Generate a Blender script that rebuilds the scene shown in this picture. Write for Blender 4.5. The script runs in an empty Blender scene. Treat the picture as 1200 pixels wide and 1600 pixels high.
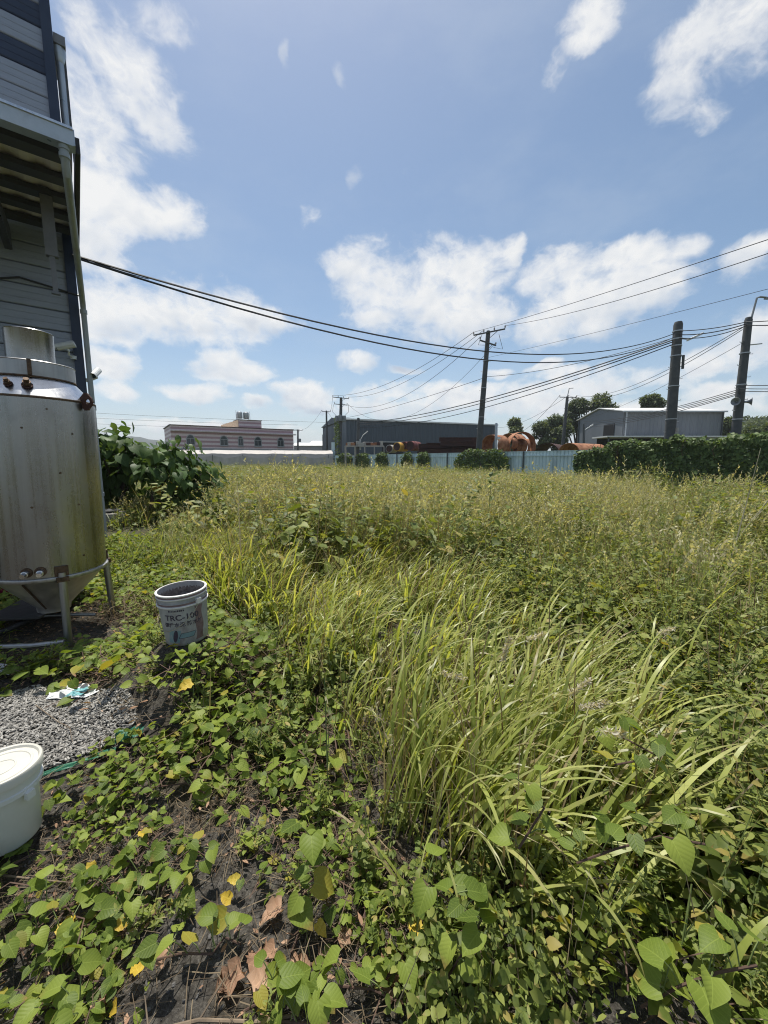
import bpy, math, random
import numpy as np
from mathutils import Vector, Matrix, Quaternion

random.seed(7)
rng = np.random.default_rng(11)
R = math.radians
SC = bpy.context.scene
COL = SC.collection

# ------------------------------------------------------------------ camera
F_PX, PITCH, CAM_H = 615.0, R(7.6), 1.6
cam_data = bpy.data.cameras.new('camera')
cam_data.sensor_fit = 'VERTICAL'
cam_data.sensor_height = 36.0
cam_data.lens = F_PX / 1600.0 * 36.0
cam_data.clip_start = 0.05
cam_data.clip_end = 6000
cam = bpy.data.objects.new('camera', cam_data)
COL.objects.link(cam)
cam.location = (0, 0, CAM_H)
cam.rotation_euler = (R(90) - PITCH, 0, 0)
SC.camera = cam
CP, SP = math.cos(PITCH), math.sin(PITCH)


def ray(px, py):
    u, v = (px - 600.0) / F_PX, (800.0 - py) / F_PX
    return Vector((u, CP + v * SP, -SP + v * CP))


def at(px, py, Y):
    d = ray(px, py)
    return Vector((0, 0, CAM_H)) + d * (Y / d.y)


def ground(px, py, z=0.0):
    d = ray(px, py)
    return Vector((0, 0, CAM_H)) + d * ((z - CAM_H) / d.z)


# ------------------------------------------------------------------ sky and sun
SUN_AZ, SUN_EL = R(-20), R(70)
SUN_STRENGTH, SKY_STRENGTH, CLOUD_STRENGTH, EXPOSURE = 5.0, 0.105, 0.76, 0.22
SC.view_settings.view_transform = 'Standard'
SC.view_settings.look = 'None'
SC.view_settings.gamma = 1.0
SC.view_settings.exposure = EXPOSURE
SC.view_settings.use_curve_mapping = False
SC.cycles.use_denoising = True
SC.cycles.denoising_prefilter = 'NONE'
SC.cycles.filter_width = 1.1
SC.cycles.max_bounces = 5
SC.cycles.diffuse_bounces = 3
SC.cycles.glossy_bounces = 3
SC.cycles.transmission_bounces = 4
SC.cycles.use_adaptive_sampling = True
SC.cycles.adaptive_threshold = 0.01
SC.cycles.sample_clamp_indirect = 6.0
SC.cycles.transparent_max_bounces = 8

sun_d = bpy.data.lights.new('sun', 'SUN')
sun_d.energy = SUN_STRENGTH
sun_d.angle = R(0.53)
sun_d.color = (1.0, 0.955, 0.87)
sun = bpy.data.objects.new('sun', sun_d)
COL.objects.link(sun)
S = Vector((math.sin(SUN_AZ) * math.cos(SUN_EL), math.cos(SUN_AZ) * math.cos(SUN_EL), math.sin(SUN_EL)))
sun.rotation_euler = (-S).to_track_quat('-Z', 'Y').to_euler()
sun.location = S * 50

world = bpy.data.worlds.new('World')
SC.world = world
world.use_nodes = True


class NT:
    """small helper to wire nodes"""

    def __init__(s, tree):
        s.t = tree

    def n(s, typ, **kw):
        nd = s.t.nodes.new(typ)
        for k, v in kw.items():
            setattr(nd, k, v)
        return nd

    def put(s, sock, v):
        if isinstance(v, bpy.types.NodeSocket):
            s.t.links.new(v, sock)
        elif v is not None:
            sock.default_value = v

    def math(s, op, a, b=None, c=None, clamp=False):
        nd = s.n('ShaderNodeMath', operation=op, use_clamp=clamp)
        s.put(nd.inputs[0], a)
        s.put(nd.inputs[1], b)
        s.put(nd.inputs[2], c)
        return nd.outputs[0]

    def vmath(s, op, a, b=None, c=None):
        nd = s.n('ShaderNodeVectorMath', operation=op)
        s.put(nd.inputs[0], a)
        s.put(nd.inputs[1], b)
        if c is not None:
            s.put(nd.inputs[2], c)
        return nd.outputs['Value'] if op in ('DOT_PRODUCT', 'LENGTH', 'DISTANCE') else nd.outputs['Vector']

    def noise(s, vec, scale, detail=4, rough=0.55, dist=0.0):
        nd = s.n('ShaderNodeTexNoise')
        s.put(nd.inputs['Vector'], vec)
        nd.inputs['Scale'].default_value = scale
        nd.inputs['Detail'].default_value = detail
        nd.inputs['Roughness'].default_value = rough
        nd.inputs['Distortion'].default_value = dist
        return nd

    def ramp(s, fac, stops, interp='LINEAR'):
        nd = s.n('ShaderNodeValToRGB')
        cr = nd.color_ramp
        cr.interpolation = interp
        while len(cr.elements) < len(stops):
            cr.elements.new(0.5)
        for e, (p, c) in zip(cr.elements, stops):
            e.position = p
            e.color = (*c, 1) if len(c) == 3 else c
        s.put(nd.inputs[0], fac)
        return nd.outputs[0]

    def mix(s, fac, a, b, mode='MIX'):
        nd = s.n('ShaderNodeMix', data_type='RGBA', blend_type=mode)
        s.put(nd.inputs[0], fac)
        for k, v in ((6, a), (7, b)):
            if isinstance(v, (tuple, list)):
                v = (*v[:3], 1)
            s.put(nd.inputs[k], v)
        return nd.outputs[2]

    def maprange(s, v, a, b, c=0.0, d=1.0, smooth=False):
        nd = s.n('ShaderNodeMapRange')
        if smooth:
            nd.interpolation_type = 'SMOOTHSTEP'
        s.put(nd.inputs[0], v)
        for i, x in enumerate((a, b, c, d)):
            s.put(nd.inputs[i + 1], x)
        return nd.outputs[0]


# clouds seen in the photograph: (px, py, half width, half height)
CLOUDS = [
    (150, 60, 62, 70, .55), (200, 110, 75, 80, .4), (240, 190, 65, 60, .45), (165, 215, 85, 75, .4), (255, 35, 60, 60, .9), (110, 150, 60, 80, .5),
    (185, 320, 110, 52), (240, 322, 50, 30), (140, 380, 70, 60),
    (210, 480, 80, 42), (320, 490, 105, 44), (400, 505, 55, 24), (160, 500, 50, 50),
    (555, 410, 46, 32), (600, 440, 62, 48), (685, 405, 50, 44), (740, 425, 60, 40), (798, 402, 20, 26), (660, 475, 100, 46), (730, 490, 66, 40), (600, 500, 50, 22),
    (885, 432, 62, 44), (960, 400, 34, 26), (1015, 405, 58, 32), (1065, 392, 30, 24), (925, 470, 90, 48), (860, 500, 55, 34), (1010, 455, 60, 34),
    (925, 22, 50, 50, .4), (1100, 50, 90, 75, .45), (1165, 30, 65, 85, .4), (1065, 120, 60, 60, .45), (1090, 150, 40, 40, .6),
    (448, 95, 12, 24, 1.12), (550, 274, 12, 26, 1.12), (484, 335, 26, 16, 1.1), (538, 115, 14, 40, 1.25), (870, 100, 30, 60, 1.3),
    (555, 570, 34, 15), (365, 576, 56, 26), (475, 622, 52, 22), (398, 632, 30, 14), (632, 578, 22, 10), (300, 608, 60, 16), (170, 580, 48, 26), (180, 615, 44, 18),
    (850, 572, 26, 12), (1120, 612, 60, 22), (1180, 530, 56, 44), (1110, 560, 50, 22), (700, 620, 130, 22), (960, 600, 110, 24), (840, 630, 130, 26),
    (640, 640, 120, 18), (330, 668, 160, 16), (1030, 645, 150, 20), (1170, 410, 50, 30), (780, 578, 24, 12), (880, 588, 50, 14),
]


def build_sky():
    nt = world.node_tree
    nt.nodes.clear()
    g = bpy.data.node_groups.new('cloud_field', 'ShaderNodeTree')
    g.interface.new_socket('Dir', in_out='INPUT', socket_type='NodeSocketVector')
    g.interface.new_socket('Density', in_out='OUTPUT', socket_type='NodeSocketFloat')
    g.interface.new_socket('Light', in_out='OUTPUT', socket_type='NodeSocketFloat')
    h = NT(g)
    gi, go = h.n('NodeGroupInput'), h.n('NodeGroupOutput')
    d = gi.outputs[0]
    sep = h.n('ShaderNodeSeparateXYZ')
    h.put(sep.inputs[0], d)
    az = h.math('ARCTAN2', sep.outputs[0], sep.outputs[1])
    el = h.math('ARCSINE', sep.outputs[2])
    cmb = h.n('ShaderNodeCombineXYZ')
    h.put(cmb.inputs[0], az)
    h.put(cmb.inputs[1], el)
    P = cmb.outputs[0]
    stretch = h.vmath('MULTIPLY', d, (1, 1, 1.7))
    w = h.noise(stretch, 7.0, 3, 0.5)
    off = h.vmath('SUBTRACT', w.outputs['Color'], (0.5, 0.5, 0.5))
    P = h.vmath('MULTIPLY_ADD', off, (0.10, 0.09, 0.0), P)
    acc = None
    for px, py, rx, ry, *soft in CLOUDS:
        r = ray(px, py).normalized()
        a0, e0 = math.atan2(r.x, r.y), math.asin(r.z)
        rr = ray(px + rx * 0.5, py).normalized()
        rl = ray(px - rx * 0.5, py).normalized()
        ru = ray(px, py - ry * 0.5).normalized()
        rd = ray(px, py + ry * 0.5).normalized()
        sx = max(1e-3, abs(math.atan2(rr.x, rr.y) - math.atan2(rl.x, rl.y)))
        sy = max(1e-3, abs(math.asin(ru.z) - math.asin(rd.z)))
        q = h.vmath('MULTIPLY_ADD', P, (1 / sx, 1 / sy, 0), (-a0 / sx, -e0 / sy, 0))
        dd = h.vmath('DOT_PRODUCT', q, q)
        if soft:
            dd = h.math('ADD', dd, soft[0])
        acc = dd if acc is None else h.math('SMOOTH_MIN', acc, dd, 0.35)
    field = h.math('SUBTRACT', 1.0, acc)
    field = h.math('MAXIMUM', field, -1.4)
    # the same broken cumulus goes on all round, outside the frame
    big = h.noise(stretch, 2.1, 3, 0.5)
    gen = h.math('MULTIPLY', h.math('SUBTRACT', big.outputs[0], 0.56), 9.0)
    outside = h.maprange(h.math('ABSOLUTE', az), R(46), R(60), -2.0, 0.0)
    outside2 = h.maprange(el, R(48), R(62), -2.0, 0.0)
    gen = h.math('ADD', gen, h.math('MAXIMUM', outside, outside2))
    field = h.math('MAXIMUM', field, h.math('MINIMUM', gen, 1.0))
    puffy = h.vmath('MULTIPLY_ADD', off, (0.06, 0.06, 0.06), h.vmath('MULTIPLY', d, (1, 1, 1.3)))
    n1 = h.noise(puffy, 8.0, 7, 0.66)
    nu = h.noise(h.vmath('ADD', puffy, (-0.01, 0, 0.035)), 8.0, 3, 0.6)
    nl = h.noise(puffy, 8.0, 3, 0.6)
    puff = h.math('ABSOLUTE', h.math('SUBTRACT', h.noise(puffy, 13.0, 4, 0.6).outputs[0], 0.5))
    dens = h.math('MULTIPLY_ADD', h.math('SUBTRACT', n1.outputs[0], 0.5), 3.4, field)
    dens = h.math('MULTIPLY_ADD', h.math('SUBTRACT', 0.10, puff), 3.6, dens)
    up = None
    for px, py, rx, ry, *soft in CLOUDS:
        if rx < 20 or ry < 12:
            continue
        r = ray(px, py - ry * 0.75).normalized()
        a0, e0 = math.atan2(r.x, r.y), math.asin(r.z)
        sx, sy = rx / 615.0, ry / 615.0
        q = h.vmath('MULTIPLY_ADD', P, (1 / sx, 1 / sy, 0), (-a0 / sx, -e0 / sy, 0))
        dd = h.vmath('DOT_PRODUCT', q, q)
        up = dd if up is None else h.math('MINIMUM', up, dd)
    top = h.maprange(up, 0.0, 2.6, 0.35, -0.45)
    slope = h.math('MULTIPLY_ADD', h.math('SUBTRACT', nl.outputs[0], nu.outputs[0]), 1.7, top)
    h.put(go.inputs[1], slope)
    h.put(go.inputs[0], dens)

    k = NT(nt)
    tc = k.n('ShaderNodeTexCoord')
    sky = k.n('ShaderNodeTexSky', sky_type='NISHITA')
    sky.sun_disc = False
    sky.sun_elevation = SUN_EL
    sky.sun_rotation = SUN_AZ
    sky.altitude = 50
    sky.air_density = 1.0
    sky.dust_density = 1.0
    sky.ozone_density = 1.0
    dirv = k.vmath('NORMALIZE', tc.outputs['Generated'])

    gn = k.n('ShaderNodeGroup')
    gn.node_tree = g
    k.put(gn.inputs[0], dirv)
    d0, slope = gn.outputs[0], gn.outputs[1]
    alpha = k.maprange(d0, -0.75, 1.30, 0.0, 0.96, smooth=True)
    # thin veil
    veil = k.noise(k.vmath('MULTIPLY', dirv, (1, 1, 2.2)), 2.6, 5, 0.6)
    va = k.maprange(veil.outputs[0], 0.42, 0.80, 0.0, 0.22, smooth=True)
    sepd = k.n('ShaderNodeSeparateXYZ')
    k.put(sepd.inputs[0], dirv)
    low = k.math('ADD', k.maprange(sepd.outputs[2], 0.0, 0.30, 0.28, 0.0, smooth=True), k.maprange(sepd.outputs[2], 0.0, 0.10, 0.42, 0.0, smooth=True))
    va = k.math('ADD', va, low)
    body = k.maprange(k.math('SUBTRACT', alpha, va), -0.05, 0.35)
    alpha = k.math('MAXIMUM', alpha, va)
    alpha = k.math('MULTIPLY', alpha, k.maprange(sepd.outputs[2], -0.06, -0.02))
    core = k.maprange(d0, -0.1, 2.0, 0.0, 1.0, smooth=True)
    slope = k.math('MULTIPLY', slope, k.maprange(d0, -0.6, 0.4))
    lit = k.math('MULTIPLY_ADD', slope, 0.85, 0.84)
    lit = k.math('MULTIPLY_ADD', core, -0.44, lit, clamp=True)
    ccol = k.ramp(lit, [(0.0, (0.46, 0.54, 0.67)), (0.3, (0.62, 0.68, 0.78)), (0.6, (0.83, 0.87, 0.92)), (0.9, (1.04, 1.04, 1.03))])
    ccol = k.mix(body, (0.74, 0.82, 0.90), ccol)
    bg1 = k.n('ShaderNodeBackground')
    hs = k.n('ShaderNodeHueSaturation')
    hs.inputs['Saturation'].default_value = 1.05
    hs.inputs['Hue'].default_value = 0.494
    k.put(hs.inputs['Color'], sky.outputs[0])
    k.put(bg1.inputs[0], hs.outputs[0])
    bg1.inputs[1].default_value = SKY_STRENGTH
    bg2 = k.n('ShaderNodeBackground')
    k.put(bg2.inputs[0], ccol)
    bg2.inputs[1].default_value = CLOUD_STRENGTH
    ms = k.n('ShaderNodeMixShader')
    k.put(ms.inputs[0], alpha)
    k.put(ms.inputs[1], bg1.outputs[0])
    k.put(ms.inputs[2], bg2.outputs[0])
    out = k.n('ShaderNodeOutputWorld')
    k.put(out.inputs[0], ms.outputs[0])


build_sky()
world.cycles.sampling_method = 'NONE'


# ------------------------------------------------------------------ mesh and object helpers
def tag(o, label=None, cat=None, group=None, kind=None):
    if label: o['label'] = label
    if cat: o['category'] = cat
    if group: o['group'] = group
    if kind: o['kind'] = kind
    return o


def mesh_np(name, V, F, mat=None, uv=None, tint=None, smooth=False):
    """V (n,3), F list/array of equal-length faces or list of lists"""
    me = bpy.data.meshes.new(name)
    V = np.asarray(V, dtype=np.float32)
    if isinstance(F, np.ndarray):
        k = F.shape[1]
        me.vertices.add(len(V))
        me.vertices.foreach_set('co', V.ravel())
        me.loops.add(F.size)
        me.loops.foreach_set('vertex_index', F.astype(np.int32).ravel())
        me.polygons.add(len(F))
        me.polygons.foreach_set('loop_start', np.arange(0, F.size, k, dtype=np.int32))
        me.polygons.foreach_set('loop_total', np.full(len(F), k, dtype=np.int32))
    else:
        me.from_pydata([tuple(v) for v in V], [], F)
    me.update(calc_edges=True)
    if uv is not None:
        idx = np.zeros(len(me.loops), dtype=np.int32)
        me.loops.foreach_get('vertex_index', idx)
        l = me.uv_layers.new(name='UVMap')
        l.data.foreach_set('uv', np.asarray(uv, dtype=np.float32)[idx].ravel())
    if tint is not None:
        a = me.attributes.new('tint', 'FLOAT', 'POINT')
        a.data.foreach_set('value', np.asarray(tint, dtype=np.float32))
    if smooth:
        me.polygons.foreach_set('use_smooth', np.ones(len(me.polygons), dtype=bool))
    if mat: me.materials.append(mat)
    me.validate()
    return me


def link(name, me, parent=None, loc=None, quat=None, scale=None):
    o = bpy.data.objects.new(name, me)
    COL.objects.link(o)
    if parent: o.parent = parent
    if loc is not None: o.location = loc
    if quat is not None:
        o.rotation_mode = 'QUATERNION'
        o.rotation_quaternion = quat
    if scale is not None: o.scale = (scale,) * 3 if not hasattr(scale, '__len__') else scale
    return o


def empty(name, loc, label, cat, group=None, rz=0):
    o = bpy.data.objects.new(name, None)
    o.empty_display_size = 0.2
    COL.objects.link(o)
    o.location = loc
    o.rotation_euler = (0, 0, rz)
    return tag(o, label, cat, group)


class MB:
    def __init__(s):
        s.v, s.f = [], []

    def add(s, V, F):
        b = len(s.v)
        s.v += [tuple(x) for x in V]
        s.f += [[i + b for i in f] for f in F]
        return s

    def box(s, c, size, rz=0.0, M=None):
        hx, hy, hz = size[0] / 2, size[1] / 2, size[2] / 2
        V = [Vector((x, y, z)) for x in (-hx, hx) for y in (-hy, hy) for z in (-hz, hz)]
        Q = M if M is not None else Matrix.Rotation(rz, 3, 'Z')
        V = [Q @ p + Vector(c) for p in V]
        return s.add(V, [[0, 1, 3, 2], [4, 6, 7, 5], [0, 4, 5, 1], [2, 3, 7, 6], [0, 2, 6, 4], [1, 5, 7, 3]])

    def tube(s, pts, rad, n=8, cap=True):
        pts = [Vector(p) for p in pts]
        rad = rad if hasattr(rad, '__len__') else [rad] * len(pts)
        rings = []
        up = None
        for i, p in enumerate(pts):
            t = (pts[min(i + 1, len(pts) - 1)] - pts[max(i - 1, 0)]).normalized()
            if up is None:
                up = t.orthogonal().normalized()
            up = (up - t * up.dot(t))
            up = up.normalized() if up.length > 1e-6 else t.orthogonal().normalized()
            b = t.cross(up)
            rings.append([p + (up * math.cos(2 * math.pi * k / n) + b * math.sin(2 * math.pi * k / n)) * rad[i] for k in range(n)])
        V = [q for r in rings for q in r]
        F = []
        for i in range(len(pts) - 1):
            for k in range(n):
                a, b2 = i * n + k, i * n + (k + 1) % n
                F.append([a, b2, b2 + n, a + n])
        if cap:
            F.append(list(range(n))[::-1])
            F.append([(len(pts) - 1) * n + k for k in range(n)])
        return s.add(V, F)

    def lathe(s, prof, n=32, c=(0, 0, 0), closed_ends=False):
        """prof: list of (r, z)"""
        V, F = [], []
        for r, z in prof:
            for k in range(n):
                a = 2 * math.pi * k / n
                V.append((c[0] + r * math.cos(a), c[1] + r * math.sin(a), c[2] + z))
        for i in range(len(prof) - 1):
            for k in range(n):
                a, b = i * n + k, i * n + (k + 1) % n
                F.append([a, b, b + n, a + n])
        if closed_ends:
            F.append(list(range(n))[::-1])
            F.append([(len(prof) - 1) * n + k for k in range(n)])
        return s.add(V, F)

    def prism(s, poly, axis_from, vec):
        """poly: list of 3D points, extruded by vec"""
        n = len(poly)
        P = [Vector(p) for p in poly]
        Q = [p + Vector(vec) for p in P]
        F = [list(range(n))[::-1], list(range(n, 2 * n))]
        for i in range(n):
            j = (i + 1) % n
            F.append([i, j, n + j, n + i])
        return s.add(P + Q, F)

    def build(s, name, mat, parent=None, smooth=False, **kw):
        me = mesh_np(name, s.v, s.f, mat, smooth=False)
        if smooth:
            me.polygons.foreach_set('use_smooth', np.ones(len(me.polygons), dtype=bool))
            try:
                me.set_sharp_from_angle(angle=R(35))
            except Exception:
                pass
        return link(name, me, parent, **kw)


# ------------------------------------------------------------------ materials
def mat_new(name):
    m = bpy.data.materials.new(name)
    m.use_nodes = True
    m.node_tree.nodes.clear()
    return m, NT(m.node_tree)


def finish(k, shader):
    out = k.n('ShaderNodeOutputMaterial')
    k.put(out.inputs[0], shader)


def mk(name, stops, scale=6.0, rough=0.7, metal=0.0, bump=0.15, stretch=(1, 1, 1), detail=6, bscale=None, rough_var=0.12, dirt=None, spec=0.4):
    """general painted / weathered material: noise ramp between stops, bump, roughness variation, optional dirt (colour, amount)"""
    m, k = mat_new(name)
    tc = k.n('ShaderNodeTexCoord')
    co = k.vmath('MULTIPLY', tc.outputs['Object'], stretch)
    n = k.noise(co, scale, detail, 0.6)
    if len(stops) == 1:
        col = k.ramp(n.outputs[0], [(0.3, tuple(c * 0.85 for c in stops[0])), (0.7, tuple(min(1, c * 1.12) for c in stops[0]))])
    else:
        col = k.ramp(n.outputs[0], [(0.3 + 0.4 * i / (len(stops) - 1), c) for i, c in enumerate(stops)])
    if dirt:
        n2 = k.noise(co, scale * 0.37, 7, 0.68)
        col = k.mix(k.maprange(n2.outputs[0], 0.52, 0.70, 0.0, dirt[1], smooth=True), col, dirt[0])
    p = k.n('ShaderNodeBsdfPrincipled')
    k.put(p.inputs['Base Color'], col)
    k.put(p.inputs['Roughness'], k.maprange(n.outputs[0], 0.3, 0.7, max(0.02, rough - rough_var), min(1, rough + rough_var)))
    p.inputs['Metallic'].default_value = metal
    p.inputs['Specular IOR Level'].default_value = spec
    if bump:
        b = k.n('ShaderNodeBump')
        b.inputs['Strength'].default_value = bump
        b.inputs['Distance'].default_value = 0.02
        nb = k.noise(co, bscale or scale * 5, 5, 0.6)
        k.put(b.inputs['Height'], nb.outputs[0])
        k.put(p.inputs['Normal'], b.outputs[0])
    finish(k, p.outputs[0])
    return m


def leaf_mat(name, dark, mid, light, translucency=0.4, veins=False, rough=0.5, dead=None, dead_amt=0.0, gloss=0.22, vmul=1.25, tip=None, tip_amt=1.0):
    """foliage: colour by leaf (point attribute tint + the instance's own random), part of the light passes through"""
    m, k = mat_new(name)
    at_ = k.n('ShaderNodeAttribute', attribute_name='tint')
    oi = k.n('ShaderNodeObjectInfo')
    tc = k.n('ShaderNodeTexCoord')
    v = k.math('MULTIPLY_ADD', k.math('SUBTRACT', oi.outputs['Random'], 0.5), 0.6, at_.outputs['Fac'])
    col = k.ramp(v, [(0.05, dark), (0.5, mid), (0.95, light)])
    nz = k.noise(tc.outputs['Object'], 30, 4, 0.6)
    col = k.mix(k.maprange(nz.outputs[0], 0.35, 0.7, 0.0, 0.35), col, light)
    if dead:
        dn = k.math('FRACT', k.math('MULTIPLY_ADD', at_.outputs['Fac'], 37.3, oi.outputs['Random']))
        col = k.mix(k.maprange(dn, 1 - dead_amt, 1 - dead_amt + 0.03), col, dead)
    hgt = None
    if veins or tip:
        uvn = k.n('ShaderNodeUVMap')
        sp = k.n('ShaderNodeSeparateXYZ')
        k.put(sp.inputs[0], uvn.outputs[0])
        ax = k.math('ABSOLUTE', k.math('SUBTRACT', sp.outputs[0], 0.5))
    if veins:
        ph = k.math('MULTIPLY_ADD', ax, -5.5, k.math('MULTIPLY', sp.outputs[1], 6.0))
        saw = k.math('PINGPONG', ph, 0.5)
        side = k.maprange(saw, 0.0, 0.10, 1.0, 0.0)
        midr = k.maprange(ax, 0.0, 0.03, 1.0, 0.0)
        vein = k.math('MAXIMUM', k.math('MULTIPLY', side, 0.6), midr)
        col = k.mix(k.math('MULTIPLY', vein, 0.30), col, tuple(min(1, c * 1.6 + 0.02) for c in light))
        hgt = k.math('SUBTRACT', saw, k.math('MULTIPLY', midr, 0.5))
    if tip:
        tn = k.math('MULTIPLY_ADD', k.math('SUBTRACT', nz.outputs[0], 0.5), 0.5, sp.outputs[1])
        some = k.maprange(k.math('FRACT', k.math('MULTIPLY_ADD', at_.outputs['Fac'], 91.7, k.math('MULTIPLY', oi.outputs['Random'], 7.0))), 1.0 - tip_amt, 1.0 - tip_amt * 0.7)
        col = k.mix(k.math('MULTIPLY', k.maprange(tn, 0.62, 0.95, 0.0, 0.85), some), col, tip)
    p = k.n('ShaderNodeBsdfPrincipled')
    k.put(p.inputs['Base Color'], col)
    p.inputs['Roughness'].default_value = rough
    p.inputs['Specular IOR Level'].default_value = gloss
    if hgt is not None:
        b = k.n('ShaderNodeBump')
        b.inputs['Strength'].default_value = 0.22
        b.inputs['Distance'].default_value = 0.003
        k.put(b.inputs['Height'], hgt)
        k.put(p.inputs['Normal'], b.outputs[0])
    t = k.n('ShaderNodeBsdfTranslucent')
    tcol = k.mix(1.0, col, (vmul * 1.12, vmul * 1.05, vmul * 0.42), 'MULTIPLY')
    k.put(t.inputs[0], tcol)
    ms = k.n('ShaderNodeMixShader')
    ms.inputs[0].default_value = translucency
    k.put(ms.inputs[1], p.outputs[0])
    k.put(ms.inputs[2], t.outputs[0])
    finish(k, ms.outputs[0])
    return m


def make_ground_mat():
    m, k = mat_new('soil')
    tc = k.n('ShaderNodeTexCoord')
    co = tc.outputs['Object']
    big = k.noise(co, 1.3, 5, 0.6)
    fine = k.noise(co, 38, 8, 0.72)
    grit = k.noise(co, 120, 4, 0.6)
    dirt = k.ramp(fine.outputs[0], [(0.30, (0.022, 0.019, 0.016)), (0.5, (0.070, 0.064, 0.056)), (0.70, (0.165, 0.152, 0.132))])
    dirt = k.mix(k.maprange(grit.outputs[0], 0.55, 0.72, 0.0, 0.5), dirt, (0.24, 0.225, 0.20))
    humus = k.ramp(fine.outputs[0], [(0.3, (0.020, 0.016, 0.010)), (0.7, (0.10, 0.08, 0.045))])
    col = k.mix(k.maprange(big.outputs[0], 0.46, 0.62, 0, 1, smooth=True), dirt, humus)
    # beyond the near ground the field itself is low green-brown growth
    ln = k.vmath('LENGTH', co)
    fieldc = k.ramp(k.noise(co, 0.9, 8, 0.7).outputs[0], [(0.3, (0.045, 0.055, 0.018)), (0.55, (0.085, 0.088, 0.035)), (0.75, (0.13, 0.115, 0.055))])
    col = k.mix(k.maprange(ln, 5.0, 16.0, 0, 1), col, fieldc)
    p = k.n('ShaderNodeBsdfPrincipled')
    k.put(p.inputs['Base Color'], col)
    p.inputs['Roughness'].default_value = 0.95
    p.inputs['Specular IOR Level'].default_value = 0.15
    b = k.n('ShaderNodeBump')
    b.inputs['Strength'].default_value = 0.8
    b.inputs['Distance'].default_value = 0.03
    k.put(b.inputs['Height'], k.math('ADD', fine.outputs[0], k.math('MULTIPLY', grit.outputs[0], 0.3)))
    k.put(p.inputs['Normal'], b.outputs[0])
    finish(k, p.outputs[0])
    return m


def make_steel(name, base=0.52, rough=0.34, streak=(26, 26, 0.55), tone=(0.98, 0.98, 0.98)):
    m, k = mat_new(name)
    tc = k.n('ShaderNodeTexCoord')
    co = tc.outputs['Object']
    st = k.noise(k.vmath('MULTIPLY', co, streak), 1.0, 6, 0.6)
    bl = k.noise(co, 5.0, 6, 0.65)
    fine = k.noise(k.vmath('MULTIPLY', co, (4, 4, 400)), 1.0, 3, 0.5)
    col = k.ramp(st.outputs[0], [(0.28, tuple(base * 0.74 * t for t in tone)), (0.5, tuple(base * t for t in tone)), (0.72, tuple(min(1, base * 1.16 * t) for t in tone))])
    col = k.mix(k.maprange(bl.outputs[0], 0.55, 0.75, 0, 0.3), col, (0.22, 0.20, 0.17))
    p = k.n('ShaderNodeBsdfPrincipled')
    k.put(p.inputs['Base Color'], col)
    p.inputs['Metallic'].default_value = 1.0
    k.put(p.inputs['Roughness'], k.math('ADD', k.maprange(st.outputs[0], 0.3, 0.7, rough - 0.06, rough + 0.1), k.maprange(bl.outputs[0], 0.5, 0.8, 0, 0.15)))
    b = k.n('ShaderNodeBump')
    b.inputs['Strength'].default_value = 0.03
    b.inputs['Distance'].default_value = 0.004
    k.put(b.inputs['Height'], k.math('ADD', fine.outputs[0], k.math('MULTIPLY', bl.outputs[0], 2.5)))
    k.put(p.inputs['Normal'], b.outputs[0])
    finish(k, p.outputs[0])
    return m


def make_stripe_tiles():
    """far tiled facade: rows of reddish and pale tiles, too fine to tell apart at that distance"""
    m, k = mat_new('striped_tiles')
    tc = k.n('ShaderNodeTexCoord')
    sp = k.n('ShaderNodeSeparateXYZ')
    k.put(sp.inputs[0], tc.outputs['Object'])
    band = k.math('PINGPONG', sp.outputs[2], 0.46)
    a = k.maprange(band, 0.20, 0.26, 0, 1)
    n = k.noise(tc.outputs['Object'], 3, 5, 0.6)
    br = k.n('ShaderNodeTexBrick')
    br.inputs['Scale'].default_value = 4.0
    cmb = k.n('ShaderNodeCombineXYZ')
    k.put(cmb.inputs[0], sp.outputs[0])
    k.put(cmb.inputs[1], sp.outputs[2])
    k.put(br.inputs['Vector'], cmb.outputs[0])
    br.inputs['Color1'].default_value = (0.9, 0.9, 0.9, 1)
    br.inputs['Color2'].default_value = (1, 1, 1, 1)
    br.inputs['Mortar'].default_value = (0.75, 0.75, 0.75, 1)
    col = k.mix(a, (0.46, 0.28, 0.30), (0.76, 0.63, 0.64))
    col = k.mix(1.0, col, br.outputs[0], 'MULTIPLY')
    col = k.mix(k.maprange(n.outputs[0], 0.5, 0.75, 0, 0.3), col, (0.2, 0.13, 0.14))
    p = k.n('ShaderNodeBsdfPrincipled')
    k.put(p.inputs['Base Color'], col)
    p.inputs['Roughness'].default_value = 0.5
    finish(k, p.outputs[0])
    return m


M = {}
M['soil'] = make_ground_mat()
M['steel'] = make_steel('brushed_steel', 0.30, 0.24, (16, 16, 0.35))
M['steel_bright'] = make_steel('polished_steel', 0.62, 0.24, (8, 8, 3))
M['steel_leg'] = make_steel('steel_pipe', 0.36, 0.4, (20, 20, 1))
M['steel_cone_lit'] = make_steel('lit_cone_steel', 0.62, 0.5, (10, 10, 1), (1.0, 0.95, 0.88))  # lighter, warmer steel: light reflected from the ground is put into the cone's colour
M['weld'] = mk('heat_tinted_weld', [(0.05, 0.035, 0.025), (0.16, 0.10, 0.06)], 30, 0.6, 0.6)
M['siding'] = mk('blue_grey_siding', [(0.245, 0.28, 0.35), (0.30, 0.335, 0.41)], 3.0, 0.5, 0.0, 0.05, (1, 1, 12), dirt=((0.15, 0.16, 0.19), 0.35))
M['navy'] = mk('navy_trim', [(0.018, 0.030, 0.062), (0.03, 0.045, 0.085)], 4, 0.45, 0.0, 0.03)
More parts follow.
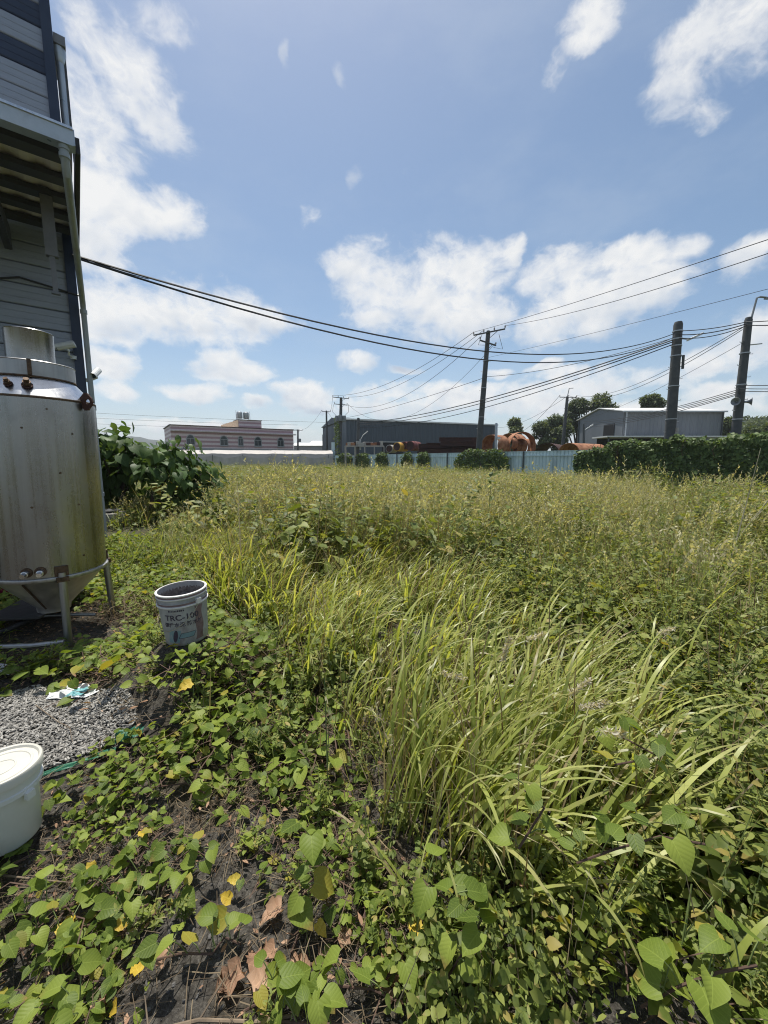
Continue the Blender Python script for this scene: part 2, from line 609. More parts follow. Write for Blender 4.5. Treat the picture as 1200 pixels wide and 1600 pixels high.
M['gutter'] = mk('pale_gutter_steel', [(0.34, 0.39, 0.44), (0.46, 0.50, 0.55)], 3, 0.35, 0.5, 0.05, dirt=((0.2, 0.2, 0.19), 0.5))
M['pvc'] = mk('grey_pvc', [(0.25, 0.285, 0.31), (0.34, 0.37, 0.39)], 5, 0.5, 0, 0.05, (1, 1, 0.3), dirt=((0.16, 0.13, 0.10), 0.7))
M['soffit'] = mk('soffit_sheet', [(0.58, 0.53, 0.52), (0.72, 0.67, 0.65)], 4, 0.6, 0.1, 0.05, dirt=((0.14, 0.12, 0.11), 0.6))
M['purlin'] = mk('dark_purlin', [(0.045, 0.05, 0.06), (0.075, 0.08, 0.09)], 6, 0.55, 0.2, 0.05)
M['bracket'] = mk('grey_bracket', [(0.15, 0.155, 0.17), (0.21, 0.215, 0.23)], 6, 0.55, 0.2, 0.05)
M['black'] = mk('black_rubber', [(0.012, 0.012, 0.014), (0.03, 0.03, 0.032)], 8, 0.6, 0, 0.05)
M['cable'] = mk('cable_black', [(0.016, 0.017, 0.02), (0.035, 0.036, 0.04)], 3, 0.55, 0, 0)
M['camwhite'] = mk('camera_shell', [(0.48, 0.50, 0.50), (0.62, 0.64, 0.63)], 10, 0.4, 0, 0.02)
M['glass'] = mk('dark_glass', [(0.02, 0.03, 0.035), (0.04, 0.06, 0.065)], 1, 0.12, 0, 0, rough_var=0.04)
M['tiles'] = make_stripe_tiles()
M['coping'] = mk('pale_coping', [(0.45, 0.36, 0.36), (0.62, 0.55, 0.53)], 3, 0.6)
M['cream'] = mk('cream_render', [(0.52, 0.42, 0.28), (0.66, 0.55, 0.38)], 3, 0.8)
M['winframe'] = mk('window_frame', [(0.26, 0.27, 0.28), (0.36, 0.37, 0.38)], 5, 0.5)
M['concrete'] = mk('weathered_concrete', [(0.062, 0.066, 0.07), (0.11, 0.112, 0.112)], 3, 0.85, 0, 0.25, dirt=((0.07, 0.07, 0.068), 0.6))
M['galv'] = mk('galvanised', [(0.34, 0.36, 0.38), (0.5, 0.52, 0.54)], 5, 0.45, 0.6, 0.05)
M['trafo'] = mk('transformer_grey', [(0.16, 0.18, 0.19), (0.24, 0.26, 0.27)], 4, 0.6)
M['insul'] = mk('brown_insulator', [(0.10, 0.07, 0.06), (0.2, 0.15, 0.13)], 6, 0.4)
M['fence'] = mk('pale_blue_hoarding', [(0.44, 0.57, 0.62), (0.55, 0.67, 0.71)], 1.6, 0.5, 0.1, 0.03, (1, 1, 0.4), dirt=((0.27, 0.34, 0.37), 0.6))
M['fpost'] = mk('fence_post_steel', [(0.05, 0.06, 0.065), (0.09, 0.10, 0.10)], 6, 0.6)
M['bluegrey'] = mk('slate_cladding', [(0.058, 0.078, 0.10), (0.078, 0.10, 0.125)], 0.6, 0.55, 0.05, 0.02, (1, 1, 0.25))
M['greywall'] = mk('grey_cladding', [(0.15, 0.165, 0.185), (0.20, 0.215, 0.235)], 0.8, 0.55, 0.05, 0.02, (1, 1, 0.25))
M['whiteroof'] = mk('pale_roof', [(0.60, 0.60, 0.58), (0.74, 0.74, 0.72)], 1.0, 0.5, 0.1, 0.03)
M['opening_shade'] = mk('dark_opening', [(0.010, 0.011, 0.013), (0.02, 0.02, 0.022)], 2, 0.8)  # near-black colour stands in for the unlit depth of openings
M['net'] = mk('shade_net', [(0.34, 0.315, 0.285), (0.52, 0.49, 0.455)], 0.8, 0.9, 0, 0.1, (1, 1, 0.3), dirt=((0.26, 0.24, 0.21), 0.5))
M['film'] = mk('white_film', [(0.40, 0.365, 0.33), (0.48, 0.44, 0.40)], 0.7, 0.6, 0, 0.1)
M['rust'] = mk('orange_rust', [(0.16, 0.06, 0.032), (0.36, 0.16, 0.080), (0.48, 0.26, 0.16)], 2.2, 0.85, 0.1, 0.25, dirt=((0.07, 0.028, 0.02), 0.6))
M['rust_dark'] = mk('dark_rust', [(0.035, 0.018, 0.016), (0.085, 0.04, 0.032)], 2.5, 0.85, 0.1, 0.2, dirt=((0.14, 0.07, 0.045), 0.4))
M['rust_red'] = mk('red_rust', [(0.10, 0.022, 0.022), (0.18, 0.05, 0.04)], 2.5, 0.7, 0.1, 0.2)
M['yellowpaint'] = mk('yellow_paint', [(0.50, 0.26, 0.03), (0.62, 0.36, 0.06)], 3, 0.6, 0, 0.1, dirt=((0.2, 0.09, 0.04), 0.7))
M['scrapwhite'] = mk('scrap_white', [(0.30, 0.29, 0.27), (0.45, 0.43, 0.40)], 4, 0.7, 0, 0.1, dirt=((0.17, 0.09, 0.06), 0.7))
M['hill'] = mk('wooded_hill', [(0.014, 0.022, 0.014), (0.026, 0.036, 0.022), (0.042, 0.050, 0.030)], 0.04, 0.95, 0, 0)
M['bark'] = mk('bark', [(0.045, 0.035, 0.028), (0.11, 0.09, 0.07)], 12, 0.9, 0, 0.5, (1, 1, 0.3))
M['stem'] = mk('vine_stem', [(0.055, 0.030, 0.024), (0.12, 0.075, 0.05)], 20, 0.8, 0, 0.1)
M['greenstem'] = mk('green_stem', [(0.10, 0.14, 0.04), (0.17, 0.21, 0.07)], 20, 0.6, 0, 0.1)
M['twig'] = mk('dry_twig', [(0.10, 0.075, 0.05), (0.26, 0.20, 0.14)], 9, 0.9, 0, 0.1)
M['litter'] = leaf_mat('brown_litter', (0.045, 0.032, 0.022), (0.105, 0.078, 0.052), (0.24, 0.19, 0.125), 0.15, rough=0.85, gloss=0.15)
M['straw'] = leaf_mat('dry_straw', (0.12, 0.085, 0.05), (0.26, 0.20, 0.12), (0.46, 0.38, 0.25), 0.2, rough=0.8, gloss=0.2)
M['stone'] = mk('pale_stone', [(0.22, 0.21, 0.195), (0.42, 0.40, 0.37)], 14, 0.9, 0, 0.4)
M['pebble'] = mk('grey_pebble', [(0.06, 0.058, 0.055), (0.16, 0.155, 0.15)], 6, 0.9, 0, 0.3)
M['pail'] = mk('white_pail', [(0.56, 0.57, 0.54), (0.68, 0.69, 0.66)], 3, 0.45, 0, 0.03, dirt=((0.34, 0.32, 0.27), 0.6))
M['pail_lid'] = mk('white_lid', [(0.54, 0.52, 0.45), (0.63, 0.61, 0.54)], 4, 0.5, 0, 0.04, dirt=((0.42, 0.36, 0.26), 0.45))
M['bucket'] = mk('grey_white_bucket', [(0.23, 0.232, 0.232), (0.40, 0.40, 0.395)], 9, 0.55, 0, 0.06, (1, 1, 0.5), dirt=((0.17, 0.12, 0.12), 0.7))
M['bucket_rim'] = mk('bucket_rim', [(0.60, 0.58, 0.55), (0.74, 0.72, 0.70)], 9, 0.5, 0, 0.04, dirt=((0.25, 0.17, 0.16), 0.5))
M['stain'] = mk('reddish_stain', [(0.12, 0.07, 0.07), (0.24, 0.17, 0.165)], 22, 0.8, 0, 0.1)
M['ink'] = mk('dark_print', [(0.035, 0.028, 0.045), (0.07, 0.055, 0.08)], 40, 0.7, 0, 0)
M['ink_teal'] = mk('teal_print', [(0.15, 0.24, 0.26), (0.22, 0.31, 0.33)], 30, 0.7, 0, 0)
M['bucket_in'] = mk('bucket_soil', [(0.10, 0.08, 0.075), (0.28, 0.25, 0.23)], 40, 0.9, 0, 0.4)
M['sack'] = mk('white_woven_sack', [(0.55, 0.57, 0.58), (0.72, 0.73, 0.73)], 30, 0.6, 0, 0.2, dirt=((0.30, 0.29, 0.27), 0.4))
M['sack_gap_shade'] = mk('gap_shaded_sack', [(0.06, 0.057, 0.052), (0.13, 0.125, 0.115)], 30, 0.8, 0, 0.2)  # dark colour carries the shade in the gaps between pellets
M['sack_green'] = mk('green_print_sack', [(0.020, 0.12, 0.07), (0.035, 0.18, 0.10)], 14, 0.5, 0, 0.2)
M['sack_teal'] = mk('teal_print_sack', [(0.12, 0.33, 0.36), (0.2, 0.45, 0.48)], 14, 0.5, 0, 0.2)
M['maroon'] = mk('maroon_plastic', [(0.17, 0.008, 0.03), (0.24, 0.015, 0.045)], 5, 0.5, 0, 0.05)
M['plate'] = mk('dark_plate', [(0.035, 0.035, 0.037), (0.065, 0.063, 0.06)], 8, 0.5, 0.5, 0.1)
M['dryleaf'] = leaf_mat('dry_leaf', (0.16, 0.085, 0.05), (0.34, 0.20, 0.125), (0.50, 0.33, 0.22), 0.25, veins=True, rough=0.8, gloss=0.2)
M['yellowleaf'] = leaf_mat('yellow_leaf', (0.36, 0.22, 0.03), (0.55, 0.38, 0.04), (0.60, 0.48, 0.09), 0.3, veins=True, rough=0.5)
M['vine'] = leaf_mat('vine_leaf', (0.058, 0.098, 0.016), (0.130, 0.190, 0.030), (0.265, 0.325, 0.060), 0.38, veins=True, rough=0.5, gloss=0.22, tip=(0.30, 0.20, 0.07), tip_amt=0.3, dead=(0.33, 0.29, 0.05), dead_amt=0.05)
M['vine_dark'] = leaf_mat('hedge_leaf', (0.040, 0.072, 0.020), (0.085, 0.140, 0.040), (0.220, 0.285, 0.105), 0.30, rough=0.5, gloss=0.22)
M['vine_mid'] = leaf_mat('fence_vine_leaf', (0.05, 0.085, 0.02), (0.09, 0.14, 0.035), (0.15, 0.20, 0.06), 0.3, rough=0.5)
M['shrub'] = leaf_mat('shrub_leaf', (0.030, 0.065, 0.018), (0.055, 0.110, 0.030), (0.115, 0.180, 0.055), 0.30, veins=True, rough=0.5, gloss=0.2)
M['weed'] = leaf_mat('weed_leaf', (0.058, 0.092, 0.018), (0.135, 0.178, 0.036), (0.270, 0.300, 0.078), 0.36, rough=0.5, dead=(0.36, 0.30, 0.09), dead_amt=0.06, tip=(0.30, 0.22, 0.09), tip_amt=0.25)
M['tree'] = leaf_mat('tree_leaf', (0.052, 0.076, 0.034), (0.095, 0.128, 0.054), (0.150, 0.180, 0.084), 0.3, rough=0.6)
M['grass'] = leaf_mat('field_grass', (0.095, 0.140, 0.038), (0.190, 0.250, 0.078), (0.345, 0.380, 0.150), 0.42, rough=0.45, gloss=0.4, dead=(0.36, 0.31, 0.18), dead_amt=0.13)
M['longgrass'] = leaf_mat('long_grass', (0.120, 0.175, 0.030), (0.330, 0.390, 0.085), (0.560, 0.590, 0.200), 0.46, rough=0.38, vmul=1.15, gloss=0.4, dead=(0.38, 0.31, 0.18), dead_amt=0.08, tip=(0.32, 0.30, 0.12))
M['seed'] = leaf_mat('seed_head', (0.30, 0.27, 0.16), (0.44, 0.41, 0.26), (0.58, 0.55, 0.38), 0.4, rough=0.8, gloss=0.1)
M['plume'] = leaf_mat('grass_plume', (0.40, 0.36, 0.30), (0.55, 0.51, 0.44), (0.68, 0.65, 0.58), 0.4, rough=0.9, gloss=0.1)
M['pale_stalk'] = mk('pale_stalk', [(0.26, 0.24, 0.15), (0.38, 0.35, 0.24)], 20, 0.7, 0, 0.05)
M['white_paint'] = mk('white_paint', [(0.62, 0.64, 0.65), (0.75, 0.76, 0.76)], 5, 0.5, 0, 0.02)
M['strut'] = mk('grey_steel_pole', [(0.20, 0.21, 0.22), (0.28, 0.29, 0.30)], 5, 0.5, 0.3, 0.03)

# ------------------------------------------------------------------ ground and hills
MOUND = Vector((-1.44, 2.74, 0))


def gz(x, y):
    x = np.asarray(x, dtype=float)
    y = np.asarray(y, dtype=float)
    z = 0.34 * np.exp(-(((x - MOUND.x) / 0.42) ** 2 + ((y - MOUND.y) / 0.42) ** 2) ** 1.5)
    near = np.exp(-(x * x + y * y) / 900.0)
    z = z + near * (0.03 * np.sin(1.7 * x + 0.6 * y) + 0.025 * np.sin(2.3 * y - 1.1 * x + 1.0) + 0.012 * np.sin(5.1 * x + 3.7 * y))
    return z - 0.02


def gzf(x, y):
    return float(gz(x, y))


def build_ground():
    nr, na = 110, 128
    rad = np.concatenate([[0.0], np.geomspace(0.15, 3000, nr)])
    ang = np.linspace(0, 2 * np.pi, na, endpoint=False)
    V = [(0, 0, gzf(0, 0))]
    for r in rad[1:]:
        x, y = r * np.sin(ang), r * np.cos(ang)
        z = gz(x, y)
        V += list(zip(x, y, z))
    F = [[0, 1 + (k + 1) % na, 1 + k] for k in range(na)]
    for i in range(nr - 1):
        for k in range(na):
            a = 1 + i * na + k
            b = 1 + i * na + (k + 1) % na
            F.append([a, b, b + na, a + na])
    me = mesh_np('ground', np.array(V), F, M['soil'])
    me.polygons.foreach_set('use_smooth', np.ones(len(me.polygons), dtype=bool))
    tag(link('ground', me), kind='structure')


build_ground()


def hill(name, pts, depth, Y):
    """a ridge whose skyline passes the given (px, py) at distance Y, rounded off in front and behind"""
    prof = [at(px, py, Y) for px, py in pts]
    n = 60
    xs = np.linspace(prof[0].x, prof[-1].x, n)
    zs = np.interp(xs, [p.x for p in prof], [p.z for p in prof])
    zs = zs + np.array([1.2 * math.sin(i * 1.3) + 0.8 * math.sin(i * 2.9) for i in range(n)]) * (Y / 900)
    V, rows = [], 13
    for j in range(rows):
        t = j / (rows - 1)
        w = math.sin(math.pi * t) ** 0.8
        for i in range(n):
            V.append((xs[i] * (1 + (t - 0.5) * depth / Y), Y + (t - 0.5) * depth, -1 + (zs[i] + 1) * w * (1 + 0.04 * math.sin(i * 0.7 + j * 2.1))))
    F = [[j * n + i, j * n + i + 1, (j + 1) * n + i + 1, (j + 1) * n + i] for j in range(rows - 1) for i in range(n - 1)]
    me = mesh_np(name, np.array(V), F, M['hill'], smooth=True)
    return tag(link(name, me), kind='structure')


hill('hill', [(-200, 700), (60, 695), (150, 688), (205, 683), (240, 688), (275, 692), (330, 702), (420, 706), (520, 705), (600, 712)], 500, 1100)
hill('hill', [(940, 708), (1040, 690), (1120, 672), (1160, 660), (1200, 654), (1260, 646), (1400, 640), (1600, 668)], 120, 210)


# ------------------------------------------------------------------ leaf-level building blocks (numpy)
def heart_leaf(rows=5, aspect=0.92, lobe=0.16, fold=0.28, curl=0.35, petiole=0.0, wav=0.0):
    """unit-length heart-shaped leaf, x across, y along, z up. returns V, F(tri list), uv"""
    V, uv, F = [], [], []
    prof = [(0.0, 0.30), (0.12, 0.44), (0.32, 0.50), (0.55, 0.42), (0.78, 0.22), (1.0, 0.0)]
    ts = [p[0] for p in prof]
    ws = [p[1] for p in prof]
    ys = np.linspace(0, 1, rows + 1)
    for i, t in enumerate(ys):
        w = float(np.interp(t, ts, ws)) * aspect
        back = -lobe * max(0, 1 - t / 0.25)
        zc = -curl * t * t * 0.5
        ed = fold * w
        for sgn in (-1, 0, 1):
            rip = wav * math.sin(i * 2.2 + sgn) if sgn else 0
            V.append((sgn * w, t + (back if sgn else 0), zc + (ed if sgn else 0) + rip))
            uv.append((0.5 + sgn * w, t))
    for i in range(rows):
        a = i * 3
        for o in (0, 1):
            F.append((a + o, a + o + 1, a + o + 4, a + o + 3))
    if petiole > 0:
        b = len(V)
        for x, y, z in ((-0.018, 0, 0), (0.018, 0, 0), (0.015, -petiole * 0.6, -petiole * 0.35), (-0.015, -petiole * 0.6, -petiole * 0.35), (0.012, -petiole, -petiole), (-0.012, -petiole, -petiole)):
            V.append((x, y, z))
            uv.append((0.5, 0.0))
        F.append((b, b + 1, b + 2, b + 3))
        F.append((b + 3, b + 2, b + 4, b + 5))
    return np.array(V), np.array(F), np.array(uv)


def oval_leaf(width=0.4, curl=0.4):
    w = width * 0.5
    V = [(0, 0, 0), (-w * 0.8, 0.26, 0.05), (0, 0.28, 0.0), (w * 0.85, 0.24, 0.05), (-w * 0.85, 0.58, 0.03 - curl * 0.10), (0, 0.6, -curl * 0.13), (w * 0.8, 0.6, 0.03 - curl * 0.10), (0, 1.0, -curl * 0.35)]
    F = [(0, 2, 1, 1), (0, 3, 2, 2), (1, 2, 5, 4), (2, 3, 6, 5), (4, 5, 7, 7), (5, 6, 7, 7)]
    uv = [(0.5 + x, y) for x, y, z in V]
    return np.array(V, dtype=float), F, np.array(uv)


def frames(d, n):
    """rotation matrices with local y along d and local z near n; (N,3,3) columns x,y,z"""
    d = d / np.linalg.norm(d, axis=1, keepdims=True)
    x = np.cross(d, n)
    ln = np.linalg.norm(x, axis=1, keepdims=True)
    x = np.where(ln < 1e-5, np.array([[1.0, 0, 0]]), x / np.maximum(ln, 1e-5))
    z = np.cross(x, d)
    return np.stack([x, d, z], axis=2)


class Bag:
    """collects many small pieces into one mesh (tris / quads as polygons)"""

    def __init__(s):
        s.V, s.F, s.uv, s.t, s.nv = [], [], [], [], 0

    def leaves(s, tmpl, pos, d, n, size, tint):
        V0, F0, uv0 = tmpl
        N = len(pos)
        if N == 0: return
        Rm = frames(np.asarray(d, float), np.asarray(n, float))
        V = np.einsum('nij,vj->nvi', Rm, V0) * np.asarray(size).reshape(N, 1, 1) + np.asarray(pos).reshape(N, 1, 3)
        k = len(V0)
        base = s.nv + np.arange(N) * k
        Ft = [[i for j, i in enumerate(f) if j == 0 or i != f[j - 1]] for f in (F0.tolist() if isinstance(F0, np.ndarray) else F0)]
        for b in base:
            s.F += [[i + b for i in f] for f in Ft]
        s.V.append(V.reshape(-1, 3))
        s.uv.append(np.tile(uv0, (N, 1)))
        s.t.append(np.repeat(np.asarray(tint), k))
        s.nv += N * k

    def strip(s, cen, side, width, tint, v0=0.0, v1=1.0):
        """ribbon along centre points cen (m,3) with half-width vectors"""
        m = len(cen)
        w = np.asarray(width).reshape(m, 1)
        A, B = cen - side * w, cen + side * w
        V = np.empty((2 * m, 3))
        V[0::2], V[1::2] = A, B
        s.F += [[s.nv + 2 * i, s.nv + 2 * i + 1, s.nv + 2 * i + 3, s.nv + 2 * i + 2] for i in range(m - 1)]
        vv = np.linspace(v0, v1, m)
        uv = np.empty((2 * m, 2))
        uv[0::2, 0], uv[1::2, 0] = 0, 1
        uv[0::2, 1], uv[1::2, 1] = vv, vv
        s.V.append(V)
        s.uv.append(uv)
        s.t.append(np.full(2 * m, tint))
        s.nv += 2 * m

    def blade(s, base, az, lean, length, width, droop, tint, segs=5, stiff=1.0):
        t = np.linspace(0, 1, segs + 1)
        th = lean + droop * t ** (1.0 + stiff)
        dl = length / segs
        dx = np.concatenate([[0], np.cumsum(np.sin((th[1:] + th[:-1]) / 2) * dl)])
        dz = np.concatenate([[0], np.cumsum(np.cos((th[1:] + th[:-1]) / 2) * dl)])
        cen = np.stack([base[0] + dx * math.cos(az), base[1] + dx * math.sin(az), base[2] + dz], axis=1)
        side = np.array([-math.sin(az), math.cos(az), 0.0])
        tw = random.uniform(-0.5, 0.5)
        sd = np.stack([side + np.array([math.cos(az) * math.cos(a), math.sin(az) * math.cos(a), -math.sin(a)]) * tw * tt for a, tt in zip(th, t)])
        sd /= np.linalg.norm(sd, axis=1, keepdims=True)
        w = 0.5 * width * np.minimum(1, np.minimum(0.55 + 1.5 * t, 1.02 * (1 - t) ** 0.6 * 1.25 + 0.02))
        s.strip(cen, sd, w, tint)
        return cen

    def mesh(s, name, mats):
        return mesh_np(name, np.concatenate(s.V), s.F, mats, np.concatenate(s.uv), np.concatenate(s.t), smooth=True)


U = random.uniform
HEART = heart_leaf(5, petiole=0.7)
HEART_S = heart_leaf(3, petiole=0.0)
HEART_N = heart_leaf(6, petiole=0.0)
OVAL = oval_leaf(0.45)
OVAL_N = oval_leaf(0.28, 0.7)
OVAL_W = oval_leaf(0.58, 0.5)
HEART_W = heart_leaf(4, aspect=0.85, lobe=0.12, fold=0.2, curl=0.5, petiole=0.0, wav=0.02)


def asset(name, me):
    """a source mesh for scattered ground cover"""
    return bpy.data.objects.new(name, me)


def two_mat(name, bags):
    """join bags with different materials into one mesh"""
    V, F, uv, t, mi, mats, nv = [], [], [], [], [], [], 0
    for i, (b, mt) in enumerate(bags):
        if not b.V: continue
        vv = np.concatenate(b.V)
        V.append(vv)
        uv.append(np.concatenate(b.uv))
        t.append(np.concatenate(b.t))
        F += [[q + nv for q in f] for f in b.F]
        mi += [len(mats)] * len(b.F)
        mats.append(mt)
        nv += len(vv)
    me = mesh_np(name, np.concatenate(V), F, None, np.concatenate(uv), np.concatenate(t), smooth=True)
    for mt in mats: me.materials.append(mt)
    me.polygons.foreach_set('material_index', np.array(mi, dtype=np.int32))
    return me


def grass_tuft(n, rad, h, w, lean, droop, mt, seeds=0, wind=None, stalks=0, segs=4):
    b, sd, dry = Bag(), Bag(), Bag()
    for _ in range(n):
        r, a = rad * math.sqrt(random.random()), U(0, 6.283)
        az = U(0, 6.283) if wind is None else random.gauss(wind, 0.75)
        b.blade((r * math.cos(a), r * math.sin(a), -0.02), az, abs(random.gauss(lean, lean * 0.6)), h * U(0.5, 1.1), w * U(0.6, 1.3), droop * U(0.4, 1.3), random.random(), segs)
    for _ in range(seeds):
        r, a = rad * math.sqrt(random.random()), U(0, 6.283)
        az = U(0, 6.283) if wind is None else random.gauss(wind, 0.8)
        L = h * U(1.0, 1.35)
        cen = b.blade((r * math.cos(a), r * math.sin(a), 0), az, U(0.02, 0.25), L, w * 0.35, U(0.1, 0.7), U(0.4, 1), 4)
        tip, pre = cen[-1], cen[-2]
        dirn = (tip - pre) / np.linalg.norm(tip - pre)
        k = 9
        pos = np.array([tip - dirn * L * 0.25 * (i / k) for i in range(k)])
        dd = dirn + rng.normal(0, 0.45, (k, 3))
        sd.leaves(OVAL, pos, dd, rng.normal(0, 1, (k, 3)), rng.uniform(0.02, 0.04, k) * (h / 0.6), rng.random(k))
    for _ in range(stalks):
        r, a = rad * math.sqrt(random.random()), U(0, 6.283)
        dry.blade((r * math.cos(a), r * math.sin(a), 0), U(0, 6.283), U(0.05, 0.6), h * U(0.6, 1.2), w * 0.45, U(-0.2, 0.5), random.random(), 3)
    return two_mat('grass_tuft', [(b, mt), (sd, M['seed']), (dry, M['straw'])])


def weed_plant(stems, h, leaf, mt, per=12, tmpl=OVAL, spread=0.5, dry=0):
    b, st, dr = Bag(), Bag(), Bag()
    for _ in range(stems):
        az, ln = U(0, 6.283), U(0.05, spread)
        L = h * U(0.55, 1.1)
        cen = st.blade((U(-.08, .08), U(-.08, .08), -0.02), az, ln, L, 0.006, U(0, 0.6), random.random(), 5)
        k = per
        tt = np.sort(rng.uniform(0.15, 1.0, k))
        pos = np.stack([np.interp(tt * 5, np.arange(6), cen[:, i]) for i in range(3)], axis=1)
        aa = rng.uniform(0, 6.283, k)
        up = rng.uniform(-0.15, 0.7, k)
        d = np.stack([np.cos(aa), np.sin(aa), up], axis=1)
        nrm = np.stack([rng.normal(0, .3, k), rng.normal(0, .3, k), np.ones(k)], axis=1)
        b.leaves(tmpl, pos, d, nrm, leaf * rng.uniform(0.5, 1.2, k) * (1.15 - 0.4 * tt), rng.random(k))
    for _ in range(dry):
        dr.blade((U(-.12, .12), U(-.12, .12), 0), U(0, 6.283), U(0.05, 0.8), h * U(0.6, 1.15), 0.006, U(-.2, .4), random.random(), 3)
    return two_mat('weed_plant', [(b, mt), (st, M['greenstem']), (dr, M['straw'])])


def weed_bush(n, rad, h, leaf, mt, shoots=5, dry=4):
    b, st, dr = Bag(), Bag(), Bag()
    r = rad * np.sqrt(rng.random(n))
    a = rng.uniform(0, 6.283, n)
    top = h * np.sqrt(np.maximum(0.05, 1 - (r / rad) ** 2)) * (0.75 + 0.25 * np.sin(3 * a + 1))
    z = top * rng.random(n) ** 0.45
    aa = a + rng.normal(0, 1.0, n)
    d = np.stack([np.cos(aa), np.sin(aa), rng.normal(-0.1, 0.35, n)], axis=1)
    nr = np.stack([0.5 * np.cos(a) * r / rad + rng.normal(0, .4, n), 0.5 * np.sin(a) * r / rad + rng.normal(0, .4, n), np.full(n, 0.9)], axis=1)
    k = n // 3
    P = np.stack([r * np.cos(a), r * np.sin(a), z], axis=1)
    b.leaves(HEART_W, P[:k], d[:k], nr[:k], leaf * rng.uniform(0.6, 1.4, k), rng.random(k))
    b.leaves(OVAL_W, P[k:], d[k:], nr[k:], leaf * rng.uniform(0.5, 1.25, n - k), rng.random(n - k))
    for _ in range(shoots):
        q, an = rad * 0.8 * math.sqrt(random.random()), U(0, 6.283)
        cen = st.blade((q * math.cos(an), q * math.sin(an), 0), U(0, 6.283), U(0.0, 0.35), h * U(1.0, 1.5), 0.005, U(0, 0.6), random.random(), 5)
        m = 9
        tt = np.linspace(0.45, 1.0, m)
        pos = np.stack([np.interp(tt * 5, np.arange(6), cen[:, i]) for i in range(3)], axis=1)
        ab = rng.uniform(0, 6.283, m)
        b.leaves(OVAL, pos, np.stack([np.cos(ab), np.sin(ab), rng.uniform(0, .6, m)], 1), np.stack([rng.normal(0, .3, m), rng.normal(0, .3, m), np.ones(m)], 1), leaf * rng.uniform(0.4, 0.9, m), rng.random(m))
    for _ in range(dry):
        dr.blade((U(-rad, rad), U(-rad, rad), 0), U(0, 6.283), U(0.05, 0.9), h * U(0.7, 1.6), 0.006, U(-.2, .5), random.random(), 4)
    return two_mat('weed_bush', [(b, mt), (st, M['greenstem']), (dr, M['straw'])])


def vine_patch(n, rad, hmax, leaf, mt, tmpl=HEART):
    b, st = Bag(), Bag()
    r = rad * np.sqrt(rng.random(n))
    a = rng.uniform(0, 6.283, n)
    z = hmax * rng.uniform(0.25, 1.0, n) * (1 - 0.5 * (r / rad) ** 2)
    pos = np.stack([r * np.cos(a), r * np.sin(a), z], axis=1)
    aa = rng.uniform(0, 6.283, n)
    d = np.stack([np.cos(aa), np.sin(aa), rng.uniform(-0.45, 0.25, n)], axis=1)
    nrm = np.stack([rng.normal(0, .35, n), rng.normal(0, .35, n), np.ones(n)], axis=1)
    b.leaves(tmpl, pos, d, nrm, leaf * rng.uniform(0.5, 1.15, n), rng.random(n))
    for _ in range(4):
        a0 = U(0, 6.283)
        m = 7
        s0 = np.linspace(-rad, rad, m)
        cen = np.stack([s0 * math.cos(a0) + rng.normal(0, .03, m), s0 * math.sin(a0) + rng.normal(0, .03, m), np.full(m, 0.02) + rng.uniform(0, hmax * 0.4, m)], axis=1)
        st.strip(cen, np.array([[-math.sin(a0), math.cos(a0), 0.0]]).repeat(m, 0), np.full(m, 0.003), random.random())
    return two_mat('vine_patch', [(b, mt), (st, M['stem'])])


def litter_patch(rad, n):
    b, lf = Bag(), Bag()
    for _ in range(n):
        x, y = U(-rad, rad), U(-rad, rad)
        az = U(0, 6.283)
        L = U(0.03, 0.16)
        m = 3
        t = np.linspace(0, L, m)
        bend = U(-.3, .3)
        cen = np.stack([x + t * math.cos(az) - bend * t * t * math.sin(az) * 3, y + t * math.sin(az) + bend * t * t * math.cos(az) * 3, 0.006 + U(0, 0.03) + t * U(-0.05, 0.15)], axis=1)
        b.strip(cen, np.array([[-math.sin(az), math.cos(az), 0.3]]).repeat(m, 0), np.full(m, U(0.0005, 0.0013)), random.random())
    k = n // 5
    pos = np.stack([rng.uniform(-rad, rad, k), rng.uniform(-rad, rad, k), rng.uniform(0.004, 0.02, k)], axis=1)
    aa = rng.uniform(0, 6.283, k)
    lf.leaves(OVAL, pos, np.stack([np.cos(aa), np.sin(aa), rng.uniform(-.2, .3, k)], axis=1), np.stack([rng.normal(0, .5, k), rng.normal(0, .5, k), np.ones(k)], axis=1), rng.uniform(0.012, 0.04, k), rng.random(k))
    return two_mat('litter_patch', [(b, M['litter']), (lf, M['dryleaf'])])


def pebble_mesh(mt, s=1.0):
    V, F = [], []
    n = 7
    prof = [(0.0, -0.5), (0.75, -0.3), (1.0, 0.05), (0.7, 0.42), (0.0, 0.55)]
    for r, z in prof:
        for k in range(n):
            a = 2 * math.pi * k / n
            q = r * U(0.62, 1.25)
            V.append((q * math.cos(a) * s, q * math.sin(a) * s * 0.8, z * s * U(0.85, 1.1) * 0.75))
    for i in range(len(prof) - 1):
        for k in range(n):
            a, b = i * n + k, i * n + (k + 1) % n
            F.append([a, b, b + n, a + n])
    return mesh_np('pebble', V, F, mt, tint=np.full(len(V), 0.5), smooth=False)


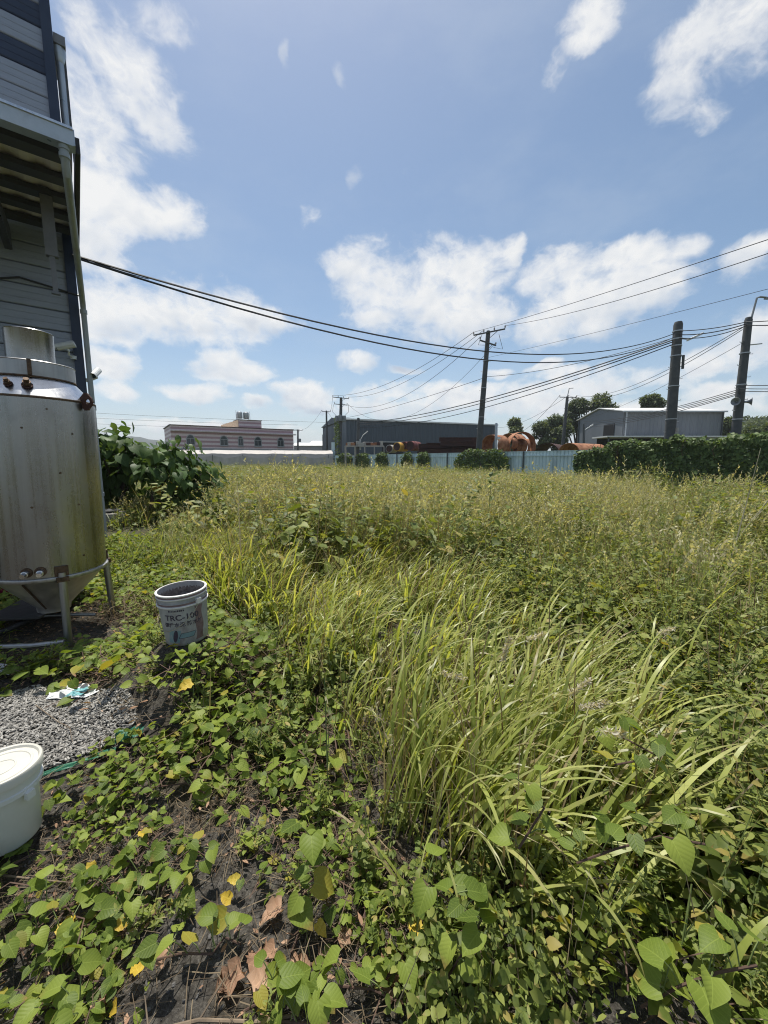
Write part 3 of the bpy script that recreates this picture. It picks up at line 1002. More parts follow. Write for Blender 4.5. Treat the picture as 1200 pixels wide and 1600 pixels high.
def scatter(name, label, cat, pts, rot, scl, sources, pick=None):
    """one object: ground cover grown on the given points with geometry nodes"""
    N = len(pts)
    me = bpy.data.meshes.new(name)
    me.vertices.add(N)
    me.vertices.foreach_set('co', np.asarray(pts, dtype=np.float32).ravel())
    a = me.attributes.new('rot', 'FLOAT_VECTOR', 'POINT')
    a.data.foreach_set('vector', np.asarray(rot, dtype=np.float32).ravel())
    a = me.attributes.new('scl', 'FLOAT', 'POINT')
    a.data.foreach_set('value', np.asarray(scl, dtype=np.float32))
    a = me.attributes.new('pick', 'INT', 'POINT')
    a.data.foreach_set('value', (rng.integers(0, len(sources), N) if pick is None else pick).astype(np.int32))
    me.update()
    o = link(name, me)
    tag(o, label, cat, kind='stuff')
    g = bpy.data.node_groups.new(name, 'GeometryNodeTree')
    g.interface.new_socket('Geometry', in_out='INPUT', socket_type='NodeSocketGeometry')
    g.interface.new_socket('Geometry', in_out='OUTPUT', socket_type='NodeSocketGeometry')
    nd = g.nodes
    gi, go = nd.new('NodeGroupInput'), nd.new('NodeGroupOutput')
    jn = nd.new('GeometryNodeJoinGeometry')
    for src in sources[::-1]:
        oi = nd.new('GeometryNodeObjectInfo')
        oi.inputs['Object'].default_value = src
        oi.inputs['As Instance'].default_value = False
        gti = nd.new('GeometryNodeGeometryToInstance')
        g.links.new(oi.outputs['Geometry'], gti.inputs[0])
        g.links.new(gti.outputs[0], jn.inputs[0])
    iop = nd.new('GeometryNodeInstanceOnPoints')
    iop.inputs['Pick Instance'].default_value = True

    def attr(nm, typ):
        q = nd.new('GeometryNodeInputNamedAttribute')
        q.data_type = typ
        q.inputs['Name'].default_value = nm
        return q.outputs['Attribute']

    e2r = nd.new('FunctionNodeEulerToRotation')
    g.links.new(attr('rot', 'FLOAT_VECTOR'), e2r.inputs[0])
    g.links.new(gi.outputs[0], iop.inputs['Points'])
    g.links.new(jn.outputs[0], iop.inputs['Instance'])
    g.links.new(attr('pick', 'INT'), iop.inputs['Instance Index'])
    g.links.new(e2r.outputs[0], iop.inputs['Rotation'])
    g.links.new(attr('scl', 'FLOAT'), iop.inputs['Scale'])
    g.links.new(iop.outputs[0], go.inputs[0])
    md = o.modifiers.new('growth', 'NODES')
    md.node_group = g
    return o


def in_poly(x, y, poly):
    x, y = np.asarray(x), np.asarray(y)
    inside = np.zeros(x.shape, dtype=bool)
    n = len(poly)
    for i in range(n):
        x0, y0 = poly[i][0], poly[i][1]
        x1, y1 = poly[(i + 1) % n][0], poly[(i + 1) % n][1]
        c = ((y0 > y) != (y1 > y)) & (x < (x1 - x0) * (y - y0) / (y1 - y0 + 1e-12) + x0)
        inside ^= c
    return inside


def gpoly(pts):
    return [ground(px, py).xy[:] for px, py in pts]


def sample_poly(poly, density, avoid=()):
    xs, ys = [p[0] for p in poly], [p[1] for p in poly]
    A = (max(xs) - min(xs)) * (max(ys) - min(ys))
    n = max(1, int(A * density))
    x, y = rng.uniform(min(xs), max(xs), n), rng.uniform(min(ys), max(ys), n)
    k = in_poly(x, y, poly)
    x, y = x[k], y[k]
    for av in avoid:
        k = ~in_poly(x, y, av) if not isinstance(av, tuple) else ((x - av[0]) ** 2 + (y - av[1]) ** 2 > av[2] ** 2)
        x, y = x[k], y[k]
    return x, y


def upright(n, tilt=0.12, wind=None):
    r = rng.normal(0, tilt, (n, 3))
    r[:, 2] = rng.uniform(0, 6.283, n) if wind is None else rng.normal(wind, 0.35, n)
    return r


# ------------------------------------------------------------------ factory building at the side of the field
WALL_Y = 8.0
CORNER = at(126, 520, WALL_Y)
CX, CY = CORNER.x, CORNER.y
DIRW = Vector((math.sin(R(52.4)), math.cos(R(52.4)), 0))       # along the facade towards its far corner
NRM = Vector((DIRW.y, -DIRW.x, 0))                             # out of the facade
RZ = math.atan2(DIRW.y, DIRW.x)                                # local x = along facade


def build_factory():
    L, D, H = 7.0, 9.0, 13.0
    root = empty('factory_building', (CX, CY, 0), 'tall factory with blue grey horizontal siding, navy corner trim and a lean-to canopy', 'building', rz=RZ)
    # local frame: x along facade (0 at the far corner, negative towards the camera), -y out of the facade, z up
    MB().box((-L / 2 - 0.05, D / 2 + 0.03, H / 2), (L - 0.1, D - 0.1, H)).build('wall', M['siding'], root)
    ph = 0.36
    p_me = {}

    def plank(mt):
        if mt not in p_me:
            mb = MB()
            x0, x1 = -L, -0.13
            prof = [(0, 0.010), (-0.014, 0.016), (-0.024, 0.03), (-0.024, 0.112), (-0.018, 0.117), (-0.018, 0.127), (-0.024, 0.132), (-0.024, 0.228), (-0.018, 0.233), (-0.018, 0.243), (-0.024, 0.248), (-0.024, ph - 0.02), (-0.014, ph - 0.004), (0, ph - 0.003)]
            n = len(prof)
            V = [(x0, y, z) for y, z in prof] + [(x1, y, z) for y, z in prof]
            F = [[i, i + 1, n + i + 1, n + i] for i in range(n - 1)]
            mb.add(V, F)
            p_me[mt] = mesh_np('siding_plank', mb.v, mb.f, M[mt])
        return p_me[mt]

    zs, i = 0.03, 0
    while zs < H - 0.4:
        link('siding_plank', plank('navy' if i in (23, 25, 28, 29) else 'siding'), root, loc=(0, 0, zs))
        zs += ph
        i += 1
    MB().box((-0.065, -0.02, H / 2), (0.15, 0.10, H)).box((0.0, 0.06, H / 2), (0.022, 0.12, H)).build('corner_trim', M['navy'], root)
    # lean-to canopy
    zf, zw, out = CAN_Z, CAN_Z + 0.36, CAN_OUT
    cn = empty('canopy', (0, 0, 0), None, None)
    cn.parent = root
    sl = (zw - zf) / out
    roof = MB()
    nx, wv = 46, 0.03
    xs = np.linspace(-L, 0.02, nx * 2)
    V, F = [], []
    for i, x in enumerate(xs):
        h = wv if (i // 2) % 2 else 0.0
        V += [(x, -0.05, zw + h), (x, -out, zf + h)]
    for i in range(len(xs) - 1):
        F.append([2 * i, 2 * i + 1, 2 * i + 3, 2 * i + 2])
    roof.add(V, F)
    roof.build('roof_sheet', M['soffit'], cn)
    pm = mesh_np('purlin', *(lambda b: (b.v, b.f))(MB().box((-L / 2, 0, -0.09), (L - 0.04, 0.20, 0.07))), M['purlin'])
    for i in range(5):
        y = -0.35 - i * (out - 0.6) / 4
        link('purlin', pm, cn, loc=(0, y, zw + y * sl + 0.035))
    rm = MB()
    for xr in (-0.9, -3.2, -5.6):
        pts = [(-0.06, -0.03), (-0.06, -out + 0.15)]
        rm.prism([(xr - 0.05, -0.06, zw - 0.19), (xr - 0.05, -out + 0.1, zf - 0.17), (xr - 0.05, -out + 0.1, zf - 0.30), (xr - 0.05, -0.06, zw - 0.55)], None, (0.10, 0, 0))
    rm.build('rafter', M['purlin'], cn)
    # hanging tapered bracket under the canopy
    MB().box((BR[0], BR[1], zf - 0.28), (0.15, 0.10, 0.95)).box((BR[0], BR[1], zf - 1.0), (0.065, 0.06, 0.55)).box((BR[0], BR[1], zf - 1.28), (0.11, 0.07, 0.025)).build('hanging_bracket', M['bracket'], cn)
    g = MB()
    prof = [(-out - 0.16, 0.11), (-out - 0.17, 0.11), (-out - 0.17, 0.08), (-out - 0.15, -0.08), (-out + 0.0, -0.08), (-out + 0.0, 0.05), (-out - 0.012, 0.05), (-out - 0.012, -0.065), (-out - 0.138, -0.065), (-out - 0.15, 0.095)]
    g.prism([(-L, y, zf + z) for y, z in prof], None, (L + 0.03, 0, 0))
    g.box((0.037, -out - 0.08, zf + 0.012), (0.014, 0.155, 0.175))
    g.build('gutter', M['gutter'], cn)
    MB().box((-L / 2 + 0.01, -out - 0.178, zf + 0.092), (L + 0.04, 0.02, 0.028)).build('gutter_lip', M['steel_bright'], cn)
    dp = MB()
    x, y, xe, ye = -0.07, -out - 0.08, 0.075, -0.09
    dp.tube([(x, y, zf - 0.07), (x, y, zf - 0.20), (x + 0.01, y + 0.10, zf - 0.33), (xe - 0.005, ye - 0.12, 4.56), (xe, ye, 4.42), (xe, ye, 0.0)], 0.046, 14)
    for z in (zf - 0.10, zf - 0.19):
        dp.lathe([(0.045, -0.03), (0.056, -0.026), (0.056, 0.026), (0.045, 0.03)], 14, (x, y, z))
    for z in (4.40, 2.6, 0.9):
        dp.lathe([(0.045, -0.04), (0.058, -0.035), (0.058, 0.035), (0.045, 0.04)], 14, (xe, ye, z))
    dp.build('downpipe', M['pvc'], cn, smooth=True)
    MB().prism([(0.046, -out + 0.02, zf + 0.13), (0.046, -out + 0.02, zf - 0.05), (0.046, -0.3, zw - 0.35), (0.046, -0.1, zw + 0.1)], None, (0.05, 0.0, 0.0)).build('end_flashing', M['black'], cn)
    # cable duct line along the wall under the canopy
    MB().tube([(-L, -0.06, zw - 0.95), (-2.2, -0.06, zw - 1.0), (-1.2, -0.10, zw - 1.12), (-0.8, -0.07, zw - 0.98), (-0.3, -0.08, zw - 1.05), (0.05, -0.08, zw - 1.1)], 0.016, 6).build('wall_cable', M['cable'], root)
    # downpipe and gutter end on the flank above
    u = MB().tube([(0.085, 0.12, 7.3), (0.085, 0.12, 8.75)], 0.062, 14)
    u.lathe([(0.062, 0), (0.08, 0.04), (0.10, 0.16), (0.10, 0.24)], 14, (0.085, 0.12, 8.7), True)
    u.build('upper_downpipe', M['gutter'], root, smooth=True)
    MB().box((0.10, 0.45, 9.02), (0.17, 0.9, 0.15)).build('upper_gutter', M['bracket'], root)
    MB().box((0.165, 0.25, 8.15), (0.02, 0.30, 1.75)).build('flank_flashing', M['purlin'], root)
    return root


CAN_Z, CAN_OUT = 5.42, 3.3
BR = (-0.30, -1.7)
factory = build_factory()
FM = Matrix.Translation((CX, CY, 0)) @ Matrix.Rotation(RZ, 4, 'Z')


def bullet_camera(loc, yaw, pitch, label, wallv):
    root = empty('security_camera', loc, label, 'security camera', 'security cameras on the factory corner')
    q = Matrix.Rotation(yaw, 3, 'Z') @ Matrix.Rotation(pitch, 3, 'Y')
    h = MB()
    n = 14
    prof = [(-0.17, 0.048), (-0.165, 0.056), (0.12, 0.056), (0.125, 0.05)]
    V, F = [], []
    for xx, r in prof:
        for k in range(n):
            a = 2 * math.pi * k / n
            V.append(q @ Vector((xx, r * math.cos(a), r * math.sin(a) * 1.0)))
    for i in range(len(prof) - 1):
        for k in range(n):
            a, b = i * n + k, i * n + (k + 1) % n
            F.append([a, b, b + n, a + n])
    F.append(list(range(n))[::-1])
    h.add(V, F)
    h.build('housing', M['camwhite'], root, smooth=True)
    hood = MB()
    V, F = [], []
    m = 9
    for xx in (-0.16, 0.17):
        for k in range(m):
            a = R(-15) + R(210) * k / (m - 1)
            V.append(q @ Vector((xx, 0.068 * math.cos(a), 0.068 * math.sin(a) + 0.004)))
    for xx in (-0.16, 0.17):
        for k in range(m):
            a = R(-15) + R(210) * k / (m - 1)
            V.append(q @ Vector((xx, 0.064 * math.cos(a), 0.064 * math.sin(a) + 0.004)))
    for k in range(m - 1):
        F += [[k, k + 1, m + k + 1, m + k], [2 * m + k, 3 * m + k, 3 * m + k + 1, 2 * m + k + 1], [k, 2 * m + k, 2 * m + k + 1, k + 1], [m + k, m + k + 1, 3 * m + k + 1, 3 * m + k]]
    hood.add(V, F)
    hood.build('sun_hood', M['camwhite'], root)
    ln = MB()
    ln.tube([q @ Vector((0.118, 0, 0)), q @ Vector((0.132, 0, 0))], [0.050, 0.044], 14)
    ln.build('lens', M['glass'], root)
    arm = MB()
    e = Vector(wallv)
    arm.tube([q @ Vector((-0.03, 0, -0.05)), q @ Vector((-0.03, 0, -0.09)) , Vector((0, 0, -0.13)) + e * 0.4, Vector((0, 0, -0.15)) + e], 0.018, 8)
    arm.lathe([(0.0, -0.03), (0.05, -0.03), (0.05, 0.03), (0.0, 0.03)], 12, tuple(Vector((0, 0, -0.15)) + e * 0.96))
    arm.build('mount_arm', M['camwhite'], root, smooth=True)
    return root


pc = FM @ Vector((-0.42, -0.22, 0))
c1 = at(101, 541, 7.6)
bullet_camera(c1, R(205), R(18), 'pale bullet camera on the siding beside the navy corner trim, facing the tank', (FM.to_3x3() @ Vector((0.12, 0.19, 0))))
c2 = at(149, 584, 8.1)
bullet_camera(c2, R(-75), R(30), 'bullet camera reaching out past the factory corner against the sky', (-0.24, 0.05, 0.04))


# ------------------------------------------------------------------ steel tank
U = random.uniform


def build_tank():
    cx, cy = -3.13, 3.58
    r = 0.428
    root = empty('steel_tank', (cx, cy, 0), 'brushed stainless steel cone-bottomed tank standing on pipe legs beside the factory', 'tank')
    root.rotation_euler = (R(0.5), R(1.6), 0)
    zb, zt = 0.60, 2.12
    b = MB().lathe([(r, zb), (r + 0.001, zb + 0.5), (r, zb + 1.0), (r, zt)], 72)
    b.build('body', M['steel'], root, smooth=True)
    MB().lathe([(r + 0.003, zt - 0.012), (r + 0.003, zt), (0.285, zt + 0.165), (0.28, zt + 0.165)], 64).build('shoulder', M['steel_bright'], root, smooth=True)
    MB().lathe([(r + 0.006, zt - 0.02), (r + 0.008, zt - 0.012), (r + 0.006, zt - 0.004), (r - 0.001, zt)], 64).lathe([(0.302, zt + 0.155), (0.306, zt + 0.163), (0.300, zt + 0.172)], 56).build('weld_seam', M['weld'], root, smooth=True)
    MB().lathe([(0.298, zt + 0.168), (0.298, zt + 0.285), (0.302, zt + 0.29), (0.296, zt + 0.296), (0.18, zt + 0.300)], 56).build('collar', M['steel_leg'], root, smooth=True)
    MB().lathe([(0.165, zt + 0.295), (0.165, zt + 0.555), (0.168, zt + 0.562), (0.162, zt + 0.568), (0.150, zt + 0.566), (0.150, zt + 0.30)], 48).build('neck', M['steel'], root, smooth=True)
    MB().lathe([(0.0, zt + 0.545), (0.149, zt + 0.545)], 40).build('hatch_cover', M['steel_leg'], root)
    # collar joint strap
    a = R(-52)
    MB().box((0.300 * math.cos(a), 0.300 * math.sin(a), zt + 0.235), (0.02, 0.028, 0.125), a).build('collar_strap', M['weld'], root)
    # bottom ring and cone
    MB().lathe([(r, zb + 0.015), (r + 0.014, zb + 0.012), (r + 0.018, zb), (r + 0.014, zb - 0.018), (r - 0.004, zb - 0.02)], 72).build('bottom_ring', M['steel_leg'], root, smooth=True)
    MB().lathe([(r - 0.005, zb - 0.015), (0.13, 0.245), (0.125, 0.20), (0.0, 0.20)], 64).build('cone_bottom', M['steel_cone_lit'], root, smooth=True)
    a = R(-75)
    v = Vector((math.cos(a), math.sin(a), 0))
    MB().tube([v * (r + 0.0) + Vector((0, 0, zb - 0.03)), v * 0.133 + Vector((0, 0, 0.25))], 0.008, 6).build('cone_seam', M['weld'], root)
    # legs with weld pads
    for i, deg in enumerate((-40, 50, 140, 230)):
        a = R(deg)
        v = Vector((math.cos(a), math.sin(a), 0))
        top = v * (r + 0.002) + Vector((0, 0, zb + 0.045))
        foot = v * (r + 0.045) + Vector((0, 0, -0.06))
        lg = MB().tube([top + v * 0.0, foot], [0.030, 0.030], 16)
        lo = lg.build('leg', M['steel_leg'], root, smooth=True)
        pad = MB().box(v * (r + 0.002) + Vector((0, 0, zb + 0.06)), (0.03, 0.095, 0.085), a).box(v * (r + 0.016) + Vector((0, 0, zb - 0.01)), (0.05, 0.085, 0.04), a)
        pad.build('bracket', M['weld'], lo)
    # outlets near the bottom
    for deg in (-70, -58):
        a = R(deg)
        v = Vector((math.cos(a), math.sin(a), 0))
        o = MB().tube([v * (r - 0.01) + Vector((0, 0, zb + 0.075)), v * (r + 0.05) + Vector((0, 0, zb + 0.07)), v * (r + 0.052) + Vector((0, 0, zb + 0.07)), v * (r + 0.085) + Vector((0, 0, zb + 0.065))], [0.026, 0.026, 0.020, 0.018], 14)
        oo = o.build('outlet', M['steel_bright'], root, smooth=True)
        MB().tube([v * (r - 0.004) + Vector((0, 0, zb + 0.075)), v * (r + 0.004) + Vector((0, 0, zb + 0.075))], 0.042, 16).build('weld_ring', M['weld'], oo)
    # sockets on the shoulder
    for deg, s in ((-73, 1.0), (-55, 1.25)):
        a = R(deg)
        v = Vector((math.cos(a), math.sin(a), 0))
        nn = (v + Vector((0, 0, 1.05))).normalized()
        p = v * 0.372 + Vector((0, 0, zt + 0.080))
        o = MB().tube([p - nn * 0.01, p + nn * 0.028 * s, p + nn * 0.0281 * s, p + nn * 0.05 * s], [0.022 * s, 0.022 * s, 0.015 * s, 0.015 * s], 10)
        oo = o.build('socket', M['weld'], root)
        MB().tube([p - nn * 0.004, p + nn * 0.004], 0.030 * s, 14).build('weld_ring', M['rust_dark'], oo)
    # lifting lug at the shoulder
    a = R(-2)
    v = Vector((math.cos(a), math.sin(a), 0))
    t = Vector((-v.y, v.x, 0))
    lug = MB()
    n = 14
    c = v * (r + 0.035) + Vector((0, 0, zt - 0.005))
    ring_o, ring_i = [], []
    for k in range(n):
        q = 2 * math.pi * k / n
        ro = 0.05 + 0.012 * abs(math.cos(q * 2))
        ring_o.append(c + v * ro * math.cos(q) + Vector((0, 0, 1.25 * ro * math.sin(q))))
        ring_i.append(c + v * (0.015 + 0.022 * math.cos(q)) + Vector((0, 0, 0.022 * math.sin(q))))
    V = [p + t * s for s in (-0.008, 0.008) for p in ring_o] + [p + t * s for s in (-0.008, 0.008) for p in ring_i]
    F = []
    for k in range(n):
        j = (k + 1) % n
        F += [[k, j, n + j, n + k], [2 * n + k, 3 * n + k, 3 * n + j, 2 * n + j], [k, 2 * n + k, 2 * n + j, j], [n + k, n + j, 3 * n + j, 3 * n + k]]
    lug.add(V, F)
    lug.build('lifting_lug', M['rust_dark'], root)
    # small tack marks on the shell
    for deg, z in ((-62, 1.86), (-18, 1.83), (-60, 1.22), (-17, 1.22), (-16, 0.76), (-57, 0.70), (-40, 2.02), (-33, 1.5)):
        a = R(deg)
        v = Vector((math.cos(a), math.sin(a), 0))
        MB().tube([v * (r - 0.002) + Vector((0, 0, z)), v * (r + 0.004) + Vector((0, 0, z))], U(0.007, 0.011), 8).build('tack_mark', M['weld'], root)
    return root


tank = build_tank()


def bar(name, pts, rad, mt, label, cat, n=10):
    base = Vector(pts[0])
    mb = MB().tube([Vector(p) - base for p in pts], rad, n)
    return tag(mb.build(name, M[mt], None, smooth=True, loc=base), label, cat)


def plank_between():
    p = [ground(-30, 972, 0.18), ground(62, 967, 0.18), ground(136, 920, 0.18), ground(104, 902, 0.18)]
    base = p[0].copy()
    mb = MB().prism([q - base for q in p], None, (0, 0, 0.014))
    return tag(mb.build('steel_plate', M['plate'], None, loc=base), 'flat dark plate lying under the cone of the steel tank', 'plate')


plank_between()
bar('steel_pipe', [ground(-40, 1012, 0.10), ground(50, 1009, 0.09), ground(100, 1003, 0.08)], 0.022, 'steel_leg', 'grey pipe on the ground in front of the tank leg', 'pipe')
bar('steel_pipe', [ground(-40, 1006, 0.12), ground(10, 985, 0.13), ground(62, 962, 0.15)], 0.022, 'black', 'black pipe slanting under the plate below the tank', 'pipe')
bar('steel_pipe', [ground(70, 962, 0.1), ground(110, 960, 0.1), ground(150, 960, 0.08)], 0.016, 'steel_leg', 'thin pipe behind the tank leg in the tank shadow', 'pipe')


def maroon_tub():
    c = ground(-30, 945)
    root = empty('plastic_tub', (c.x - 0.05, c.y + 0.25, 0), 'maroon plastic tub half hidden behind the steel tank', 'tub')
    MB().lathe([(0.0, 0.02), (0.30, 0.02), (0.33, 0.05), (0.37, 0.40), (0.37, 0.46), (0.35, 0.46), (0.31, 0.06)], 36).build('body', M['maroon'], root, smooth=True)
    MB().lathe([(0.37, 0.42), (0.40, 0.43), (0.405, 0.46), (0.39, 0.475), (0.35, 0.47)], 36).build('rim', M['maroon'], root, smooth=True)


maroon_tub()


# ------------------------------------------------------------------ buckets
def text_mesh(body, size, extrude=0.0):
    cu = bpy.data.curves.new('lettering', 'FONT')
    cu.body = body
    cu.size = size
    cu.align_x = 'CENTER'
    cu.resolution_u = 3
    cu.offset = size * 0.022
    o = bpy.data.objects.new('lettering', cu)
    COL.objects.link(o)
    dg = bpy.context.evaluated_depsgraph_get()
    me = o.evaluated_get(dg).to_mesh()
    V = np.array([v.co[:] for v in me.vertices]) if len(me.vertices) else np.zeros((0, 3))
    F = [list(p.vertices) for p in me.polygons]
    o.evaluated_get(dg).to_mesh_clear()
    bpy.data.objects.remove(o)
    bpy.data.curves.remove(cu)
    return V, F


def wrap(V, F, ang0, z0, rfun, lift=0.0012, shear=0.0):
    """lay flat lettering (x right, y up) onto a round bucket wall; split long faces by using many vertices is not needed at this size"""
    out = []
    for x, y, _ in V:
        z = z0 + y
        r = rfun(z) + lift
        a = ang0 + x / r
        out.append((r * math.cos(a), r * math.sin(a), z + shear * x))
    return out, F


def fine_poly(pts, k=8):
    """subdivide polygon outline so that it follows the curve"""
    out = []
    n = len(pts)
    for i in range(n):
        a, b = Vector(pts[i]), Vector(pts[(i + 1) % n])
        for j in range(k):
            p = a.lerp(b, j / k)
            out.append((p.x, p.y, 0))
    return out


def quad_patch(x0, x1, y0, y1, sh=0.0, n=8):
    V, F = [], []
    for i in range(n + 1):
        t = i / n
        V += [(x0 + (x1 - x0) * t, y0, 0), (x0 + (x1 - x0) * t + sh, y1, 0)]
    F = [[2 * i, 2 * i + 2, 2 * i + 3, 2 * i + 1] for i in range(n)]
    return V, F


def build_bucket():
    bz = gzf(MOUND.x, MOUND.y)
    root = empty('paint_bucket', (MOUND.x, MOUND.y, bz - 0.005), 'grey plastic bucket with printed lettering, open top, standing among heart-shaped vine leaves', 'bucket')
    root.rotation_euler = (R(2.5), R(-2.0), 0)
    H, r0, r1 = 0.375, 0.139, 0.160
    rf = lambda z: r0 + (r1 - r0) * max(0, min(1, z / 0.29))
    MB().lathe([(0.0, 0.008), (r0 - 0.006, 0.008), (r0 - 0.004, 0.0), (r0, 0.006)] + [(rf(z), z) for z in np.linspace(0.02, 0.29, 8)] + [(r1, 0.355), (r1 - 0.003, H), (r1 - 0.008, H)] + [(rf(z) - 0.005, z) for z in (0.29, 0.18, 0.10)], 56).build('body', M['bucket'], root, smooth=True)
    for z, w, t in ((0.372, 0.006, 0.007), (0.347, 0.004, 0.006), (0.292, 0.0055, 0.008)):
        MB().lathe([(r1 - 0.002, z - w), (r1 + t, z - w * 0.8), (r1 + t + 0.001, z + w * 0.6), (r1 + t * 0.5, z + w), (r1 - 0.006, z + w)], 56).build('rim', M['bucket_rim'], root, smooth=True)
    MB().lathe([(r1 - 0.001, 0.313), (r1 + 0.005, 0.314), (r1 + 0.005, 0.318), (r1 - 0.001, 0.319)], 56).build('rib', M['bucket'], root, smooth=True)
    MB().lathe([(rf(z) - 0.0065, z) for z in (0.356, 0.29, 0.25, 0.21)], 40).build('inner_wall', M['bucket_in'], root, smooth=True)
    for z0_, z1_ in ((0.352, 0.365), (0.300, 0.312)):
        MB().lathe([(r1 + 0.0012, z0_), (r1 + 0.0012, z1_)], 56).build('rim_gap_shade', M['stain'], root, smooth=True)  # dark bands painted as the shaded gaps between the rims
    # soil inside
    n = 28
    V = [(0, 0, 0.235)]
    for rr in (0.06, 0.11, 0.147):
        for k in range(n):
            a = 2 * math.pi * k / n
            V.append((rr * math.cos(a), rr * math.sin(a), 0.235 + U(-0.015, 0.02) + 0.05 * (rr / 0.147) * math.sin(a)))
    F = [[0, 1 + k, 1 + (k + 1) % n] for k in range(n)]
    for i in range(2):
        for k in range(n):
            a, b = 1 + i * n + k, 1 + i * n + (k + 1) % n
            F.append([a, a + n, b + n, b])
    MB().add(V, F).build('soil', M['bucket_in'], root, smooth=True)
    # the side of the bucket that faces the camera
    face = math.atan2(-MOUND.y, -MOUND.x)
    V, F = text_mesh('TRC-100', 0.058)
    V[:, 0] *= 1.05
    if len(V):
        w, f = wrap(V, F, face - 0.12, 0.198, rf, shear=0.0)
        MB().add(w, f).build('lettering', M['ink'], root)
    V, F = text_mesh('\u5f48\u6027\u6c34\u6ce5 \u9632\u6c34\u6750', 0.036)
    if len(V):
        w, f = wrap(V, F, face - 0.08, 0.152, rf)
        MB().add(w, f).build('lettering', M['ink'], root)
    # illegible small line above: row of short strokes
    sm = MB()
    x = -0.085
    while x < 0.02:
        ww = U(0.004, 0.009)
        v, f = quad_patch(x, x + ww, 0, U(0.009, 0.014), 0, 2)
        v, f = wrap(v, f, face - 0.10, 0.262, rf)
        sm.add(v, f)
        x += ww + U(0.002, 0.005)
    sm.build('print_mark', M['ink'], root)
    # picture print: dark sleeve shape and a slanted panel
    v = [(math.cos(q) * 0.016 + 0.25 * math.sin(q) * 0.04, math.sin(q) * 0.046, 0) for q in np.linspace(0, 6.283, 20, endpoint=False)]
    v, f = wrap(v, [list(range(20))], face - 0.50, 0.078, rf)
    MB().add(v, f).build('print_mark', M['ink'], root)
    v, f = quad_patch(-0.04, 0.052, 0, 0.034, 0.018)
    v, f = wrap(v, f, face - 0.06, 0.062, rf)
    MB().add(v, f).build('print_mark', M['ink_teal'], root)
    fr = MB()
    for x0, x1, y0, y1, sh in ((-0.042, 0.054, -0.003, 0.0, 0), (-0.024, 0.072, 0.034, 0.037, 0), (-0.044, -0.040, 0, 0.034, 0.018), (0.052, 0.056, 0, 0.034, 0.018)):
        v, f = quad_patch(x0, x1, y0, y1, sh)
        fr.add(*wrap(v, f, face - 0.06, 0.062, rf, 0.0016))
    fr.build('print_mark', M['ink'], root)
    v, f = quad_patch(-0.05, 0.03, 0, 0.09, 0.02)
    v, f = wrap([(x - 0.02, y, 0) for x, y, _ in v], f, face - 0.42, 0.03, rf, 0.0006)
    MB().add(v, f).build('print_mark', M['ink_teal'], root)
    # reddish stain running down the sunny side
    sv, sf = [], []
    n = 14
    for i in range(n + 1):
        t = i / n
        for j in range(5):
            x = -0.034 + 0.068 * j / 4 + (0.008 * math.sin(t * 9 + j) if j in (0, 4) else 0)
            sv.append((x * (1 - 0.35 * math.sin(t * 3.0) * (1 if j == 0 else 0.3)), t * 0.25, 0))
    for i in range(n):
        for j in range(4):
            a = i * 5 + j
            sf.append([a, a + 1, a + 6, a + 5])
    v, f = wrap(sv, sf, face + 0.62, 0.025, rf, 0.0008)
    MB().add(v, f).build('stain', M['stain'], root)
    # handle lug and wire
    a = face + 0.62
    rr = r1 + 0.010
    MB().box((rr * math.cos(a), rr * math.sin(a), 0.312), (0.022, 0.034, 0.036), a).build('handle_lug', M['bucket_rim'], root)
    a2 = a + math.pi
    MB().box((rr * math.cos(a2), rr * math.sin(a2), 0.312), (0.022, 0.034, 0.036), a2).build('handle_lug', M['bucket_rim'], root)
    pts = []
    for i in range(21):
        t = i / 20
        q = a - math.pi * t
        drop = 0.19 * math.sin(math.pi * t) ** 0.8
        rr2 = rf(max(0.0, 0.31 - drop)) + 0.018
        pts.append((rr2 * math.cos(q), rr2 * math.sin(q), 0.31 - drop))
    MB().tube(pts, 0.0022, 6).build('handle', M['plume'], root)
    return root


bucket = build_bucket()


def build_pail():
    p = ground(0, 1198, 0.31)
    root = empty('lidded_pail', (p.x - 0.0, p.y, -0.02), 'white plastic pail with a closed round lid on the ground below the spilled pellets', 'pail')
    r1, r0, H = 0.121, 0.100, 0.315
    MB().lathe([(0, 0), (r0, 0), (r0 + 0.004, 0.006), (r1 - 0.010, H - 0.10), (r1 - 0.004, H - 0.085), (r1, H - 0.075), (r1, H - 0.02)], 56).build('body', M['pail'], root, smooth=True)
    MB().lathe([(r1 - 0.001, H - 0.095), (r1 + 0.006, H - 0.09), (r1 + 0.006, H - 0.072), (r1 - 0.001, H - 0.068)], 56).build('band', M['pail'], root, smooth=True)
    lid = MB().lathe([(r1 + 0.002, H - 0.035), (r1 + 0.011, H - 0.033), (r1 + 0.013, H), (r1 + 0.009, H + 0.007), (r1 + 0.001, H + 0.005), (r1 - 0.004, H - 0.004), (r1 - 0.018, H - 0.004), (r1 - 0.021, H - 0.001), (r1 - 0.027, H - 0.001), (r1 - 0.030, H - 0.004), (0.050, H - 0.004), (0.048, H - 0.0015), (0.044, H - 0.0015), (0.042, H - 0.004), (0.0, H - 0.004)], 64)
    lid.build('lid', M['pail_lid'], root, smooth=True)
    a = R(-10)
    MB().box(((r1 + 0.01) * math.cos(a), (r1 + 0.01) * math.sin(a), H - 0.10), (0.02, 0.03, 0.03), a).build('handle_lug', M['pail'], root)
    root.scale = (1.04, 1.04, 1.04)
    return root


pail = build_pail()


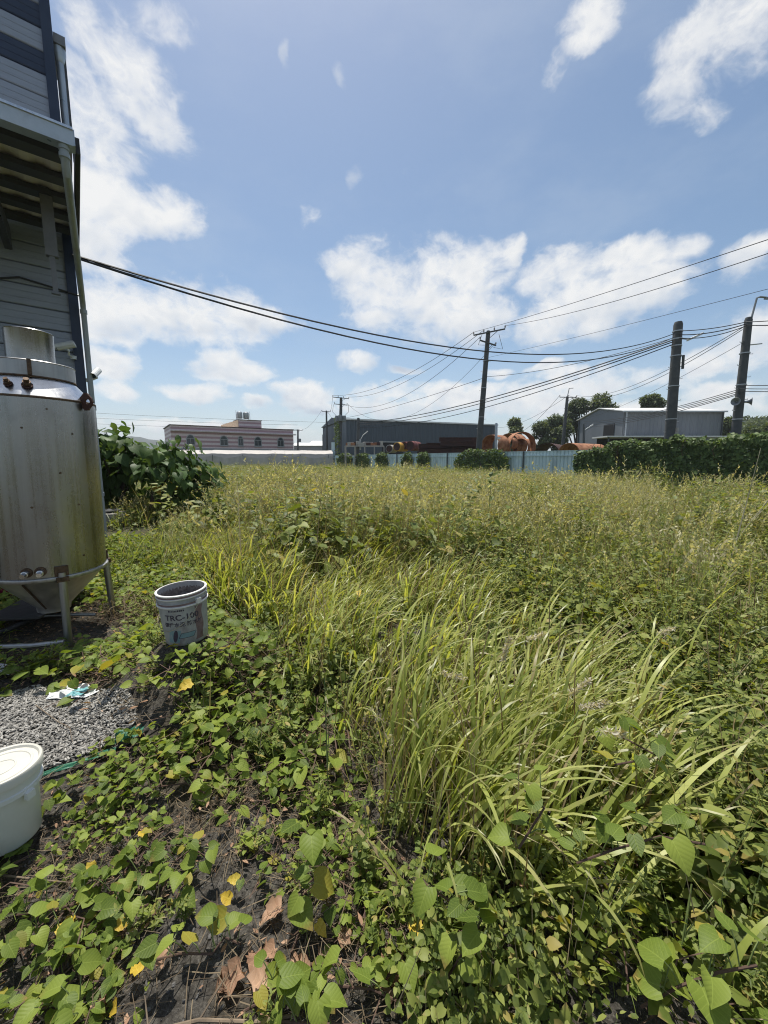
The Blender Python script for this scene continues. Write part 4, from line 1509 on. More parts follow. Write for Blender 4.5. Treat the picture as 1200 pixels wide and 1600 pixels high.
# ------------------------------------------------------------------ spilled pellets on a torn sack
PELLET = gpoly([(10, 1085), (60, 1068), (130, 1078), (200, 1100), (215, 1135), (185, 1158), (110, 1185), (55, 1205), (-40, 1190), (-60, 1110)])
PC = np.mean(np.array(PELLET), axis=0)


def build_sack():
    c = Vector((PC[0], PC[1], 0))
    root = empty('torn_sack', (c.x, c.y, gzf(c.x, c.y)), 'torn white and green woven sack spread flat under the spilled grey pellets', 'sack')

    def sheet(pxs, mt, nm, dz, wav=0.012, n=10):
        P = [ground(px, py, 0.03) for px, py in pxs]
        V, F = [], []
        for i in range(n + 1):
            for j in range(n + 1):
                s, t = i / n, j / n
                q = P[0].lerp(P[1], s).lerp(P[3].lerp(P[2], s), t)
                e = wav * math.sin(7 * s + 3 * t) + wav * 0.6 * math.sin(13 * t - 5 * s)
                V.append((q.x - c.x + e, q.y - c.y + e * 0.7, gzf(q.x, q.y) - gzf(c.x, c.y) + dz + abs(e) * 1.2))
        for i in range(n):
            for j in range(n):
                a = i * (n + 1) + j
                F.append([a, a + n + 1, a + n + 2, a + 1])
        MB().add(V, F).build(nm, M[mt], root, smooth=True)

    sheet([(-40, 1215), (215, 1150), (205, 1085), (-40, 1070)], 'sack_gap_shade', 'sheet', 0.012, 0.006)
    sheet([(70, 1090), (150, 1088), (140, 1068), (82, 1064)], 'sack', 'torn_flap', 0.055, 0.014)
    sheet([(100, 1089), (128, 1088), (140, 1076), (118, 1075)], 'sack_teal', 'printed_flap', 0.072, 0.008)
    sheet([(176, 1160), (219, 1150), (222, 1136), (180, 1147)], 'sack_green', 'folded_corner', 0.045, 0.012)
    sheet([(60, 1204), (178, 1166), (178, 1160), (64, 1197)], 'sack_green', 'hem', 0.030, 0.006)
    sheet([(-20, 1030), (10, 1055), (14, 1046), (-10, 1024)], 'sack', 'torn_flap', 0.045, 0.01)


build_sack()
pel = []
for sh in ((0.11, 0.12), (0.14, 0.16), (0.15, 0.19)):
    m_, k_ = mat_new('grey_pellet')
    oi_ = k_.n('ShaderNodeObjectInfo')
    pb = k_.n('ShaderNodeBsdfPrincipled')
    k_.put(pb.inputs['Base Color'], k_.ramp(oi_.outputs['Random'], [(0.0, (0.09, 0.085, 0.075)), (0.5, (0.24, 0.228, 0.205)), (1.0, (0.42, 0.40, 0.365))]))
    pb.inputs['Roughness'].default_value = 0.75
    finish(k_, pb.outputs[0])
    mb = MB().tube([(-0.0105, 0, 0), (-0.0093, 0, 0), (0.0093, 0, 0), (0.0105, 0, 0)], [0.0032, 0.0042, 0.0042, 0.0032], 8)
    pel.append(asset('pellet', mesh_np('pellet', mb.v, mb.f, m_, smooth=True)))
x, y = sample_poly(PELLET, 9500, [gpoly([(72, 1092), (152, 1090), (142, 1066), (80, 1062)])])
dist = np.exp(-((x - PC[0]) ** 2 / 0.16 + (y - PC[1]) ** 2 / 0.16))
z = gz(x, y) + 0.026 + 0.018 * dist + rng.uniform(0, 0.012, len(x))
rot = np.stack([rng.uniform(0, 6, len(x)), rng.normal(0, 0.25, len(x)), rng.uniform(0, 6.283, len(x))], axis=1)
scatter('pellets', 'spill of small grey rod-shaped pellets on the torn sack', 'pellets', np.stack([x, y, z], 1), rot, rng.uniform(0.8, 1.25, len(x)), pel)


# ------------------------------------------------------------------ hoarding fence and climbing vines
FA, FB = Vector((-7.9, 63.5, 0)), Vector((20.6, 15.5, 0))
FD = (FB - FA).normalized()
FN = Vector((FD.y, -FD.x, 0))
if FN.y > 0: FN = -FN
FLEN = (FB - FA).length
FH = 2.2


def build_fence():
    root = empty('hoarding_fence', FA, 'long pale blue corrugated metal hoarding fence with dark posts behind the field', 'fence', rz=math.atan2(FD.y, FD.x))
    nb = 12
    bw = FLEN / nb
    # corrugated sheet, one per bay
    mb = MB()
    prof = []
    x = 0.03
    while x < bw - 0.05:
        prof += [(x, 0.0), (x + 0.16, 0.0), (x + 0.19, 0.045), (x + 0.25, 0.045), (x + 0.28, 0.0)]
        x += 0.30
    V = [(px, py, z) for px, py in prof for z in (-0.1, FH)]
    F = [[2 * i, 2 * i + 2, 2 * i + 3, 2 * i + 1] for i in range(len(prof) - 1)]
    sh = mesh_np('fence_panel', V, F, M['fence'])
    rl = MB().box((bw / 2, -0.05, FH - 0.32), (bw, 0.05, 0.06)).box((bw / 2, -0.05, 0.55), (bw, 0.05, 0.06)).box((bw / 2, 0.02, FH + 0.02), (bw, 0.09, 0.045))
    rl_me = mesh_np('rail', rl.v, rl.f, M['fence'])
    po = MB().tube([(0, -0.085, -0.1), (0, -0.085, FH + 0.03)], 0.06, 8)
    po_me = mesh_np('post', po.v, po.f, M['fpost'])
    for i in range(nb):
        link('fence_panel', sh, root, loc=(i * bw, 0, 0))
        link('rail', rl_me, root, loc=(i * bw, 0, 0))
        link('post', po_me, root, loc=(i * bw, 0, 0))
    link('post', po_me, root, loc=(FLEN, 0, 0))


build_fence()


def fence_at(px):
    """point of the fence line seen at column px"""
    d = ray(px, 700)
    k = d.x / d.y
    # FA + s FD : (x)/(y)=k
    s = (k * FA.y - FA.x) / (FD.x - k * FD.y)
    return FA + FD * s, s


def climber(name, s0, s1, h, mt, label, n, leaf, thick=0.35, cat='vine', top_wave=0.2, group=None, low=0.0):
    p0 = FA + FD * ((s0 + s1) / 2)
    root = empty(name, (p0.x, p0.y, 0), label, cat, group)
    w = s1 - s0
    b = Bag()
    t = rng.uniform(-0.5, 0.5, n)
    prof = lambda t_: h * (1 - 0.30 * np.abs(2 * t_) ** 4) + top_wave * np.sin(t_ * w * 2.1 + s0) * 0.4 + top_wave * 0.4 * np.sin(t_ * w * 5.3 + 2)
    hh = prof(t)
    q = rng.random(n) ** 0.8
    z = low + (hh - low) * q
    bulge = thick * (0.55 + 0.45 * np.sin(t * w * 1.7 + z * 1.3) * np.cos(z * 2.3 + t * w * 3.1))
    off = bulge * (rng.random(n) ** 0.35)
    topm = z > hh - 0.25
    off = np.where(topm, rng.uniform(-thick * 0.8, thick, n), off)
    P = np.stack([FD.x * t * w + FN.x * off, FD.y * t * w + FN.y * off, z], axis=1)
    aa = rng.normal(0, 0.9, n)
    d = np.stack([FD.x * np.sin(aa) + FN.x * 0.35, FD.y * np.sin(aa) + FN.y * 0.35, -np.cos(aa) * 0.9], axis=1)
    d[topm] = np.stack([rng.normal(0, 1, topm.sum()), rng.normal(0, 1, topm.sum()), rng.normal(0, .4, topm.sum())], axis=1)
    nr = np.stack([FN.x + rng.normal(0, .45, n), FN.y + rng.normal(0, .45, n), 0.75 + rng.normal(0, .35, n)], axis=1)
    b.leaves(HEART_S, P, d, nr, leaf * rng.uniform(0.6, 1.25, n), rng.random(n))
    me = b.mesh('foliage', M[mt])
    tag(link('foliage', me, root), kind='stuff')
    st = MB()
    for i in range(max(3, int(w * 1.5))):
        tx = U(-0.45, 0.45) * w
        pts = [Vector((FD.x * tx, FD.y * tx, 0)) + FN * 0.12]
        zz = 0
        while zz < h * 0.9:
            zz += 0.3
            tx += U(-0.15, 0.15)
            pts.append(Vector((FD.x * tx, FD.y * tx, zz)) + FN * U(0.08, thick * 0.6))
        st.tube(pts, 0.014, 5)
    tag(st.build('stem', M['stem'], root), kind='stuff')
    return root


_, sA = fence_at(905)
climber('vine_hedge', sA, FLEN + 0.5, 2.78, 'vine_dark', 'long dense dark green vine hedge smothering the near end of the hoarding fence', 9500, 0.19, 0.62, 'hedge', 0.22)
for i, (c, wpx, h, lab) in enumerate([
    (757, 84, 2.48, 'widest vine clump hanging over the hoarding fence below the leaning pole'),
    (664, 18, 2.42, 'tall narrow vine clump on the hoarding fence in front of the rusty beams'),
    (638, 16, 2.32, 'low narrow vine clump on the hoarding fence right before the red drums'),
    (598, 17, 2.45, 'vine clump on the hoarding fence beneath the yellow drum'),
    (568, 20, 2.42, 'vine clump on the hoarding fence below the lamp pole'),
    (540, 22, 2.5, 'vine clump at the far end of the fence beside the transformer pole')]):
    a, s0 = fence_at(c - wpx / 2)
    b_, s1 = fence_at(c + wpx / 2)
    climber('climbing_vine', min(s0, s1), max(s0, s1), h, 'vine_mid', lab, int(500 + 240 * abs(s1 - s0)), 0.20, 0.5, 'vine', 0.15, 'vine clumps along the hoarding fence')


# ------------------------------------------------------------------ far buildings
def win_arch(w, h, mt_frame, mt_glass, parent, loc):
    """arched window: frame ring with sill and mullions, pane behind"""
    n = 10
    outl = [(-w / 2, 0), (w / 2, 0)] + [(w / 2 * math.cos(a), h - w / 2 + w / 2 * math.sin(a)) for a in np.linspace(0, math.pi, n)]
    f = MB()
    t = 0.16
    inn = [(x * (1 - 2 * t / w * 0.9), max(t, z - (t if z > h - w / 2 else 0))) for x, z in outl]
    m = len(outl)
    V = [(x, y, z) for y in (-0.10, 0.02) for x, z in outl] + [(x, y, z) for y in (-0.10, 0.02) for x, z in inn]
    F = []
    for k in range(m):
        j = (k + 1) % m
        F += [[k, j, 2 * m + j, 2 * m + k], [k, m + k, m + j, j], [2 * m + k, 2 * m + j, 3 * m + j, 3 * m + k]]
    f.add(V, F)
    f.box((0, -0.03, h * 0.35), (0.09, 0.08, h * 0.62)).box((0, -0.035, h - w / 2), (w * 0.86, 0.08, 0.10))
    f.box((0, -0.12, -0.06), (w + 0.2, 0.2, 0.1))
    fr = f.build('window', M[mt_frame], parent, loc=loc)
    g = MB()
    V = [(x * 0.95, -0.012, z) for x, z in outl]
    g.add(V, [list(range(len(V)))])
    g.build('pane', M[mt_glass], fr)
    return fr


def build_tiled_house():
    A = at(266, 664, 85)
    B = at(458, 671.5, 100)
    d = (Vector((B.x, B.y, 0)) - Vector((A.x, A.y, 0)))
    L = d.length
    rz = math.atan2(d.y, d.x)
    H = A.z
    root = empty('tiled_house', (A.x, A.y, 0), 'long low building faced with purple striped tiles, arched windows and a flat roof', 'building', rz=rz)
    D = 14
    MB().box((L / 2, D / 2, H / 2), (L, D, H)).build('wall', M['tiles'], root)
    MB().box((L / 2, 0.0, H + 0.06), (L + 0.3, 0.5, 0.16)).box((-0.0, D / 2, H + 0.058), (0.5, D, 0.15)).build('parapet_cap', M['rust_dark'], root)
    MB().box((L / 2 + 0.2, -0.35, H - 1.15), (L + 0.6, 0.8, 0.22)).build('ledge', M['coping'], root)
    MB().box((L / 2, -0.06, H - 5.3), (L + 0.1, 0.14, 1.1)).build('plinth_band', M['winframe'], root)
    for px, w in ((298, 1.75), (350, 1.75), (376, 1.2), (403, 1.75), (438.5, 1.7)):
        # where the sight line meets the facade
        k = ray(px, 690)
        kk = k.x / k.y
        dx, dy = d.x / L, d.y / L
        s = (kk * A.y - A.x) / (dx - kk * dy)
        win_arch(w, 2.3, 'winframe', 'glass', root, (s, -0.012, H - 4.15))
    bx = (14.2, 19.5)
    bh = MB().box(((bx[0] + bx[1]) / 2, 3.0, H + 0.95), (bx[1] - bx[0], 4.5, 1.9)).build('stair_house', M['tiles'], root)
    MB().box(((bx[0] + bx[1]) / 2, 3.0, H + 1.96), (bx[1] - bx[0] + 0.3, 4.8, 0.14)).build('roof_cap', M['rust_dark'], bh)
    MB().prism([(bx[0] - 0.03, 0.8, H + 0.1), (bx[0] - 0.03, 0.8, H + 1.9), (bx[0] - 2.6, 7.0, H + 1.0), (bx[0] - 2.6, 7.0, H + 0.1)], None, (-0.05, 0, 0)).build('gable', M['cream'], bh)
    # rooftop steel water tanks on a stand
    t = empty('water_tank', (0, 0, 0), None, None)
    t.parent = root
    for xx in (14.8, 16.3):
        MB().lathe([(0.0, 0), (0.62, 0), (0.66, 0.1), (0.66, 1.35), (0.5, 1.55), (0.0, 1.62)], 20, (xx, 2.0, H + 2.35)).build('drum', M['galv'], t, smooth=True)
    st = MB()
    for xx in (14.2, 17.0):
        for yy in (1.4, 2.6):
            st.box((xx, yy, H + 2.7), (0.07, 0.07, 1.4))
    st.box((17.2, 2.0, H + 2.9), (0.06, 0.06, 2.4)).box((14.0, 2.0, H + 2.9), (0.05, 0.05, 2.6))
    st.build('stand', M['winframe'], t)


build_tiled_house()


def build_net_house():
    A, B = at(236, 703, 60), at(520, 706, 64)
    d = Vector((B.x - A.x, B.y - A.y, 0))
    L = d.length
    rz = math.atan2(d.y, d.x)
    root = empty('net_house', (A.x, A.y, 0), 'low crop shelter with a white film roof and sagging brown shade net walls', 'greenhouse', rz=rz)
    H = 3.1
    # roof: scalloped film
    n = 60
    V, F = [], []
    for i in range(n + 1):
        x = L * i / n
        s = (i % 10) / 10
        sag = 0.20 * math.sin(math.pi * s) + 0.05 * math.sin(i * 1.9)
        V += [(x, -0.12, H - 1.15 - sag * 1.1), (x, 0.1, H - 0.55 - sag * 0.5), (x, 1.6, H - sag * 0.6), (x, 9, H + 0.1)]
    for i in range(n):
        for j in range(3):
            a = i * 4 + j
            F.append([a, a + 4, a + 5, a + 1])
    MB().add(V, F).build('film_roof', M['film'], root, smooth=True)
    V, F = [], []
    n = 160
    for i in range(n + 1):
        x = L * i / n
        for j in range(9):
            z = j / 8
            s = (i % 26) / 26
            top = H - 0.85 - 0.35 * math.sin(math.pi * s)
            wv = 0.06 * math.sin(i * 0.9 + j * 0.2) + 0.05 * math.sin(i * 0.37 - j * 0.3) + 0.06 * math.sin(z * 3.1)
            V.append((x, -0.35 - wv * (0.4 + 0.6 * math.sin(math.pi * z)), top * z - 0.03))
    for i in range(n):
        for j in range(8):
            a = i * 9 + j
            F.append([a, a + 9, a + 10, a + 1])
    MB().add(V, F).build('net_wall', M['net'], root, smooth=True)
    MB().box((L, 4.5, 1.1), (0.06, 9, 2.2)).build('end_net', M['net'], root)
    pm = MB().tube([(0, -0.30, 0), (0, -0.30, H - 0.75)], 0.045, 8)
    pme = mesh_np('post', pm.v, pm.f, M['fpost'])
    i = 0
    while i * (L * 26 / 160) <= L:
        link('post', pme, root, loc=(i * L * 26 / 160, 0, 0))
        i += 1


build_net_house()


def ribbed_wall(L, H, pitch=0.45, depth=0.05):
    """upright ribbed cladding in the xz plane, ribs towards -y"""
    prof = []
    x = 0.0
    while x < L - pitch * 0.5:
        prof += [(x, 0.0), (x + pitch * 0.55, 0.0), (x + pitch * 0.65, -depth), (x + pitch * 0.88, -depth)]
        x += pitch
    prof.append((L, 0.0))
    V = [(px, py, z) for px, py in prof for z in (0.0, H)]
    F = [[2 * i, 2 * i + 2, 2 * i + 3, 2 * i + 1] for i in range(len(prof) - 1)]
    return V, F


def build_slate_warehouse():
    A, B = at(541, 656, 74), at(775, 664, 86)
    d = Vector((B.x - A.x, B.y - A.y, 0))
    L = d.length
    rz = math.atan2(d.y, d.x)
    H = (A.z + B.z) / 2
    root = empty('warehouse', (A.x, A.y, 0), 'wide slate blue metal warehouse with a dark doorway behind the scrap yard', 'warehouse', rz=rz)
    D = 20
    MB().box((L / 2, D / 2 + 0.1, H / 2), (L - 0.1, D, H - 0.02)).build('shell', M['bluegrey'], root)
    MB().add(*ribbed_wall(L, H, 0.9, 0.08)).build('front_wall', M['bluegrey'], root)
    MB().prism([(-0.3, -0.25, H + 0.0), (-0.3, D + 0.3, H + 0.0), (-0.3, D / 2, H + 1.3)], None, (L + 0.6, 0, 0)).build('roof', M['bluegrey'], root)
    MB().box((L / 2, -0.33, H + 0.04), (L + 0.6, 0.14, 0.24)).build('eaves_trim', M['whiteroof'], root)
    dx = 9.2
    MB().box((dx, -0.10, 2.4), (4.4, 0.10, 4.8)).build('doorway', M['opening_shade'], root)
    MB().box((dx, -0.25, 4.95), (4.9, 0.4, 0.22)).build('door_hood', M['winframe'], root)


build_slate_warehouse()


def build_grey_shed():
    Cn = at(975, 642.5, 50)
    x0, y0, He = Cn.x, Cn.y, Cn.z
    Lx = at(1130, 642, 50).x - x0
    Wy = 11.3
    root = empty('gabled_shed', (x0, y0, 0), 'grey corrugated gabled shed with pale roof and a dark doorway in its gable', 'shed')
    Ha = He + 0.95
    MB().box((Lx / 2 + 0.02, Wy / 2, He / 2), (Lx - 0.06, Wy - 0.1, He - 0.02)).build('shell', M['greywall'], root)
    MB().add(*ribbed_wall(Lx, He, 0.5, 0.05)).build('front_wall', M['greywall'], root)
    MB().prism([(0, 0, 0), (0, Wy, 0), (0, Wy, He), (0, Wy / 2, Ha), (0, 0, He)], None, (0.03, 0, 0)).build('gable_wall', M['greywall'], root)
    rf = MB()
    for (ya, za, yb, zb) in ((-0.3, He - 0.05, Wy / 2, Ha + 0.05), (Wy + 0.3, He - 0.05, Wy / 2, Ha + 0.05)):
        rf.prism([(-0.25, ya, za), (-0.25, yb, zb), (-0.25, yb, zb + 0.10), (-0.25, ya, za + 0.10)], None, (Lx + 0.5, 0, 0))
    rf.build('roof', M['whiteroof'], root)
    MB().box((Lx / 2, -0.38, He - 0.08), (Lx + 0.5, 0.14, 0.16)).build('gutter', M['galv'], root)
    MB().tube([(0.3, -0.12, He - 0.1), (0.3, -0.12, 0)], 0.10, 8).build('downpipe', M['galv'], root)
    MB().box((-0.03, 3.0, 3.1), (0.06, 2.5, 6.2)).build('doorway', M['opening_shade'], root)
    MB().box((-0.05, Wy - 0.1, He / 2), (0.14, 0.2, He)).box((Lx + 0.02, -0.06, He / 2), (0.12, 0.14, He)).build('corner_trim', M['fpost'], root)
    # flat lean-to along its front
    a, b = at(948, 682, 46.5), at(1141, 682, 46.5)
    lt = MB().box(((a.x + b.x) / 2 - x0, 46.5 - y0 + 1.6, a.z), (b.x - a.x, 3.4, 0.16))
    lo = lt.build('lean_to_roof', M['whiteroof'], root)
    MB().box(((a.x + b.x) / 2 - x0, 46.5 - y0 + 3.0, a.z / 2 - 0.05), (b.x - a.x - 1.0, 0.1, a.z - 0.1)).build('shade_panel', M['opening_shade'], lo)  # dark sheet added to paint the shade under the lean-to roof
    ps = MB()
    for i in range(6):
        ps.box((a.x - x0 + 0.3 + i * (b.x - a.x - 0.6) / 5, 46.5 - y0 + 0.1, a.z / 2), (0.12, 0.12, a.z))
    ps.build('post', M['fpost'], lo)
    MB().box((11.2 - 5, 46.5 - y0 + 1.0, a.z - 0.9), (1.8, 0.4, 1.1)).build('crate', M['scrapwhite'], lo)


build_grey_shed()


def low_sheds():
    for (xa, xb, py, Y, mt, lab) in ((459, 512, 691, 120, 'winframe', 'low grey shed with a pale roof beyond the crop shelter'), (486, 530, 688, 135, 'winframe', 'far pale-roofed shed between the crop shelter and the slate warehouse')):
        a, b = at(xa, py, Y), at(xb, py, Y)
        root = empty('low_shed', ((a.x + b.x) / 2, Y, 0), lab, 'shed')
        w = b.x - a.x
        MB().box((0, 4, a.z / 2 - 0.5), (w, 8, a.z - 1.0)).build('wall', M[mt], root)
        MB().prism([(-w / 2 - 0.4, -0.5, a.z - 1.0), (-w / 2 - 0.4, 4, a.z), (-w / 2 - 0.4, 8.5, a.z - 1.0)], None, (w + 0.8, 0, 0)).build('roof', M['whiteroof'], root)
        for k in range(3):
            MB().box((-w / 3 + k * w / 3, -0.05, a.z * 0.45), (w * 0.12, 0.08, 1.4)).build('window', M['glass'], root)


low_sheds()


# ------------------------------------------------------------------ scrap yard behind the fence
def shell_sheet(px0, px1, pytop, Y, arc0, arc1, length, mt, label, yaw=0.0, thick=0.05, name='rusty_shell', group=None):
    """curved plate: part of a cylinder lying on its side, axis along local y"""
    a, b = at(px0, pytop, Y), at(px1, pytop, Y)
    w = b.x - a.x
    r = w / 2 if arc1 - arc0 >= math.pi * 0.95 else w / 2 / math.sin((arc1 - arc0) / 2)
    topz = a.z
    cz = topz - r
    n = 28
    V, F = [], []
    for rr in (r, r - thick):
        for yy in (0, length):
            for k in range(n + 1):
                q = arc0 + (arc1 - arc0) * k / n
                V.append((rr * math.cos(q), yy, rr * math.sin(q)))
    m = n + 1
    for k in range(n):
        F += [[k, k + 1, m + k + 1, m + k], [2 * m + k, 3 * m + k, 3 * m + k + 1, 2 * m + k + 1], [k, 2 * m + k, 2 * m + k + 1, k + 1], [m + k, m + k + 1, 3 * m + k + 1, 3 * m + k]]
    if arc1 - arc0 < 6.2:
        F += [[0, m, 3 * m, 2 * m], [n, 2 * m + n, 3 * m + n, m + n]]
    o = MB().add(V, F).build(name, M[mt], None, smooth=True, loc=((a.x + b.x) / 2, Y, cz))
    o.rotation_euler = (0, 0, yaw)
    return tag(o, label, 'scrap steel', group)


G = 'rusty rolled steel plates in the yard'
shell_sheet(750, 783, 679, 39.5, R(-50), R(230), 1.8, 'rust', 'wide orange rusted half shell just beside the leaning pole', R(-50), group=G)
shell_sheet(796, 840, 674.5, 40, R(-80), R(260), 1.0, 'rust', 'large upright rusted ring standing highest in the scrap row', R(8), 0.05, 'rusty_ring', G)
shell_sheet(776, 812, 677, 43, R(-50), R(230), 2.0, 'rust', 'dark hollow rusted half shell behind the upright ring', R(-48), group=G)
shell_sheet(800, 827, 685, 41.8, R(-50), R(230), 1.6, 'rust', 'small orange rusted arch inside the upright ring', R(-48), group=G)
shell_sheet(782, 802, 683, 41, R(-50), R(230), 1.2, 'rust', 'small dark rusted arch below the hollow half shell', R(-45), group=G)
shell_sheet(838, 872, 692, 37.5, R(25), R(155), 4.5, 'rust_dark', 'brown curved plate lying over the fence next to the upright ring', R(-35), group=G)
shell_sheet(872, 906, 692, 35, R(25), R(155), 5.0, 'rust', 'curved rusty plate lying nearest the vine hedge', R(-55), group=G)


def h_beam(px0, px1, py, Y, hh, label):
    a, b = at(px0, py, Y), at(px1, py, Y)
    L = b.x - a.x
    mb = MB().box((L / 2, 0, -0.02), (L, 0.34, 0.05)).box((L / 2, 0, -hh / 2), (L - 0.02, 0.06, hh - 0.09)).box((L / 2, 0, -hh + 0.02), (L, 0.34, 0.05))
    return tag(mb.build('steel_beam', M['rust_dark'], None, loc=(a.x, Y, a.z)), label, 'steel beam', 'rusty beams stacked behind the hoarding fence')


n_ = 0
for (x0, x1, py, Y) in ((686, 746, 683.5, 46), (688, 746, 690, 45.6), (666, 748, 692, 46.4), (654, 700, 693.5, 46), (655, 745, 697.5, 46.2), (654, 748, 701.5, 45.8), (690, 749, 686.5, 46.9), (652, 746, 705.5, 46.1)):
    n_ += 1
    h_beam(x0, x1, py, Y, 0.48, ['top beam of the dark rusty stack, ending at the leaning pole', 'second beam down in the rusty stack, short and set forward', 'long rusty beam in the middle of the stack', 'short beam end sticking out at the drum side of the stack', 'rusty beam under the middle of the stack', 'rusty beam two rows above the hoarding fence', 'rusty beam set back behind the top of the stack', 'lowest visible rusty beam just over the hoarding fence'][n_ - 1])


def drum(px0, px1, pytop, Y, L, mt, label, yaw):
    a, b = at(px0, pytop, Y), at(px1, pytop, Y)
    r = (b.x - a.x) / 2
    root = empty('steel_drum', ((a.x + b.x) / 2, Y, a.z - r), label, 'drum', 'drums and coils in the scrap yard', yaw)
    n = 24
    V, F = [], []
    pr = [(0.0, r * 0.86), (0.02, r), (L * 0.33, r), (L * 0.34, r * 1.04), (L * 0.36, r), (L * 0.66, r), (L * 0.67, r * 1.04), (L * 0.69, r), (L, r)]
    for yy, rr in pr:
        for k in range(n):
            q = 2 * math.pi * k / n
            V.append((rr * math.cos(q), yy, rr * math.sin(q)))
    for i in range(len(pr) - 1):
        for k in range(n):
            c, d = i * n + k, i * n + (k + 1) % n
            F.append([c, c + n, d + n, d])
    MB().add(V, F).build('shell', M[mt], root, smooth=True)
    MB().add([(r * 0.86 * math.cos(2 * math.pi * k / n), 0.03, r * 0.86 * math.sin(2 * math.pi * k / n)) for k in range(n)], [list(range(n))]).build('end_plate', M['rust_dark'], root)


drum(613, 627, 691, 52, 2.2, 'yellowpaint', 'yellow rolled drum in the scrap yard', R(-35))
drum(625, 637, 690, 52.5, 2.4, 'rust_red', 'dark red drum next to the yellow drum', R(-30))
drum(633, 648, 689, 51.5, 2.6, 'rust_red', 'largest dark red drum in front of the warehouse doorway', R(-28))
drum(602, 614, 695, 53, 1.8, 'scrapwhite', 'pale grey drum beside the yellow drum', R(-25))


def racks():
    a, b = at(539, 697, 56), at(600, 697, 56)
    root = empty('scrap_rack', (a.x, 56, 0), 'cluttered pale and rusty scrap rack at the far end of the fence', 'rack')
    L = b.x - a.x
    H = a.z
    fr = MB()
    for i in range(5):
        fr.box((L * i / 4, 0, H / 2), (0.12, 0.12, H)).box((L * i / 4, 1.4, H / 2), (0.12, 0.12, H))
    fr.box((L / 2, -0.02, H), (L, 0.12, 0.16)).box((L / 2, 1.42, H), (L, 0.12, 0.16)).box((L / 2, 0.7, H * 0.62), (L, 1.3, 0.12))
    fr.build('frame', M['scrapwhite'], root)
    random.seed(3)
    for i in range(14):
        s = (U(0.3, 0.9), U(0.4, 1.0), U(0.25, 0.7))
        MB().box((0.4 + (L - 0.8) * i / 13, U(0.3, 1.0), H + 0.09 + s[2] / 2 * U(0.6, 1.0)), s, U(-0.4, 0.4)).build('scrap_piece', M[random.choice(['rust', 'scrapwhite', 'rust_dark', 'scrapwhite'])], root)


racks()


# ------------------------------------------------------------------ poles
def line_pole(name, top, bot, Y, r0, r1, label, cat='utility pole', mt='concrete', group='utility poles'):
    P1 = at(top[0], top[1], Y)
    P0 = at(bot[0], bot[1], Y)
    d = (P0 - P1).normalized()
    base = P1 + d * ((0 - P1.z) / d.z)
    root = empty(name, base, label, cat, group)
    t = P1 - base
    MB().tube([d * 0.3, t * 0.5, t * 0.985, t], [r0, (r0 + r1) / 2, r1, r1 * 0.8], 18).build('pole', M[mt], root, smooth=True)
    root['_top'] = 0
    return root, base, P1


def along(base, top, f):
    return base.lerp(top, f)


def crossarm(root, base, c, half, dirx, mt='galv', n_ins=3, drop=0.0):
    dv = Vector((dirx[0], dirx[1], 0)).normalized()
    p0, p1 = c - base - dv * half, c - base + dv * half
    o = MB().box((0, 0, 0), (0.1, 0.1, 0.1))
    mb = MB()
    mid = (p0 + p1) / 2
    mb.box(mid + Vector((0, -0.28, 0)), (2 * half, 0.10, 0.10), math.atan2(dv.y, dv.x))
    mb.tube([mid + Vector((0, -0.25, -0.55)), mid + dv * half * 0.55 + Vector((0, -0.28, -0.04))], 0.025, 5)
    ao = mb.build('crossarm', M[mt], root)
    pts = []
    for i in range(n_ins):
        q = p0.lerp(p1, i / (n_ins - 1)) + Vector((0, -0.28, 0.05))
        MB().lathe([(0.03, 0), (0.03, 0.06), (0.07, 0.08), (0.03, 0.12), (0.075, 0.15), (0.03, 0.20), (0.05, 0.24), (0, 0.26)], 8, tuple(q)).build('insulator', M['insul'], ao)
        pts.append(q + base + Vector((0, 0, 0.22)))
    return pts


# leaning centre pole
pc_root, pc_b, pc_t = line_pole('utility_pole', (763, 517), (748.5, 697), 37, 0.30, 0.19, 'tall leaning concrete power pole with crossarms behind the fence', group=None)
ca = crossarm(pc_root, pc_b, along(pc_b, pc_t, 0.985), 1.45, (0.8, -0.6), 'concrete', 4)
cb = crossarm(pc_root, pc_b, along(pc_b, pc_t, 0.915), 1.2, (0.75, 0.65), 'concrete', 3)
MB().tube([along(pc_b, pc_t, 0.97) - pc_b + Vector((-0.6, -0.3, 0)), along(pc_b, pc_t, 0.93) - pc_b + Vector((-0.9, -0.4, -0.4)), along(pc_b, pc_t, 0.90) - pc_b + Vector((-0.3, -0.3, 0))], 0.02, 5).build('jumper', M['cable'], pc_root)
MB().tube([along(pc_b, pc_t, 0.97) - pc_b + Vector((0.9, -0.3, 0)), along(pc_b, pc_t, 0.91) - pc_b + Vector((1.3, -0.4, -0.5)), along(pc_b, pc_t, 0.90) - pc_b + Vector((0.5, -0.3, -0.2))], 0.02, 5).build('jumper', M['cable'], pc_root)

